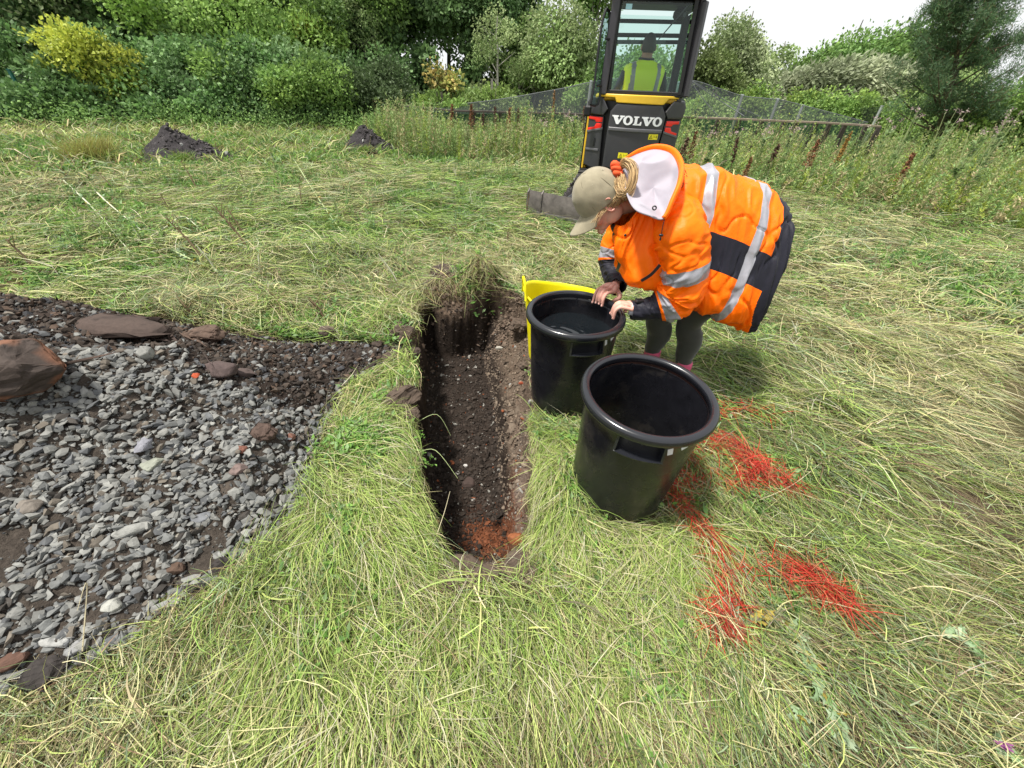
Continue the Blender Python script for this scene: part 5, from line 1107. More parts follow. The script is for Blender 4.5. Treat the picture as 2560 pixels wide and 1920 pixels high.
# rushes and grass clumps that stand out in the field
def tussock(px, py, w, h, label, col, seed, n=900):
    p = gp(px, py); rng = np.random.default_rng(seed); xy = np.array([[p.x, p.y]]) + rng.normal(0, w * .35, (n, 2)); ang = np.arctan2(xy[:, 1] - p.y, xy[:, 0] - p.x) * .5 + rng.normal(0, 1, n)
    v, f, c = blades(xy, ang, rng.uniform(.5, 1, n) * h, rng.uniform(.008, .014, n), rng.uniform(1.0, 1.5, n), rng.uniform(.3, 1.1, n), np.zeros(n), np.array(col)[rng.integers(0, len(col), n)] * rng.uniform(.7, 1.3, (n, 1)), 4, rng)
    tag(mesh_np('grass_tussock', v, f, M_GRASS, col=c, smooth=True), label, 'grass', 'grass tussocks in the field')
tussock(235, 400, .5, .5, 'olive brown grass tussock left of the far left spoil pile', [PAL[1], (.28, .24, .08), (.30, .30, .08)], 5)
tussock(460, 408, .16, .30, 'small green weed tuft growing in front of the left spoil pile', [PAL[0], (.22, .32, .1)], 6, 300)
tussock(910, 385, .12, .25, 'small green weed tuft at the foot of the middle spoil pile', [PAL[0], (.22, .32, .1)], 7, 250)
# ------------------------------------------------------------------ black tubs
M_BLACK = material('black_plastic', (0.010, 0.010, 0.013), rough=.27, spec=.45, var=.35, vscale=14, rvar=.07, bump=.06, bscale=9, bdist=.01)
def dusty(m, amt=.5):
    n = m.node_tree; p = n.nodes['Principled BSDF']; src = p.inputs['Base Color'].links[0].from_socket
    tc = n.nodes.new('ShaderNodeTexCoord'); sep = n.nodes.new('ShaderNodeTexNoise'); sep.inputs['Scale'].default_value = 7; sep.inputs['Detail'].default_value = 9; sep.inputs['Roughness'].default_value = .72
    mr = n.nodes.new('ShaderNodeMapRange'); mr.inputs[1].default_value = .54; mr.inputs[2].default_value = .72; mr.inputs[4].default_value = amt
    mx_ = n.nodes.new('ShaderNodeMix'); mx_.data_type = 'RGBA'; mx_.inputs[7].default_value = (.085, .072, .055, 1)
    n.links.new(tc.outputs['Object'], sep.inputs['Vector']); n.links.new(sep.outputs[0], mr.inputs[0]); n.links.new(mr.outputs[0], mx_.inputs[0]); n.links.new(src, mx_.inputs[6]); n.links.new(mx_.outputs[2], p.inputs['Base Color'])
dusty(M_BLACK, .32)
M_RIM = material('black_plastic_rim', (0.013, 0.014, 0.018), rough=.24, spec=.6, bump=.10, bscale=30, bdist=.004)
M_STICK = material('white_sticker', (.62, .63, .68), rough=.35, var=.08, vscale=90)
M_WATER = bpy.data.materials.new('water'); M_WATER.use_nodes = True
_p = M_WATER.node_tree.nodes['Principled BSDF']; _p.inputs['Base Color'].default_value = (.006, .008, .010, 1); _p.inputs['Roughness'].default_value = .03; _p.inputs['Specular IOR Level'].default_value = .6
M_REDRIM = material('red_soil_film', (.045, .015, .012), rough=.6, var=.7, vscale=60)
def tub(name, base, top, rb, rt, H, label, handle_az, stickers, group, water=None, redfilm=False):
    """base/top: centres of foot and rim; slightly leaning"""
    b = Vector(base); t = Vector(top); ax = (t - b).normalized(); q = Vector((0, 0, 1)).rotation_difference(ax)
    root = empty(name, b); root.rotation_mode = 'QUATERNION'; root.rotation_quaternion = q; tag(root, label, 'plastic tub', group)
    th = .004; R = lambda z: rb + (rt - rb) * (z / H) ** .9
    prof = [(.001, .004), (rb - .03, .004), (rb - .012, .008), (rb - .003, .02)] + [(R(z), z) for z in np.linspace(.04, H - .05, 10)] + [(R(H - .05) + .003, H - .045), (R(H) + .003, H - .03)]
    inner = [(R(H) - .001, H - .02)] + [(R(z) - th, z) for z in np.linspace(H - .05, .04, 10)] + [(rb - .02, .018), (.001, .016)]
    V, F = lathe(prof + inner, 96); o = mesh_np('tub_wall', V, F, M_BLACK, root, smooth=True)
    # the rolled rim
    rc = rt + .006; rr = [(rc - .012, H - .034), (rc + .006, H - .040), (rc + .016, H - .030), (rc + .017, H - .012), (rc + .010, H - .001), (rc - .003, H + .002), (rc - .014, H - .003), (rc - .017, H - .014), (rc - .014, H - .026)]
    P = smooth_path(rr + [rr[0]], 3)[:-1]; V, F = lathe([tuple(p) for p in P], 96, closed=True); mesh_np('rim', V, F, M_RIM, root, smooth=True)
    # grips: a recessed pocket with a raised frame under the rim
    for k, az in enumerate((handle_az, handle_az + pi)):
        m = MB(); Rh = R(H - .09); W = .155; ztop = H - .036; zb = H - .112
        def P3(u, z, d):                # u along the wall, d out of it
            a = az + u / Rh; return Vector(((Rh + d) * cos(a), (Rh + d) * sin(a), z))
        n = 12
        for (za, zb_, da, db) in ((zb - .006, zb + .004, .0, .017),):
            V = []; 
            for i in range(n + 1):
                u = (-.5 + i / n) * W; s = 1.0
                V += [P3(u, za, -.004), P3(u, za + .001, .024), P3(u, zb_ - .003, .027), P3(u, zb_ - .001, -.002)]
            F = []
            for i in range(n):
                for j in range(4): F.append((i * 4 + j, i * 4 + (j + 1) % 4, (i + 1) * 4 + (j + 1) % 4, (i + 1) * 4 + j))
            F += [(3, 2, 1, 0), tuple(n * 4 + j for j in range(4))]; m.add(V, F, 0)
        for sd in (-1, 1):
            u0 = sd * W / 2; V = []
            for z_, dd in ((ztop, .014), (zb - .005, .025)):
                for du in (-.004, .004): V += [P3(u0 + du, z_, -.004), P3(u0 + du, z_, dd)]
            m.add(V, [(0, 1, 3, 2), (4, 6, 7, 5), (0, 4, 5, 1), (2, 3, 7, 6), (0, 2, 6, 4), (1, 5, 7, 3)], 0)
        m.build('grip', M_RIM, root)
    for (daz, z, w_, h_, rot) in stickers:
        m = MB(); V = []; n = 4; Rz = R(z) + .0015; az = handle_az + daz
        c_, s_ = cos(rot), sin(rot)
        for i in range(n + 1):
            for vv in (-.5, .5):
                uu = (-.5 + i / n) * w_; v_ = vv * h_; u2 = uu * c_ - v_ * s_; v2 = uu * s_ + v_ * c_; a = az + u2 / Rz; rz_ = R(z + v2) + .0015; V.append((rz_ * cos(a), rz_ * sin(a), z + v2))
        mesh_np('sticker', V, [(2 * i, 2 * i + 2, 2 * i + 3, 2 * i + 1) for i in range(n)], M_STICK, root, smooth=True)
    if redfilm:
        V, F = lathe([(R(H) - .0135, H - .0268), (R(H) - .0085, H - .036), (R(H) - .0066, H - .042)], 96); mesh_np('soil_film', V, F, M_REDRIM, root, smooth=True)
    return root, q, b, R
tub('plastic_tub', (0.515, 1.235, .008), (0.525, 1.21, .622), .206, .236, .614, 'front empty black plastic tub with a thick rim, beside the red paint marks', RAD(-106), [(.46, .535, .020, .036, .25), (.70, .550, .034, .024, .45)], 'two black plastic tubs', redfilm=True)
_, q_, b_, R_ = tub('plastic_tub', (0.318, 1.885, .005), (0.31, 1.88, .602), .196, .234, .6, 'rear black plastic tub of water held by the bending worker', RAD(-79), [(.44, .53, .020, .036, .25), (.66, .54, .030, .024, .45)], 'two black plastic tubs')
# the water in the rear tub, rippled
V = []; F = []; nr, na = 40, 96; zw = .475
for i in range(nr + 1):
    for j in range(na):
        r = (R_(zw) - .0035) * i / nr; a = 2 * pi * j / na; x, y = r * cos(a), r * sin(a)
        d1 = math.hypot(x + .10, y + .08); rip = .0022 * sin(d1 * 150) * math.exp(-d1 / .09) + .0009 * sin(x * 90 + 2 * sin(y * 60)) * math.exp(-d1 / .12)
        V.append((x, y, zw + rip))
for i in range(nr):
    for j in range(na): F.append((i * na + j, (i + 1) * na + j, (i + 1) * na + (j + 1) % na, i * na + (j + 1) % na))
o = mesh_np('water_surface', V, F, M_WATER, None, smooth=True, loc=b_); tag(o, 'dark rippled water inside the rear black tub', 'water', kind='thing')

# ------------------------------------------------------------------ yellow flexible tub
M_YEL = material('yellow_rubber', (.88, .80, .012), rough=.42, spec=.4, translucent=.25, bump=.03, bscale=40, bdist=.003)
root = empty('flexible_tub', (.262, 2.33, .0)); tag(root, 'bright yellow flexible tub with a loop handle behind the rear black tub', 'plastic tub')
root.rotation_euler = (0, RAD(1), 0); H = .475; rb, rt = .155, .215
V, F = lathe([(.001, .012), (rb - .01, .012), (rb, .02)] + [(rb + (rt - rb) * (z / H), z) for z in np.linspace(.04, H - .02, 14)] + [(rt + .006, H - .014), (rt + .008, H - .006), (rt + .004, H), (rt - .003, H - .002)] + [(rb + (rt - rb) * (z / H) - .005, z) for z in np.linspace(H - .02, .03, 14)] + [(.001, .02)], 72)
V = np.array([v[:] if not isinstance(v, tuple) else v for v in V]); a = np.arctan2(V[:, 1], V[:, 0]); up = sstep(.15, H, V[:, 2])
lift = up * .045 * np.abs(np.cos(a - RAD(170))) ** 3; V[:, 2] += lift; V[:, :2] *= (1 + .05 * up * np.cos(2 * (a - RAD(170))))[:, None]
mesh_np('tub_wall', V, F, M_YEL, root, smooth=True)
for k, az in enumerate((RAD(188),)):
    m = MB(); Rr = rt * 1.05; ca, sa = cos(az), sin(az); ta = Vector((-sa, ca, 0)); o0 = Vector((ca * Rr, sa * Rr, H + .03)); P = []
    for t in np.linspace(0, pi, 15): P.append(o0 + ta * (.058 * cos(t)) + Vector((0, 0, .085 * sin(t) ** .8)) + Vector((ca, sa, 0)) * .012 * sin(t))
    P = [P[0] + ta * .018 + Vector((0, 0, -.03))] + P + [P[-1] - ta * .018 + Vector((0, 0, -.03))]
    m.tube(P, [.010] + [.0105] * (len(P) - 2) + [.010], 10, flat=.8); m.build('handle', M_YEL, root, smooth=True)
# ------------------------------------------------------------------ the small excavator, seen from behind
M_CHAR = material('charcoal_paint', (.040, .040, .046), rough=.42, spec=.5, var=.14, vscale=6, rvar=.08, bump=.05, bscale=200, bdist=.001)
dusty(M_CHAR, .25)
M_CHAR2 = material('charcoal_light', (.105, .105, .115), rough=.42, var=.12, vscale=7)
M_SHAD = material('black_paint', (.010, .010, .012), rough=.45, spec=.4)
M_FRAME = material('cab_frame_paint', (.035, .033, .040), rough=.35, spec=.5, var=.15, vscale=6)
M_YPAINT = material('yellow_paint', (.80, .50, .035), rough=.38, spec=.5, var=.10, vscale=8)
M_REDL = material('red_reflector', (.80, .015, .010), rough=.25, spec=.6)
M_WHITE = material('white_lettering', (.82, .83, .86), rough=.4)
M_WARN = material('warning_yellow', (.85, .75, .02), rough=.4)
M_STEEL = material('worn_steel', (.13, .115, .105), rough=.62, metal=.3, var=.55, vscale=9, bump=.3, bscale=40, bdist=.004, rvar=.15)
M_STEEL2 = material('scraped_steel', (.42, .41, .42), rough=.4, metal=.7, var=.4, vscale=18, rvar=.1)
M_RUB = material('track_rubber', (.022, .021, .020), rough=.85, var=.4, vscale=12, bump=.4, bscale=40)
M_SEAT = material('seat_fabric', (.012, .013, .015), rough=.8)
M_GLASS = bpy.data.materials.new('tinted_glass'); M_GLASS.use_nodes = True; n_ = M_GLASS.node_tree; n_.nodes.clear()
o_ = n_.nodes.new('ShaderNodeOutputMaterial'); t_ = n_.nodes.new('ShaderNodeBsdfTransparent'); t_.inputs[0].default_value = (.76, .90, .86, 1)
g_ = n_.nodes.new('ShaderNodeBsdfGlossy'); g_.inputs['Roughness'].default_value = .02; g_.inputs[0].default_value = (.9, 1, .97, 1)
f_ = n_.nodes.new('ShaderNodeFresnel'); f_.inputs[0].default_value = 1.5; x_ = n_.nodes.new('ShaderNodeMixShader')
n_.links.new(f_.outputs[0], x_.inputs[0]); n_.links.new(t_.outputs[0], x_.inputs[1]); n_.links.new(g_.outputs[0], x_.inputs[2]); n_.links.new(x_.outputs[0], o_.inputs[0])
EX, EY = 1.56, 6.9; YAW = RAD(-8)
exc = empty('mini_excavator', (EX, EY, 0), YAW); tag(exc, 'compact charcoal and yellow excavator seen from behind with its operator inside', 'excavator')
def bulge(v): # the tail is rounded in plan
    x, y, z = v; return (x, y + .30 * (abs(x) / .72) ** 2.2, z)
def ex_prism(name, poly, y0, y1, mat_, bev=.012, parent=exc, sub=True):
    """panel from an outline in the x-z plane, following the rounded tail"""
    bm = bmesh.new(); n = len(poly)
    a = [bm.verts.new((p[0], y0, p[1])) for p in poly]; b = [bm.verts.new((p[0], y1, p[1])) for p in poly]
    bm.faces.new(a); bm.faces.new(b[::-1])
    for i in range(n): bm.faces.new((a[i], b[i], b[(i + 1) % n], a[(i + 1) % n]))
    bmesh.ops.recalc_face_normals(bm, faces=bm.faces[:])
    if bev: bmesh.ops.bevel(bm, geom=[e for e in bm.edges if all(v.co.y < y0 + 1e-4 for v in e.verts)], offset=bev, segments=3, affect='EDGES', profile=.6)
    if sub:
        bmesh.ops.triangulate(bm, faces=bm.faces[:], ngon_method='EAR_CLIP')
        for xx in np.arange(-.8, .81, .08): bmesh.ops.bisect_plane(bm, geom=bm.verts[:] + bm.edges[:] + bm.faces[:], plane_co=(xx, 0, 0), plane_no=(1, 0, 0))
        for v in bm.verts: v.co = Vector(bulge(v.co))
    me = bpy.data.meshes.new(name); bm.to_mesh(me); bm.free(); me.materials.append(mat_)
    me.polygons.foreach_set('use_smooth', np.ones(len(me.polygons), bool))
    try: me.set_sharp_from_angle(angle=RAD(32))
    except Exception: pass
    return link(name, me, parent)
# dark core body, then the shaped covers over it
ex_prism('engine_housing', [(-.62, .50), (-.56, .42), (.60, .42), (.66, .60), (.70, .95), (.69, 1.34), (-.60, 1.34), (-.60, 1.0)], .05, .75, M_SHAD, .02)
ex_prism('rear_cover', [(-.355, .50), (.33, .50), (.385, .70), (.42, 1.0), (.425, 1.20), (.34, 1.315), (-.285, 1.315), (-.36, 1.215), (-.365, 1.0)], -.035, .10, M_CHAR, .022)
ex_prism('cover_ridge', [(-.352, .985), (.412, .985), (.412, 1.03), (-.352, 1.03)], -.052, .0, M_CHAR2, .012)
for s in (-1, 1):
    ex_prism('shoulder_cover', [(s * .455, 1.16), (s * .685, 1.16), (s * .705, 1.30), (s * .66, 1.372), (s * .50, 1.372), (s * .46, 1.33), (s * .40, 1.24)][::s], -.045, .30, M_CHAR, .022)
    ex_prism('corner_cover', [(s * .44, 1.145), (s * .67, 1.145), (s * .69, .95), (s * .655, .50), (s * .40, .44), (s * .435, .98)][::s], -.015, .30, M_CHAR, .018)
    ex_prism('corner_ridge', [(s * .437, 1.015), (s * .672, .955), (s * .668, .925), (s * .437, .985)][::s], -.028, .0, M_CHAR2, .006)
    ex_prism('corner_ridge', [(s * .455, .735), (s * .652, .725), (s * .648, .700), (s * .455, .705)][::s], -.028, .0, M_CHAR2, .006)
    # red reflectors: two pieces each
    ex_prism('rear_reflector', [(s * .46, 1.185 - .045), (s * .645, 1.185 - .045), (s * .655, 1.105), (s * .56, 1.105), (s * .55, 1.085), (s * .47, 1.085)][::s] if False else [(s * .455, 1.135), (s * .65, 1.135), (s * .655, 1.10), (s * .56, 1.095), (s * .545, 1.07), (s * .455, 1.075)][::s], -.026, .0, M_REDL, .004)
    ex_prism('rear_reflector', [(s * .455, 1.058), (s * .535, 1.058), (s * .56, 1.01), (s * .655, .985), (s * .652, .955), (s * .455, 1.0)][::s], -.027, .0, M_REDL, .004)
ex_prism('vent_slot', [(-.535, .87), (-.515, .87), (-.520, .76), (-.545, .76)], -.022, .0, M_SHAD, .002)
ex_prism('yellow_trim', [(-.56, 1.378), (-.33, 1.378), (-.30, 1.325), (-.27, 1.322), (.33, 1.322), (.36, 1.33), (.41, 1.392), (.60, 1.395), (.60, 1.425), (-.56, 1.415)], -.040, .30, M_YPAINT, .012)
m = MB(); m.box((0, .42, 1.37), (1.20, .55, .07), 0, bev=.02); m.build('deck', M_YPAINT, exc)
# side panels (left one shows its yellow edge)
for s in (-1, 1):
    m = MB(); m.box((s * .625, .60, .86), (.05, .56, .92), 0, bev=.02); m.build('side_panel', M_YPAINT, exc)
    m = MB(); m.box((s * .652, .36, .86), (.03, .09, 1.0), 0, bev=.01); m.build('side_seal', M_SHAD, exc)
m = MB(); m.box((-.662, .235, .83), (.030, .03, .78), 0, bev=.008); m.build('side_edge', M_YPAINT, exc)
m = MB(); m.box((-.688, .240, .83), (.022, .03, .86), 0, bev=.006); m.build('side_edge', M_SHAD, exc)
# letters
def letter(name, outer, holes=None):
    """flat extruded letter; outer polygon, optional single hole of equal point count"""
    V = []; F = []; y0, y1 = -.0425, -.030; n = len(outer)
    if holes is None:
        bm = bmesh.new(); vs = [bm.verts.new((p[0], y0, p[1])) for p in outer]; f = bm.faces.new(vs); r = bmesh.ops.extrude_face_region(bm, geom=[f])
        for v in [g for g in r['geom'] if isinstance(g, bmesh.types.BMVert)]: v.co.y = y1
        bmesh.ops.triangulate(bm, faces=bm.faces[:], ngon_method='EAR_CLIP'); bmesh.ops.recalc_face_normals(bm, faces=bm.faces[:])
    else:
        bm = bmesh.new(); o = [[bm.verts.new((p[0], yy, p[1])) for p in outer] for yy in (y0, y1)]; h = [[bm.verts.new((p[0], yy, p[1])) for p in holes] for yy in (y0, y1)]
        for i in range(n):
            j = (i + 1) % n; bm.faces.new((o[0][i], o[0][j], h[0][j], h[0][i])); bm.faces.new((o[1][j], o[1][i], h[1][i], h[1][j])); bm.faces.new((o[0][j], o[0][i], o[1][i], o[1][j])); bm.faces.new((h[0][i], h[0][j], h[1][j], h[1][i]))
        bmesh.ops.recalc_face_normals(bm, faces=bm.faces[:])
    for v in bm.verts: v.co = Vector(bulge(v.co))
    me = bpy.data.meshes.new(name); bm.to_mesh(me); bm.free(); me.materials.append(M_WHITE); return link(name, me, exc)
def V_at(x, z, w, h):
    p = [(0, 1), (0, .86), (.10, .83), (.40, 0), (.58, 0), (.88, .83), (1.0, .86), (1.0, 1), (.62, 1), (.62, .86), (.70, .83), (.57, .42), (.44, .83), (.53, .86), (.53, 1)]
    return [(x + a * w, z + b * h) for a, b in p]
def L_at(x, z, w, h):
    p = [(0, 1), (0, .87), (.14, .85), (.14, .15), (0, .13), (0, 0), (1, 0), (1, .42), (.86, .42), (.78, .18), (.46, .16), (.46, .85), (.62, .87), (.62, 1)]
    return [(x + a * w, z + b * h) for a, b in p]
def O_at(x, z, w, h):
    t = np.linspace(0, 2 * pi, 33)[:-1]; return [(x + w / 2 + w / 2 * cos(a), z + h / 2 + (h / 2 + .004) * sin(a)) for a in t], [(x + w / 2 + w * .21 * cos(a), z + h / 2 + h * .36 * sin(a)) for a in t]
zl, hl = 1.070, .105; hs = []
letter('letter', V_at(-.325, zl, .175, hl)); o_, h_ = O_at(-.165, zl, .135, hl); letter('letter', o_, h_); letter('letter', L_at(-.020, zl, .115, hl)); letter('letter', V_at(.090, zl, .175, hl)); o_, h_ = O_at(.250, zl, .135, hl); letter('letter', o_, h_)
# warning stickers with little pictograms
def sticker(x, z, w_, h_):
    m = MB(); y = -.0385
    def rect(x0, z0, x1, z1, yy, mi): m.add([bulge((a, yy, b)) for a, b in ((x0, z0), (x1, z0), (x1, z1), (x0, z1))], [(0, 1, 2, 3)], mi)
    rect(x, z, x + w_, z + h_, y, 0)
    tx = x + w_ * .28; m.add([bulge((a, y - .002, b)) for a, b in ((tx - .025, z + .012), (tx + .025, z + .012), (tx, z + h_ - .01))], [(0, 1, 2)], 1)
    m.add([bulge((a, y - .0035, b)) for a, b in ((tx - .016, z + .017), (tx + .016, z + .017), (tx, z + h_ - .02))], [(0, 1, 2)], 0)
    rect(tx - .002, z + .022, tx + .002, z + h_ - .032, y - .005, 1)
    rect(x + w_ * .58, z + .022, x + w_ * .60, z + h_ - .015, y - .002, 1); rect(x + w_ * .62, z + h_ * .48, x + w_ * .84, z + h_ * .54, y - .002, 1); rect(x + w_ * .86, z + h_ * .3, x + w_ * .92, z + h_ * .74, y - .002, 1)
    m.build('warning_sticker', [M_WARN, M_SHAD], exc)
sticker(.235, .905, .135, .068); sticker(-.15, .645, .135, .075)
# cab: rear frame, pillars, roof, windows
def bar(a, b, w_, d_, mat_, name='pillar', bev=.012):
    a, b = Vector(a), Vector(b); d = b - a; m = MB(); q = d.to_track_quat('Z', 'Y').to_matrix(); m.box((a + b) / 2, (w_, d_, d.length), 0, M=q, bev=bev); return m.build(name, mat_, exc)
CF = .13; CB = 1.30                         # y of the rear and the front of the cab
bar((-.50, CF, 1.40), (-.495, CF + .03, 2.40), .10, .12, M_FRAME); bar((.615, CF, 1.42), (.575, CF + .03, 2.40), .085, .12, M_FRAME)
bar((-.43, CF - .015, 1.44), (-.46, CF + .01, 2.42), .055, .05, M_SHAD, 'window_seal', .006); bar((.555, CF - .015, 1.44), (.50, CF + .01, 2.42), .10, .05, M_SHAD, 'window_seal', .006)
bar((-.46, CF - .02, 1.435), (.60, CF - .02, 1.445), .05, .06, M_SHAD, 'window_seal', .01)
bar((-.50, CB, 1.30), (-.50, CB, 2.42), .07, .07, M_SHAD); bar((.58, CB, 1.30), (.55, CB, 2.42), .07, .07, M_SHAD)
bar((-.50, .7, 1.42), (-.50, .7, 2.42), .05, .06, M_SHAD)
for pa, pb in (((955, 52), (1725, 58)), ((955, 88), (1725, 92)), ((955, 106), (1725, 108))):
    A = at(1559, pa[1], EY + CB); B = at(1722, pb[1], EY + CB); bar((-.50, CB, A.z), (.56, CB, B.z + .0), .035 if pa[1] != 88 else .06, .05, M_SHAD, 'window_frame', .008)
bar((-.46, CB, 1.28), (.55, CB, 1.28), .06, .06, M_SHAD, 'window_frame')
for s, x in ((-1, -.50), (1, .565)):
    bar((x, CF, 2.40), (x, CB, 2.42), .07, .07, M_FRAME, 'roof_rail'); bar((x, CF, 1.40), (x, CB, 1.38), .07, .08, M_FRAME, 'sill')
m = MB(); m.box((.03, .72, 2.46), (1.22, 1.34, .07), 0, bev=.03); m.build('cab_roof', M_FRAME, exc)
m = MB(); m.box((.03, .48, 2.39), (1.04, .58, .05), 0, bev=.02); m.build('headliner', M_SHAD, exc)
def pane(name, pts, parent=exc): return mesh_np(name, pts, [tuple(range(len(pts)))], M_GLASS, parent)
pane('rear_window', [(-.45, CF + .005, 1.45), (.55, CF + .005, 1.45), (.52, CF + .03, 2.38), (-.46, CF + .03, 2.38)])
pane('front_window', [(-.47, CB - .02, 1.30), (.54, CB - .02, 1.30), (.53, CB - .02, 2.36), (-.47, CB - .02, 2.36)])
pane('side_window', [(.60, CF + .07, 1.44), (.60, CB - .05, 1.44), (.57, CB - .05, 2.36), (.57, CF + .07, 2.36)])
# wiper and roof clutter seen through the window
m = MB(); m.tube([(.40, CF + .06, 2.36), (.12, CF + .06, 2.02)], [.010, .006], 6); m.build('wiper', M_FRAME, exc)
m = MB(); m.box((.36, .5, 2.30), (.16, .12, .13), 0, bev=.04); m.build('speaker', M_SHAD, exc)
A = at(1560 + 4, 7, EY + CF - .01); B = at(1577, 22, EY + CF - .01)
m = MB(); m.add([(A.x - EX, CF - .005, A.z), (B.x - EX, CF - .005, A.z), (B.x - EX, CF - .005, B.z), (A.x - EX, CF - .005, B.z)], [(0, 1, 2, 3)]); m.build('window_sticker', material('pale_blue_sticker', (.35, .62, .72), rough=.4), exc)
# open cab door swung back on the left side
D0 = at(1478, 258, EY); DO = [(-.605, .02, 1.22), (-.625, -.03, 1.50), (-.640, -.10, 1.90), (-.640, -.14, 2.20), (-.612, -.13, 2.33), (-.575, -.06, 2.24), (-.565, .02, 1.95), (-.565, .06, 1.60), (-.57, .08, 1.30)]
DO = []
for (px, py) in ((1478, 262), (1487, 215), (1497, 135), (1508, 55), (1516, 22), (1520, 14), (1526, 18), (1528, 30), (1524, 80), (1515, 150), (1505, 215), (1497, 262)):
    p = at(px, py, EY - .05); DO.append(Vector((p.x - EX, -.05 + .25 * (px - 1478) / 50, p.z)))
door = empty('cab_door'); door.parent = exc
m = MB(); cl = [Vector(p) for p in smooth_path(DO + [DO[0]], 3)]; m.tube(cl, .016, 6, cap=False); m.build('door_frame', M_SHAD, door, smooth=True)
M_DGL = M_GLASS.copy(); M_DGL.name = 'door_glass'; M_DGL.node_tree.nodes['Fresnel'].inputs[0].default_value = 1.22; M_DGL.node_tree.nodes['Transparent BSDF'].inputs[0].default_value = (.34, .50, .48, 1)
mesh_np('door_glass', DO, [tuple(range(len(DO)))], M_DGL, door)
m = MB(); m.tube([(-.575, .03, 2.0), (-.52, .10, 2.0)], .015, 6); m.tube([(-.60, .03, 1.5), (-.52, .10, 1.5)], .015, 6); m.build('hinge', M_SHAD, door)
m = MB(); m.box((-.685, .10, 1.20), (.10, .06, .13), 0, bev=.02); m.build('door_latch', M_SHAD, exc)
# seat
m = MB(); m.box((.03, .52, 1.32), (.50, .12, .50), 0, bev=.05); m.build('seat_back', M_SEAT, exc)
m = MB(); m.box((.03, .78, 1.08), (.50, .50, .12), 0, bev=.04); m.build('seat', M_SEAT, exc)
# levers either side of the seat
for s in (-1, 1):
    m = MB(); m.box((s * .32 + .03, .85, 1.12), (.10, .40, .20), 0, bev=.03); m.tube([(s * .32 + .03, 1.0, 1.2), (s * .32 + .03, 1.03, 1.42)], .012, 6); m.tube([(s * .32 + .03, 1.03, 1.40), (s * .32 + .03, 1.04, 1.50)], .022, 8); m.build('control_lever', M_SHAD, exc)
# running gear: turned to the left under the body
ug = Matrix.Rotation(RAD(-9), 3, 'Z'); UC = Vector((.04, .85, 0))
def U(v): return ug @ Vector(v) + UC
m = MB(); m.box(UC + Vector((0, 0, .50)), (.55, .55, .14), 0, rz=RAD(-9), bev=.03); V, F = lathe([(.01, .40), (.38, .40), (.38, .47), (.01, .47)], 32); m.add([Vector(v) + UC for v in V], F); m.build('turntable', M_SHAD, exc)
m = MB(); m.box(UC + Vector((0, 0, .34)), (.95, .70, .14), 0, rz=RAD(-9), bev=.02); m.build('chassis', M_CHAR, exc)
for s in (-1, 1):
    tr = empty('track'); tr.parent = exc; m = MB(); pth = []
    for t in np.linspace(0, 2 * pi, 40, endpoint=False):
        cx_ = .78 if cos(t) > 0 else -.78; pth.append((cx_ + .20 * cos(t), .225 + .20 * sin(t)))
    pth = sorted(pth, key=lambda p: 0) ; n = len(pth)
    ins = [((p[0] - (.78 if p[0] > 0 else -.78)) * .84 + (.78 if p[0] > 0 else -.78), (p[1] - .225) * .84 + .225) for p in pth]
    for (pa, pb, w0) in ((pth, ins, .14),):
        V = [];
        for (a_, b_) in zip(pa, pb):
            for (yy, zz) in (a_, b_):
                for xx in (-w0, w0): V.append(U((s * .48 + xx, yy, zz)))
        F = []
        for i in range(n):
            j = (i + 1) % n; F += [(4 * i, 4 * i + 1, 4 * j + 1, 4 * j), (4 * i + 2, 4 * j + 2, 4 * j + 3, 4 * i + 3), (4 * i, 4 * j, 4 * j + 2, 4 * i + 2), (4 * i + 1, 4 * i + 3, 4 * j + 3, 4 * j + 1)]
        m.add(V, F)
    for i in range(44):
        t = i / 44 * (2 * 1.56 + 2 * pi * .2); L1 = 1.56
        if t < L1: y, z, a = -.78 + t, .425, 0
        elif t < L1 + pi * .2: aa = (t - L1) / .2; y, z, a = .78 + .2 * sin(aa), .225 + .2 * cos(aa), -aa
        elif t < 2 * L1 + pi * .2: y, z, a = .78 - (t - L1 - pi * .2), .025, pi
        else: aa = (t - 2 * L1 - pi * .2) / .2; y, z, a = -.78 - .2 * sin(aa), .225 - .2 * cos(aa), pi - aa
        m.box(U((s * .48, y, z)), (.28, .035, .03), 0, M=ug @ Matrix.Rotation(a, 3, 'X'))
    m.build('track_belt', M_RUB, tr)
    m = MB()
    for y, r in ((-.78, .16), (.78, .16), (-.4, .08), (-.1, .08), (.2, .08), (.5, .08)):
        V, F = lathe([(.01, -.11), (r, -.11), (r, .11), (.01, .11)], 20); m.add([U((s * .48 + v[2], y + v[0], (.225 if r > .1 else .15) + v[1])) for v in V], F)
    m.box(U((s * .48, 0, .22)), (.16, 1.3, .12), 0, M=ug); m.build('track_wheels', M_CHAR, tr)
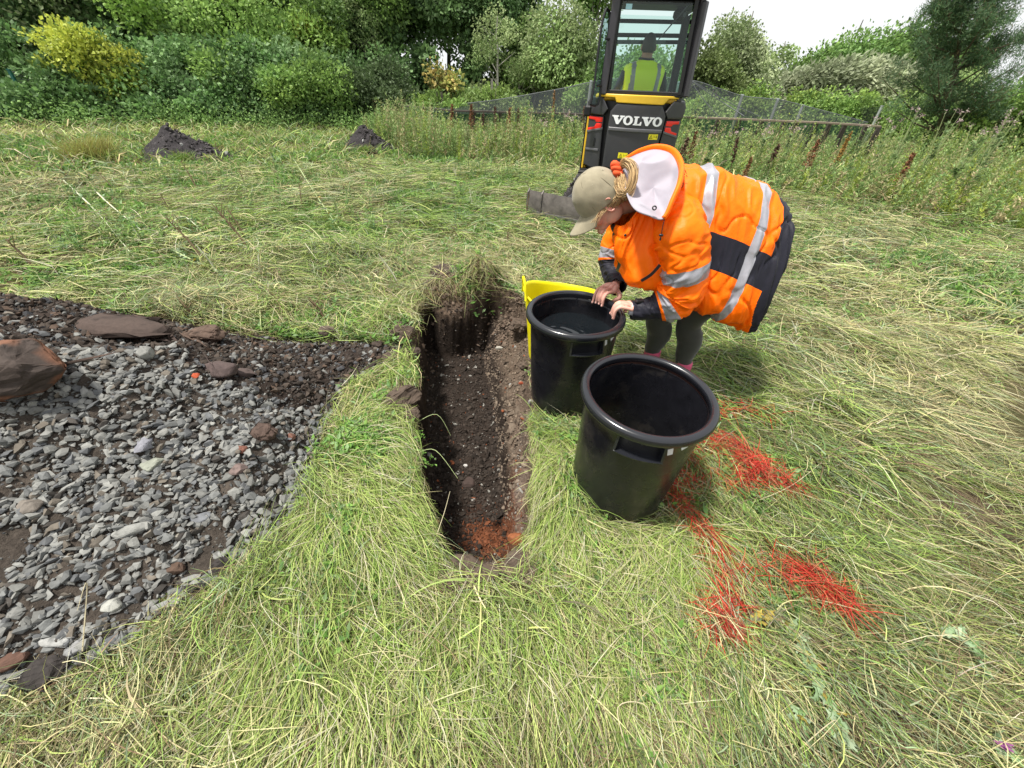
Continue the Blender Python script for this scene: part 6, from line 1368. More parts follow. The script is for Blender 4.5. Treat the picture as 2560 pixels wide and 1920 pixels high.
# dozer blade: from its left end towards the hidden right end
bl = empty('dozer_blade'); bl.parent = exc
A = at(1317, 500, 6.03); B0 = Vector((.07, 5.82, 0)); B1 = Vector((1.30, 5.08, 0)); d = (B1 - B0); L_ = d.length; dn = d.normalized(); nn = Vector((dn.y, -dn.x, 0))
m = MB(); prof = [(.020, .0), (.008, .05), (.0, .13), (.006, .22), (.030, .318), (.046, .315), (.024, .22), (.018, .13), (.024, .05), (.036, .0)]
UNY = Matrix.Rotation(-YAW, 3, 'Z')
def BLP(u, p): return UNY @ (B0 + dn * u + nn * (-p[0]) + Vector((-EX, -EY, p[1] * 1.1 + .01)))
V = []; nU = 24
for i in range(nU + 1):
    for p in prof: V.append(BLP(L_ * i / nU, p))
k = len(prof); F = [(i * k + j, i * k + (j + 1) % k, (i + 1) * k + (j + 1) % k, (i + 1) * k + j) for i in range(nU) for j in range(k)] + [tuple(range(k)), tuple(nU * k + j for j in range(k - 1, -1, -1))]
m.add(V, F); m.build('blade_plate', M_STEEL, bl, smooth=True)
m = MB(); V = []
for u in (0, L_):
    for p in ((.040, .0), (.016, .0), (-.006, .095), (.010, .095)): V.append(BLP(u, p))
m.add(V, [(0, 1, 5, 4), (1, 2, 6, 5), (2, 3, 7, 6), (3, 0, 4, 7), (3, 2, 1, 0), (4, 5, 6, 7)]); m.build('cutting_edge', M_STEEL2, bl)
for u in (.0, .22, L_ - .22, L_):
    m = MB(); V = []
    for du in (-.008, .008):
        for p in ((-.008, .03), (-.012, .15), (.0, .30), (.05, .335), (.06, .05)): V.append(BLP(min(max(u, .008), L_ - .008) + du, p))
    m.add(V, [(0, 1, 2, 3, 4), (9, 8, 7, 6, 5)] + [(i, i + 5, (i + 1) % 5 + 5, (i + 1) % 5) for i in range(5)]); m.build('blade_rib', M_STEEL, bl)
for s in (.4, 1.15):
    a = UNY @ (B0 + dn * s - Vector((EX, EY, 0)) + Vector((0, 0, .16)) - nn * .05); b = U((s - .78, -.5, .26)); m = MB(); m.tube([a, b], .04, 8); m.build('push_arm', M_CHAR, bl)
# boom, stick and bucket reaching forward, lowered to the ground
m = MB(); m.tube(smooth_path([(.05, 1.35, .95), (.05, 2.1, 1.25), (.05, 2.9, 1.15), (.05, 3.5, .75)], 4), [.11, .12, .12, .12, .12, .12, .12, .12, .11, .11, .1, .1, .09], 8, flat=.6); m.build('boom', M_CHAR, exc, smooth=True)
m = MB(); m.tube([(.05, 3.5, .80), (.05, 3.35, .35), (.05, 3.15, .12)], [.08, .07, .05], 8, flat=.7); m.build('stick', M_CHAR, exc, smooth=True)
m = MB(); m.prism([(3.0 - .15, .05), (3.2, -.02), (3.35, .10), (3.3, .30), (3.1, .32), (3.05, .25), (3.2, .22), (3.22, .12), (3.1, .07)], -.2, .3, 0, f=lambda v: (v[1], v[0], v[2])); m.build('bucket', M_STEEL, exc)
# ------------------------------------------------------------------ people
M_SKIN = material('skin', attr=True, rough=.5, spec=.4, var=.07, vscale=45, bump=.12, bscale=260, bdist=.001)
M_LEGG = material('leggings', (.034, .036, .030), rough=.8, sheen=.3, var=.12, vscale=30, bump=.1, bscale=300, bdist=.001)
M_HIVIS = material('hivis_orange', (1.0, .160, .0), rough=.5, spec=.22, var=.07, vscale=10, bump=.55, bscale=13, bdist=.012)
M_SILV = material('reflective_tape', (.31, .31, .345), rough=.38, metal=.15, var=.16, vscale=35, bump=.15, bscale=40, bdist=.002, rvar=.1)
M_NAVY = material('navy_fabric', (.0105, .0105, .019), rough=.6, spec=.25, sheen=.05, var=.25, vscale=20, bump=.3, bscale=26, bdist=.005)
M_LIN = material('white_lining', (.32, .30, .345), rough=.75, bump=.2, bscale=22, bdist=.005, var=.04)
M_CAP = material('khaki_cotton', (.27, .235, .16), rough=.85, var=.14, vscale=28, bump=.25, bscale=180, bdist=.0015, sheen=.2)
M_SCR = material('orange_knit', (.72, .085, .018), rough=.85, bump=.6, bscale=160, bdist=.003, var=.2, vscale=40)
M_HAIR = material('blond_hair', attr=True, rough=.45, spec=.5)
M_PINK = material('pink_sock', (.62, .10, .20), rough=.85)
M_BOOT = material('boot_leather', (.03, .027, .025), rough=.6, var=.3)
M_DARKM = material('black_fitting', (.01, .01, .012), rough=.4)
M_BROWNT = material('brown_print', (.16, .02, .012), rough=.6)

def ellipsoid(c, r, M=None, n=20):
    V, F = [], []; m = n // 2
    for i in range(m + 1):
        for j in range(n):
            a = pi * i / m; b = 2 * pi * j / n; v = Vector((r[0] * sin(a) * cos(b), r[1] * sin(a) * sin(b), r[2] * cos(a)))
            V.append((M @ v if M else v) + Vector(c))
    for i in range(m):
        for j in range(n): F.append((i * n + j, (i + 1) * n + j, (i + 1) * n + (j + 1) % n, i * n + (j + 1) % n))
    return V, F
def limb(P, R, n=16, sub=5):
    Q = smooth_path([list(p) + [r] for p, r in zip(P, R)], sub); return tube([q[:3] for q in Q], [q[3] for q in Q], n)
def fuse(name, pieces, voxel, mat_, parent, colfn=None, smooth_it=6):
    mb = MB()
    for V, F in pieces: mb.add(V, F)
    me = bpy.data.meshes.new('tmp'); me.from_pydata([tuple(v) for v in mb.V], [], mb.F); bm = bmesh.new(); bm.from_mesh(me); bmesh.ops.recalc_face_normals(bm, faces=bm.faces[:]); bm.to_mesh(me); bm.free()
    ob = bpy.data.objects.new('tmp', me); COL.objects.link(ob)
    md = ob.modifiers.new('r', 'REMESH'); md.mode = 'VOXEL'; md.voxel_size = voxel
    if smooth_it: ms = ob.modifiers.new('s', 'SMOOTH'); ms.factor = .5; ms.iterations = smooth_it
    dg = bpy.context.evaluated_depsgraph_get(); dg.update(); new = bpy.data.meshes.new_from_object(ob.evaluated_get(dg)); bpy.data.objects.remove(ob); bpy.data.meshes.remove(me)
    new.name = name; new.materials.clear(); new.materials.append(mat_)
    n = len(new.vertices); co = np.empty(n * 3, np.float32); new.vertices.foreach_get('co', co); co = co.reshape(-1, 3)
    if colfn is not None:
        c = np.ones((n, 4), np.float32); c[:, :3] = np.clip(colfn(co), 0, 1); a = new.color_attributes.new('Col', 'FLOAT_COLOR', 'POINT'); a.data.foreach_set('color', c.ravel())
    new.polygons.foreach_set('use_smooth', np.ones(len(new.polygons), bool)); new.update()
    return link(name, new, parent)

W_ = empty('person', (0.98, 2.15, 0)); W0 = Vector((0.98, 2.15, 0))
tag(W_, 'person in an orange hi-vis jacket and khaki cap bending over the rear black tub', 'person')
def rel(P): return [Vector(p) - W0 for p in P]
def grid_mesh(name, V, nu, nv, mats, mi, parent, closed=True, smooth=True):
    ii = np.arange(nu * nv).reshape(nu, nv)
    jj = np.roll(ii, -1, 1) if closed else ii[:, 1:]; i0 = ii if closed else ii[:, :-1]
    F = np.stack([i0[:-1], jj[:-1], jj[1:], i0[1:]], -1).reshape(-1, 4)
    return mesh_np(name, V.reshape(-1, 3) - np.array(W0), F, mats, parent, mi=mi, smooth=smooth)
def normals_grid(V, closed=True):
    du = np.gradient(V, axis=0)
    dv = (np.roll(V, -1, 1) - np.roll(V, 1, 1)) if closed else np.gradient(V, axis=1)
    n = np.cross(du, dv); return n / (np.linalg.norm(n, axis=2)[..., None] + 1e-9)

# -- head frame
HF = Vector((-.67, -.13, -.73)).normalized(); HU = Vector((-.72, -.08, .69)); HU = (HU - HF * HU.dot(HF)).normalized(); HL = HU.cross(HF).normalized()
HS = 1.06
EARP = at(1524, 517, 1.985)
HC = EARP - HL * .078 * HS + HU * .012 * HS + HF * .006
def HP(f, l, u): return HC + (HF * f + HL * l + HU * u) * HS
HM = Matrix((HF, HL, HU)).transposed()
def hell(c, r): return ellipsoid(HP(*c), [x * HS for x in r], HM, 28)
RC = Vector((.31, 1.88, 0)); RR = .243; RZ = .606            # rim of the rear tub
def RP_(th, r, z): return Vector((RC.x + r * cos(th), RC.y + r * sin(th), z))
def hand(th0, wrist, sgn, fore, thumb_side):
    """fingers over the rim into the tub; returns pieces"""
    P = []; ws = Vector(wrist); kn = []
    for i in range(4):
        th = th0 + (i - 1.5) * .0242 / RR * sgn; ln = [.92, 1.0, .97, .80][i]; z = RZ + [.002, .006, .004, -.002][i]
        mcp = RP_(th, RR + .030, z + .040); pip = RP_(th, RR - .024 * ln, z + .050 - .004 * abs(i - 1.5)); dip = RP_(th + .006 * sgn * (i - 1.5), RR - .050 * ln, z + .022); tip = RP_(th + .010 * sgn * (i - 1.5), RR - .048, z - .014 - .008 * ln)
        r = [.0092, .0096, .0092, .0080][i]
        P.append(limb([mcp, pip, dip, tip], [r * 1.1, r * 1.03, r * .93, r * .80], 12, 4)); kn.append(mcp); P.append(ellipsoid(pip + Vector((0, 0, .001)), (r * 1.08,) * 3, None, 12)); P.append(ellipsoid(tip, (r * .82,) * 3, None, 10))
    for i in range(4):
        b = ws + (kn[i] - (kn[0] + kn[3]) / 2) * .45; P.append(limb([b, (b + kn[i]) / 2 + Vector((0, 0, .004)), kn[i]], [.017, .0155, .0118], 12, 4)); P.append(ellipsoid(kn[i], (.0116,) * 3, None, 12))
    P.append(limb([fore, (Vector(fore) + ws) / 2, ws + (ws - Vector(fore)) * .05], [.026, .025, .0245], 16, 4))
    ts = th0 + thumb_side * .058 / RR
    P.append(limb([ws + Vector((0, 0, -.004)), RP_(ts, RR + .055, RZ + .020), RP_(ts - thumb_side * .03, RR + .034, RZ + .000), RP_(ts - thumb_side * .10, RR + .030, RZ - .018)], [.0165, .0135, .0108, .0088], 12, 5))
    return P
pc = []
# torso core, hips, legs
sh_n = at(1672, 505, 1.99); sh_f = at(1602, 470, 2.28); hipc = Vector((1.17, 2.14, .86)); chest = Vector((.74, 2.14, 1.08))
pc.append(limb([hipc, (hipc + chest) / 2 + Vector((0, 0, .03)), chest, chest + Vector((-.10, -.01, .02))], [.15, .135, .145, .10], 20, 5)); pc.append(limb([sh_n + Vector((.04, .09, -.07)), chest + Vector((-.03, 0, .0)), sh_f + Vector((.04, -.05, -.06))], [.045, .07, .045], 16, 4))
ank_n = gp(1706, 918, .14); ank_f = gp(1629, 888, .15); kn_n = gp(1716, 792, .44) + Vector((0, -.06, 0)); kn_f = gp(1647, 784, .44) + Vector((0, -.03, 0))
for k_, a_, hy in ((kn_n, ank_n, 2.06), (kn_f, ank_f, 2.24)):
    hip = Vector((1.17, hy, .86)); calf = a_.lerp(k_, .62) + Vector((.018, 0, 0))
    pc.append(limb([hip, hip.lerp(k_, .5) + Vector((-.01, 0, 0)), k_, calf, a_.lerp(k_, .22), a_, a_ + Vector((0, 0, -.06))], [.105, .088, .062, .066, .042, .038, .038], 20, 6))
neck0 = HP(-.035, 0, -.055); neckb = chest + Vector((-.13, 0, .02)); pc.append(limb([neck0, neck0.lerp(neckb, .5), neckb, chest], [.054, .050, .055, .07], 20, 5))
# head
pc += [hell((-.012, 0, .032), (.096, .076, .098)), hell((.020, 0, -.030), (.070, .060, .078)), hell((.052, 0, -.074), (.036, .036, .034)), hell((.078, 0, -.098), (.018, .022, .017)), hell((.062, .030, -.035), (.026, .026, .028)), hell((.062, -.030, -.035), (.026, .026, .028)), hell((.074, 0, .018), (.020, .048, .014)),
       limb([HP(.084, 0, .008), HP(.098, 0, -.018), HP(.110, 0, -.036)], [.009 * HS, .0105 * HS, .0115 * HS], 12, 3), hell((.099, .009, -.039), (.010, .007, .007)), hell((.099, -.009, -.039), (.010, .007, .007)), hell((.086, 0, -.062), (.012, .022, .0065)), hell((.084, 0, -.072), (.012, .020, .0065)), hell((-.005, .045, -.060), (.045, .022, .040)), hell((-.005, -.045, -.060), (.045, .022, .040))]
for s in (-1, 1):
    ear = [HP(-.010 + .020 * cos(t), s * (.079 + .006 * (1 - cos(t)) * .5 + .003), -.002 + .031 * sin(t)) for t in np.linspace(-1.9, 2.6, 12)]
    pc.append(tube(ear, [.0045] * 12, 8)); pc.append(hell((-.002, s * .074, -.004), (.016, .008, .026))); pc.append(hell((-.003, s * .077, -.032), (.008, .006, .009)))
# arms down to the hands
el_n = at(1702, 722, 1.87); el_f = at(1538, 650, 2.33)
wr_n = RP_(.02, RR + .088, RZ + .034); wr_f = RP_(.80, RR + .085, RZ + .045)
cu_n = at(1592, 774, 1.875); cu_f = at(1545, 700, 2.20)
in_n = [sh_n + Vector((.03, .08, -.05)), sh_n.lerp(el_n, .5) + Vector((0, .03, 0)), el_n + Vector((0, .0, .0)), at(1650, 765, 1.875), cu_n]
pc.append(limb(in_n, [.045, .042, .038, .028, .026], 16, 5)); pc.append(limb([sh_f + Vector((.03, -.04, -.05)), sh_f.lerp(el_f, .5), el_f + Vector((.02, 0, .01)), at(1540, 690, 2.26), cu_f], [.045, .040, .036, .030, .026], 16, 5))
pc += hand(.02, wr_n, 1, cu_n, 1); pc += hand(.80, wr_f, 1, cu_f, -1)
cuf = np.array(cu_f); cun = np.array(cu_n); hcn = np.array(HC)
def skin_col(co):
    p = co + np.array(W0); c = np.tile(np.array([.66, .37, .29]), (len(p), 1)) * (1 + .06 * fbm(p[:, 0] * 30, p[:, 1] * 30, p[:, 2] * 30, 3, 2))[:, None]
    l = (p - hcn) @ np.array(HM) / HS; f, s, u = l[:, 0], l[:, 1], l[:, 2]; head = np.linalg.norm(l, axis=1) < .16
    def mix(m, col): nonlocal c; m = np.clip(m, 0, 1)[:, None]; c = c * (1 - m) + np.array(col) * m
    mix(head * np.exp(-((f - .065) / .03) ** 2 - ((np.abs(s) - .042) / .022) ** 2 - ((u + .04) / .025) ** 2) * .7, (.56, .18, .14))
    mix(head * (np.abs(s) > .068) * (u < .03) * (u > -.05) * (np.abs(f) < .035) * .5, (.62, .22, .17))
    mix(head * np.exp(-((u + .067) / .008) ** 2 - (s / .022) ** 2) * (f > .075), (.50, .14, .13))
    mix(head * np.exp(-((u - .022) / .0055) ** 2) * (f > .055) * (np.abs(s) > .012) * (np.abs(s) < .052) * .85, (.22, .13, .07))
    mix(head * np.exp(-((u - .000) / .006) ** 2 - ((np.abs(s) - .033) / .014) ** 2) * (f > .06), (.09, .05, .045))
    hd = (np.hypot(p[:, 0] - RC.x, p[:, 1] - RC.y) < RR + .12) & (p[:, 2] < .72)
    kn_ = hd * np.clip((.5 + .5 * vnoise(p[:, 0] * 45, p[:, 1] * 45, p[:, 2] * 45, 5)), 0, 1) * .45; mix(kn_, (.62, .24, .19)); return c
body = fuse('body', [([Vector(v) - W0 for v in V], F) for V, F in pc], .0031, M_SKIN, W_, skin_col, 3)
# fingernails on the visible hand
m = MB()
for th0 in (.02, .80):
    for i in range(4):
        th = th0 + (i - 1.5) * .0242 / RR; ln = [.92, 1, .97, .8][i]; z = RZ + [.002, .006, .004, -.002][i]; p = RP_(th + .010 * (i - 1.5), RR - .0555, z - .012 - .008 * ln); d = Vector((-cos(th), -sin(th), .1)); M = d.to_track_quat('Z', 'Y').to_matrix(); V, F = ellipsoid(p - W0, (.0052, .0065, .0015), M, 10); m.add(V, F)
m.build('fingernails', material('nail', (.72, .42, .36), rough=.3), W_, smooth=True)

# leggings: skin-tight over the legs, then socks and boots
for k_, a_, hy in ((kn_n, ank_n, 2.06), (kn_f, ank_f, 2.24)):
    hip = Vector((1.17, hy, .86)); calf = a_.lerp(k_, .62) + Vector((.018, 0, 0))
    V, F = limb([hip, hip.lerp(k_, .5) + Vector((-.01, 0, 0)), k_, calf, a_.lerp(k_, .22), a_ + Vector((0, 0, .03))], [.112, .096, .071, .0735, .051, .046], 28, 8)
    V = [Vector(v) for v in V]; V = [v + Vector((.004 * float(vnoise(v.x * 30, v.y * 30, v.z * 60, 3)), 0, 0)) for v in V]
    mesh_np('legging', rel(V), F, M_LEGG, W_, smooth=True)
    V, F = limb([a_ + Vector((0, 0, .045)), a_ + Vector((0, 0, .02)), a_ + Vector((0, 0, -.05))], [.049, .0515, .048], 24, 3); mesh_np('sock', rel(V), F, M_PINK, W_, smooth=True)
    m = MB(); g = float(height(a_.x, a_.y)); V, F = limb([a_ + Vector((.005, 0, -.035)), Vector((a_.x + .005, a_.y, .08)), Vector((a_.x, a_.y, .045))], [.058, .054, .05], 20, 4); m.add(V, F)
    V, F = ellipsoid((a_.x - .075, a_.y, .045 + g), (.145, .052, .045)); m.add(V, F); m.box((a_.x - .06, a_.y, .012 + g), (.27, .098, .025), 0, bev=.01)
    o = m.build('boot', M_BOOT, W_, smooth=True); o.data.transform(Matrix.Translation(-W0))

# -- jacket body: rings from the collar to the hem
ST = [ # top px,py,Y   bottom px,py,Y   half depth
 ((1608, 480, 2.10), (1552, 560, 2.03), .075), ((1645, 470, 2.12), (1540, 655, 2.02), .105), ((1704, 432, 2.14), (1590, 700, 2.00), .160), ((1768, 425, 2.15), (1684, 734, 2.00), .175),
 ((1832, 446, 2.16), (1738, 750, 1.99), .190), ((1884, 468, 2.16), (1778, 768, 1.98), .200), ((1924, 494, 2.16), (1820, 788, 1.98), .190), ((1948, 528, 2.15), (1856, 806, 1.98), .175)]
K = np.array([list(at(*a)) + list(at(*b)) + [hd] for a, b, hd in ST]); Kp = smooth_path(K, 30); nu = len(Kp); nv = 260
U_ = np.linspace(0, len(ST) - 1, nu); PHI = np.linspace(0, 2 * pi, nv, endpoint=False)
top, bot, hd = Kp[:, 0:3], Kp[:, 3:6], Kp[:, 6]
mid = (top + bot) / 2; av = (top - bot) / 2; e = 2 / 3.3
cph, sph = np.cos(PHI), np.sin(PHI); cc = np.sign(cph) * np.abs(cph) ** e; ss = np.sign(sph) * np.abs(sph) ** e
yv = np.array([0, -1.0, 0])
JV = mid[:, None] + av[:, None] * cc[None, :, None] + yv * (hd[:, None] * ss[None])[..., None]
ug_, pg = np.meshgrid(U_, PHI, indexing='ij')
N_ = normals_grid(JV); 
if (N_[nu // 2, 0] @ (top[nu // 2] - mid[nu // 2])) < 0: N_ = -N_
x, y, z = JV[..., 0], JV[..., 1], JV[..., 2]
cp_, sp_ = np.cos(pg), np.sin(pg); g1 = fbm(ug_ * 1.5 + .5 * sp_, cp_ * .8, sp_ * .8, 5, 3); g2 = fbm(ug_ * 2.3 + 1.6 * cp_ + 1.2 * sp_, cp_ * 1.5 + .4 * ug_, sp_ * 1.3, 6, 2); g3 = fbm(x * 5 + z * 4, y * 5, z * 4 - x * 5, 7, 2)
fold = .020 * g1 + .018 * (.5 - 1.6 * np.abs(g2)) + .009 * g3 - .010 * np.exp(-(g3 / .04) ** 2) + .022 * fbm(x * 2.2, y * 2, z * 2.2, 8, 2)
# the belly side hangs in long drapes
drape = .016 * np.sin(ug_ * 5.2 + 1.8 * np.sin(pg * 2)) * np.clip(-np.cos(pg), 0, 1) ** 1.2 + .006 * np.sin(pg * 5 + 2 * ug_) * sstep(5.5, 7, ug_)
JV = JV + N_ * (fold + drape + .012)[..., None]
uf = (ug_[:-1] + ug_[1:]) / 2; pf = (pg[:-1] + np.pi / nv); deg = np.degrees(pf); side = np.minimum(deg, 360 - deg)   # 0 top .. 180 belly
mi = np.zeros(uf.shape, int)
panel = (side > 85) & (side < 97) & (uf > 3.05); mi[panel] = 2
hemw = np.where(side < 97, 5.82, 5.95 + .85 * sstep(97, 172, side)); mi[(uf > hemw) & (side < 172)] = 2
mi[(uf > 2.62) & (uf < 3.02)] = 1
mi[(uf > 4.72) & (uf < 5.12) ] = 1
mi[(side > 176) & (uf < 6.9)] = 3
jacket = grid_mesh('jacket', JV, nu, nv, [M_HIVIS, M_SILV, M_NAVY, M_DARKM], mi.reshape(-1), W_)
mdf = jacket.modifiers.new('thickness', 'SOLIDIFY'); mdf.thickness = .004; mdf.offset = -1 
# -- sleeves
def sleeve(path, rad, bands, navy, seed, r0=.0, name='sleeve', fold_a=1.0):
    Q = smooth_path([list(at(*p)) + [r] for p, r in zip(path, rad)], 26); n = len(Q); nv = 120; fr = frames([q[:3] for q in Q]); Uu = np.linspace(0, len(path) - 1, n); a = np.linspace(0, 2 * pi, nv, endpoint=False)
    C = np.array([f[0][:] for f in fr]); A = np.array([f[2][:] for f in fr]); B = np.array([f[3][:] for f in fr]); r = Q[:, 3]
    D = A[:, None] * np.cos(a)[None, :, None] + B[:, None] * np.sin(a)[None, :, None]; V = C[:, None] + D * r[:, None, None]
    x, y, z = V[..., 0], V[..., 1], V[..., 2]; u2, a2 = np.meshgrid(Uu, a, indexing='ij')
    g1 = fbm(u2 * .8, np.cos(a2) * 1.9, np.sin(a2) * 1.9, seed, 2); g2 = fbm(x * 6 + z * 5, y * 7, z * 9 - x * 5, seed + 1, 2); el = np.exp(-((u2 - 5.0) / 1.6) ** 2); g3 = fbm(u2 * 2.3 + 1.0 * np.cos(a2 + 1), np.cos(a2) * .9, np.sin(a2) * .9, seed + 5, 2); d = .014 * g1 + (.010 + .016 * el) * (.6 - 1.8 * np.abs(g3)) + .006 * g2 - .006 * np.exp(-(g2 / .04) ** 2) 
    V = V + D * (d * fold_a * (r / .1)[:, None] + .006)[..., None]
    uf = (u2[:-1] + u2[1:]) / 2; mi = np.zeros(uf.shape, int)
    for b0, b1 in bands: mi[(uf > b0) & (uf < b1)] = 1
    mi[uf > navy] = 2
    o = grid_mesh(name, V, n, nv, [M_HIVIS, M_SILV, M_NAVY], mi.reshape(-1), W_); s = o.modifiers.new('thickness', 'SOLIDIFY'); s.thickness = .003; s.offset = -1; return o
sleeve([(1690, 500, 2.06), (1694, 540, 1.96), (1700, 585, 1.89), (1706, 640, 1.865), (1708, 690, 1.86), (1700, 732, 1.865), (1668, 757, 1.87), (1632, 770, 1.875), (1603, 774, 1.875), (1578, 774, 1.875)],
       [.070, .096, .108, .106, .103, .100, .086, .056, .047, .040], [(3.35, 4.05), (5.72, 6.42)], 6.62, 11)
sleeve([(1612, 480, 2.24), (1580, 540, 2.34), (1552, 590, 2.37), (1536, 632, 2.36), (1534, 668, 2.32), (1540, 700, 2.22), (1541, 718, 2.12)],
       [.07, .088, .085, .078, .066, .056, .042], [(2.75, 3.35)], 3.5, 17)
# grey glove cuff and strap tab at the near wrist
V, F = tube(smooth_path([at(1594, 774, 1.872), at(1584, 773, 1.872), at(1576, 771, 1.874)], 3), [.036, .036, .035, .034, .033, .033, .032], 20); mesh_np('glove_cuff', rel(V), F, material('pale_cuff', (.50, .49, .54), rough=.7), W_, smooth=True)
m = MB(); p = at(1598, 752, 1.87); m.box(p - W0, (.040, .030, .016), 0, rz=.2, bev=.004); m.build('cuff_tab', M_DARKM, W_)

# -- hood: folded open on the back
RIM = [(1560, 398, 2.20), (1596, 380, 2.27), (1640, 370, 2.28), (1680, 380, 2.22), (1702, 412, 2.10), (1700, 455, 1.99), (1682, 500, 1.93), (1658, 546, 1.895), (1622, 538, 1.90), (1590, 524, 1.93), (1572, 496, 2.03), (1560, 450, 2.12)]
RIM = [(a, b, c_ - .07 - .05 * (b > 430)) for a, b, c_ in RIM]
RW = smooth_path([list(at(*p)) for p in RIM + [RIM[0]]], 12)[:-1]; nr_ = len(RW); cen = np.array(at(1630, 446, 1.99)) + np.array([.015, .02, -.02]); nk = 40
RV = np.zeros((nk, nr_, 3)); 
for i in range(nk):
    t = i / (nk - 1); RV[i] = RW * (1 - t) + cen * t + (np.array([.035, .05, -.05]) * (1 - (1 - t) ** 2.0))[None] * .3
ang = np.linspace(0, 2 * pi, nr_, endpoint=False); tt = np.linspace(0, 1, nk)[:, None]
Nh = normals_grid(RV); da = RV[..., 0] * .55 + RV[..., 2] * .83; db = RV[..., 2] * .55 - RV[..., 0] * .83; fl = (.032 * (.45 - 1.8 * np.abs(fbm(db * 9 + .4 * np.sin(da * 14), da * 3.2, RV[..., 1] * 3, 61, 2)))) * np.sin(pi / 2 * np.clip(tt * 3.2, 0, 1))
if (Nh[nk // 2, 0] @ np.array([-.3, -.8, .5])) < 0: Nh = -Nh
LV = RV + np.array([-.3, -.81, .5])[None, None] * ((fl * 2.0 + .022 * np.sin(pi * np.clip(tt, 0, 1) * .5)) * (.25 + .75 * np.sin(pi / 2 * np.clip(tt * 2.5, 0, 1))))[..., None]
grid_mesh('hood_lining', LV, nk, nr_, M_LIN, None, W_)
OV = np.zeros((16, nr_, 3))
for i in range(16):
    t = i / 15; OV[i] = RW * (1 - t) + cen * t + np.array([.06, .12, -.14]) * (sin(t * pi / 2))
grid_mesh('hood_shell', OV, 16, nr_, M_HIVIS, None, W_)
k0, k1 = int(nr_ * .02), int(nr_ * 7.15 / 12); seg = RW[k0:k1]; wv = np.interp(np.linspace(0, 1, len(seg)), [0, .12, .35, .7, 1], [.006, .014, .020, .022, .017])
V, F = tube(seg, list(wv), 14, flat=.55); mesh_np('hood_edge', rel(V), F, M_HIVIS, W_, smooth=True)
V, F = tube(RW[k1 - 4:nr_], [.004] * (nr_ - k1 + 4), 8); mesh_np('hood_edge', rel(V), F, M_LIN, W_, smooth=True)
def small(name, c, r, mat_, M=None): V, F = ellipsoid(Vector(c) - W0, r, M, 14); mesh_np(name, V, F, mat_, W_, smooth=True)
V, F = lathe([(.0045, -.001), (.009, -.001), (.010, .001), (.009, .003), (.0045, .003)], 20, closed=True); q = Vector((-.2, -.9, .35)).to_track_quat('Z', 'Y').to_matrix(); c = at(1636, 520, 1.772) - W0; mesh_np('eyelet', [q @ Vector(v) + c for v in V], F, M_DARKM, W_, smooth=True)
# drawcord with its toggle
V, F = tube(smooth_path([at(1662, 546, 1.77), at(1657, 565, 1.765), at(1654, 584, 1.762)], 4), .0018, 6); mesh_np('drawcord', rel(V), F, M_DARKM, W_, smooth=True)
small('toggle', at(1653, 588, 1.76), (.010, .006, .006), M_DARKM); small('toggle', at(1651, 597, 1.76), (.004, .004, .009), M_DARKM); small('press_stud', at(1563, 588, 1.84), (.006, .004, .006), M_DARKM)
small('press_stud', at(1868, 799, 1.90), (.007, .005, .009), M_DARKM)
# front placket: storm flap hanging from the collar
def strip(name, pts, w_, mat_, off=0.0, th=.004):
    P = smooth_path([list(at(*p)) for p in pts], 6); m = MB(); fr = frames(P)
    V = []
    for i, (p, t, u, v) in enumerate(fr):
        ww = w_ if not isinstance(w_, (list, tuple)) else np.interp(i / (len(fr) - 1), np.linspace(0, 1, len(w_)), w_)
        sd = t.cross(Vector((0, -1, .25))).normalized(); nn = sd.cross(t).normalized()
        V += [p + sd * ww / 2 - nn * th, p + sd * ww / 2 + nn * th, p - sd * ww / 2 + nn * th, p - sd * ww / 2 - nn * th]
    F = []
    for i in range(len(fr) - 1):
        for j in range(4): F.append((i * 4 + j, i * 4 + (j + 1) % 4, (i + 1) * 4 + (j + 1) % 4, (i + 1) * 4 + j))
    n = len(fr) - 1; F += [(3, 2, 1, 0), (n * 4, n * 4 + 1, n * 4 + 2, n * 4 + 3)]
    m.add([v - W0 for v in V], F); return m.build(name, mat_, W_, smooth=True)

strip('pocket_zip', [(1603, 702, 1.765), (1628, 686, 1.755), (1650, 662, 1.75)], .013, M_DARKM, th=.003)
# small brown print at the top of the back
V, F = tube([at(1702 + 6 * cos(t), 461 + 9 * sin(t), 1.945) for t in np.linspace(-.9, 1.9, 9)], .0022, 6); mesh_np('printed_mark', rel(V), F, M_BROWNT, W_)
m = MB()
for (a, b, c_, d) in ((1704, 436, 1707, 444), (1707, 444, 1712, 441), (1709, 430, 1712, 437), (1713, 428, 1716, 434), (1710, 424, 1714, 428), (1716, 438, 1718, 442)): m.tube([at(a, b, 1.985) - W0, at(c_, d, 1.985) - W0], .0015, 5)
m.build('printed_mark', M_BROWNT, W_)

# -- cap
capc = HP(-.006, 0, .030); nu, nv = 40, 96; V = []; 
for i in range(nu + 1):
    t = i / nu
    for j in range(nv):
        a = 2 * pi * j / nv; ca, sa = cos(a), sin(a)
        zend = -.020 - .010 * (1 - ca) * .5 + .012 * max(0, ca); th = t * (pi / 2 + .16)
        rf, rl, ru = .108, .085, .116; z = ru * cos(th); rr = sin(th) ** .92
        if th > pi / 2: rr = 1 - .05 * (th - pi / 2)
        k = 1 + .012 * abs(sin(3 * a)) ** .5 * sin(th) + .016 * float(vnoise(ca * 2.3 + 5, sa * 2.3, t * 3, 9)) + .014 * float(vnoise(ca * 6 + 5, sa * 6, t * 7, 19)) * sin(th)
        p = HP(-.006 + rf * rr * ca * k, rl * rr * sa * k, .034 - .012 * (1 - ca) * .5 * t + (z if th < pi / 2 else -.16 * (th - pi / 2) + 0) * k); V.append(p - W0)
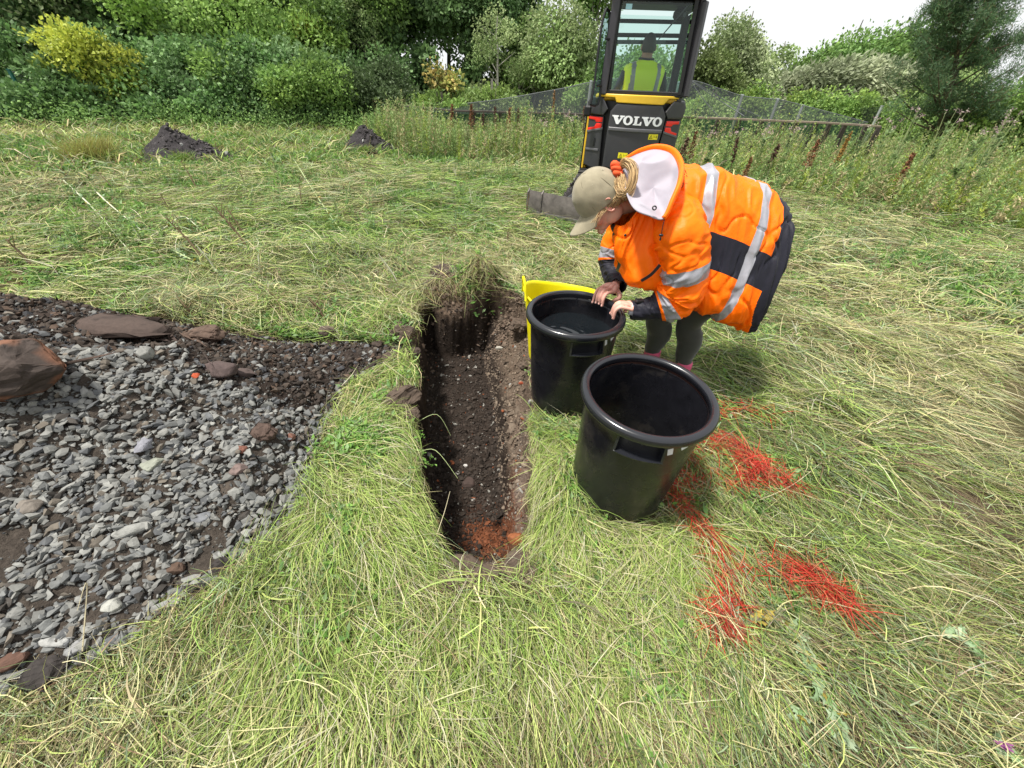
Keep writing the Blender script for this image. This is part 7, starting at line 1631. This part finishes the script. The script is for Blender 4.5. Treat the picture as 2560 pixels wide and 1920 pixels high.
F = [(i * nv + j, i * nv + (j + 1) % nv, (i + 1) * nv + (j + 1) % nv, (i + 1) * nv + j) for i in range(nu) for j in range(nv)]
cap = empty('cap'); cap.parent = W_
o = mesh_np('crown_panels', V, F, M_CAP, cap, smooth=True); s = o.modifiers.new('thickness', 'SOLIDIFY'); s.thickness = .003; s.offset = -1
m = MB()
for a in (0, pi / 3, 2 * pi / 3, pi, 4 * pi / 3, 5 * pi / 3):
    P = []
    for t in np.linspace(.02, 1, 20):
        th = t * (pi / 2 + .1); rr = sin(th) ** .92 if th < pi / 2 else 1; P.append(HP(-.006 + .1095 * rr * cos(a), .0865 * rr * sin(a), .034 - .006 * (1 - cos(a)) * t + .1175 * cos(th)) - W0)
    m.tube(P, .0018, 5)
m.build('seam', material('cap_seam', (.17, .145, .095), rough=.9), cap, smooth=True)
V, F = ellipsoid(HP(-.006, 0, .151) - W0, [.008, .008, .005], HM, 14); mesh_np('button', V, F, M_CAP, cap, smooth=True)
m = MB()
for a in (pi / 6, pi / 2, 5 * pi / 6, -pi / 6, -pi / 2, -5 * pi / 6):
    th = .85; c = HP(-.006 + .1105 * sin(th) * cos(a), .0875 * sin(th) * sin(a), .034 + .1185 * cos(th)) - W0; d = (c + W0 - capc).normalized(); q = d.to_track_quat('Z', 'Y').to_matrix(); V, F = lathe([(.0018, -.001), (.0042, -.001), (.0042, .0012), (.0018, .0012)], 12, closed=True); m.add([q @ Vector(v) + c for v in V], F)
m.build('eyelet', material('khaki_thread', (.36, .33, .25), rough=.8), cap)
# visor
V = []; nu, nv = 14, 36
for i in range(nu + 1):
    for j in range(nv + 1):
        a = -1.12 + 2.24 * j / nv; t = i / nu; ext = .092 * (cos(a * 1.15)) ** .55 if abs(a * 1.15) < pi / 2 else 0
        f = -.006 + .107 * cos(a) + ext * t; l = .085 * sin(a) * (1 + .04 * t); u = .016 - .030 * t * .8 - .32 * (l ** 2) / .09 * (.4 + t) * .9; V.append(HP(f, l, u) - W0)
F = [(i * (nv + 1) + j, i * (nv + 1) + j + 1, (i + 1) * (nv + 1) + j + 1, (i + 1) * (nv + 1) + j) for i in range(nu) for j in range(nv)]
o = mesh_np('visor', V, F, M_CAP, cap, smooth=True); s = o.modifiers.new('thickness', 'SOLIDIFY'); s.thickness = .005; s.offset = 0

# -- hair: combed back under the cap into a looped ponytail
SCRP = at(1546, 430, 2.055); rng = np.random.default_rng(90); rg = random.Random(90)
parts = []
def strand(P, r, col):
    P = smooth_path([list(p) for p in P], 5); V, F = tube(P, list(np.linspace(r, r * .7, len(P))), 5, cap=False); V = np.array([v[:] for v in V]) - np.array(W0); parts.append((V, np.array(F), np.array(col)[None].repeat(len(V), 0)))
HCOL = [(.50, .33, .15), (.40, .25, .11), (.62, .44, .22), (.28, .17, .08), (.55, .38, .18)]
for k in range(240):
    s = rg.choice((-1, 1)) if k % 3 else 1; t = rg.random(); f0 = -.085 + .120 * t; u0 = -.050 + .055 * t + rg.uniform(-.012, .022); l0 = s * (.077 - .035 * max(0, (-f0 - .035) / .05)) 
    a = HP(f0, l0, u0); b = HP(-.075 + rg.uniform(-.02, .02), s * .055 + rg.uniform(-.01, .01), .0 + rg.uniform(-.02, .03)); c = HP(-.112, s * .02 + rg.uniform(-.012, .012), .045 + rg.uniform(-.012, .012)); strand([a, HP((f0 - .075) / 2 - .01, s * .082, (u0 + .0) / 2 - .0), b, c, SCRP + Vector((rg.uniform(-.01, .01), rg.uniform(-.01, .01), rg.uniform(-.01, .01)))], .0022, np.array(rg.choice(HCOL)) * (.45 + .55 * rg.random()))
for k in range(260):                     # the looped tail
    j = lambda s_=.009: Vector((rg.uniform(-s_, s_), rg.uniform(-s_, s_), rg.uniform(-s_, s_)))
    o1 = j(.017); w1 = rg.uniform(.6, 1.3)
    strand([SCRP + j(.006), at(1562, 406, 2.03) + o1, at(1581, 420, 1.99) + o1 * w1, at(1582, 452, 1.96) + o1, at(1571, 480, 1.95) + o1, at(1553, 481, 1.965) + o1 * .8 + j(.008), at(1546, 452, 2.0) + o1 * .7 + j(.012)] if k % 4 else [SCRP + j(.008), at(1556, 440, 2.02) + j(.012), at(1560, 462, 1.98) + j(.014), at(1562 + rg.uniform(-14, 8), 492, 1.96) + j(.015)], .0013, np.array(rg.choice(HCOL)) * (.7 + .5 * rg.random()))
for k in range(26):                      # loose wisps at the temple
    a = HP(.02 + rg.uniform(-.03, .03), .078, .005); strand([a, a + HF * rg.uniform(.0, .02) * 1 + Vector((0, -.008, -.015)) + Vector((rg.uniform(-.01, .01), 0, 0)), a + HF * rg.uniform(.01, .05) + Vector((rg.uniform(-.02, .02), -.006, -.03))], .0007, (.6, .42, .22))
v, f, c = cat(parts); mesh_np('hair', v, f, M_HAIR, W_, col=c, smooth=True)
# scrunchie
m = MB(); q = (at(1575, 425, 2.06) - HP(-.08, 0, .03)).normalized().to_track_quat('Z', 'Y').to_matrix()
for ph in (0, 1):
    P = []
    for t in np.linspace(0, 2 * pi, 49)[:-1]:
        rr = .028 + .008 * cos(5 * t + ph * pi); P.append(SCRP - W0 + q @ Vector((rr * cos(t) * .9, rr * sin(t) * 1.25, .011 * sin(5 * t + ph * pi))))
    V, F = tube(P + [P[0]], [.0105 + .002 * sin(7 * t) for t in np.linspace(0, 6.28, 49)], 10, cap=False); m.add(V, F)
m.build('hair_band', M_SCR, W_, smooth=True)

# ------------------------------------------------------------------ the operator in the cab
OPY = 7.42; O0 = Vector((1.63, OPY, 1.12)); OP = empty('person', O0); tag(OP, 'excavator operator seen from behind through the cab window in a yellow hi-vis vest', 'person')
M_OPJ = material('navy_jacket', (.012, .016, .026), rough=.7); M_VEST = material('hivis_yellow', (.80, 1.0, .03), rough=.5, bump=.2, bscale=14, bdist=.01); M_OPH = material('operator_skin', attr=True, rough=.6)
def oz(px, py): p = at(px, py, OPY); return p.x - O0.x, p.z - O0.z
shx0, shz = oz(1562, 163); shx1, _ = oz(1664, 165); cx = (shx0 + shx1) / 2; hx, hz = oz(1623, 113); sw = (shx1 - shx0) / 2
nkz = shz + .06
pcs = [limb([(cx, 0, -.10), (cx, .02, .15), (cx, 0, shz - .14), (cx, .0, shz - .03)], [.16, .155, .165, .10], 20, 5), limb([(cx - sw * .85, 0, shz - .06), (cx, 0, shz - .01), (cx + sw * .85, 0, shz - .06)], [.06, .075, .06], 14, 5),
       limb([(cx, 0, shz - .03), (hx, .01, hz - .08)], [.085, .075], 14, 3), ellipsoid((hx, .01, hz + .0), (.094, .112, .140)), ellipsoid((hx, .05, hz - .07), (.068, .07, .08)), ellipsoid((hx - .098, .0, hz - .03), (.014, .020, .036)), ellipsoid((hx + .098, .0, hz - .03), (.014, .020, .036)), limb([(hx, .12, hz), (hx, .135, hz - .03)], [.012, .014], 8, 2)]
for s in (-1, 1):
    pcs.append(limb([(cx + s * sw * .9, 0, shz - .07), (cx + s * (sw + .05), .05, shz - .28), (cx + s * (sw + .03), .26, shz - .36), (cx + s * (sw + .0), .36, shz - .30)], [.058, .050, .040, .028], 14, 5))
    hb = Vector((cx + s * sw, .38, shz - .29))
    for i in range(4): pcs.append(limb([hb + Vector((s * .01 * (i - 1.5) * .5, 0, -.012 * i + .018)), hb + Vector((.0, .05, -.012 * i + .018)), hb + Vector((-s * .03, .06, -.012 * i + .018)), hb + Vector((-s * .035, .03, -.012 * i + .018))], [.011, .0095, .009, .008], 8, 3))
    pcs.append(limb([hb, hb + Vector((-s * .02, .02, .04))], [.012, .009], 8, 3)); pcs.append(limb([(cx + s * .08, 0, -.06), (cx + s * .14, .42, -.02), (cx + s * .14, .52, -.40)], [.085, .065, .05], 14, 5))
    pcs.append(ellipsoid((cx + s * .14, .57, -.43), (.045, .11, .035)))
def opcol(co):
    c = np.tile(np.array([.012, .016, .026]), (len(co), 1)); hd = co[:, 2] > shz + .035; c[hd] = (.42, .22, .16)
    hair = hd & (co[:, 2] > hz - .085 + .5 * np.clip(co[:, 1] + .03, 0, 1)) & (np.abs(co[:, 0] - hx) < .097) | (hd & (co[:, 2] > hz + .03 + .2 * co[:, 1])); c[hair] = (.035, .03, .028)
    hn = (co[:, 1] > .36) & (co[:, 2] > shz - .4) & (co[:, 2] < shz - .2); c[hn] = (.42, .22, .16); return c
fuse('body', pcs, .009, M_OPH, OP, opcol, 4)
# vest over the back and shoulders
nv = 80; nu = 30; V = []; K = smooth_path([(-.02, sw * .90, .185), (shz * .45, sw * .90, .185), (shz - .15, sw * .95, .19), (shz - .05, sw * 1.0, .165), (shz + .01, sw * .90, .125), (shz + .055, sw * .45, .105), (shz + .068, .10, .09)], 6); nu = len(K) - 1
for i, (z_, rx_, ry_) in enumerate(K):
    for j in range(nv):
        a = 2 * pi * j / nv; e = .8; c_, s_ = cos(a), sin(a); V.append((cx + rx_ * math.copysign(abs(c_) ** e, c_) * (1 + .012 * sin(a * 7 + z_ * 20)), ry_ * math.copysign(abs(s_) ** e, s_), z_))
F = [(i * nv + j, i * nv + (j + 1) % nv, (i + 1) * nv + (j + 1) % nv, (i + 1) * nv + j) for i in range(nu) for j in range(nv)]; mi = []
for i in range(nu):
    for j in range(nv):
        xm = sum(V[k][0] for k in F[i * nv + j]) / 4 - cx; mi.append(1 if (sw * .50 < abs(xm) < sw * .72) else (2 if abs(xm) > sw * .93 or i < 2 else 0))
mesh_np('vest', V, F, [M_VEST, M_SILV, M_VEST], OP, mi=mi, smooth=True)
m = MB(); V, F = tube([Vector((cx + .098 * cos(t), .088 * sin(t), shz + .072 + .01 * cos(t) ** 2)) for t in np.linspace(0, 2 * pi, 25)], .016, 8, cap=False); m.add(V, F); m.build('collar', M_OPJ, OP, smooth=True)
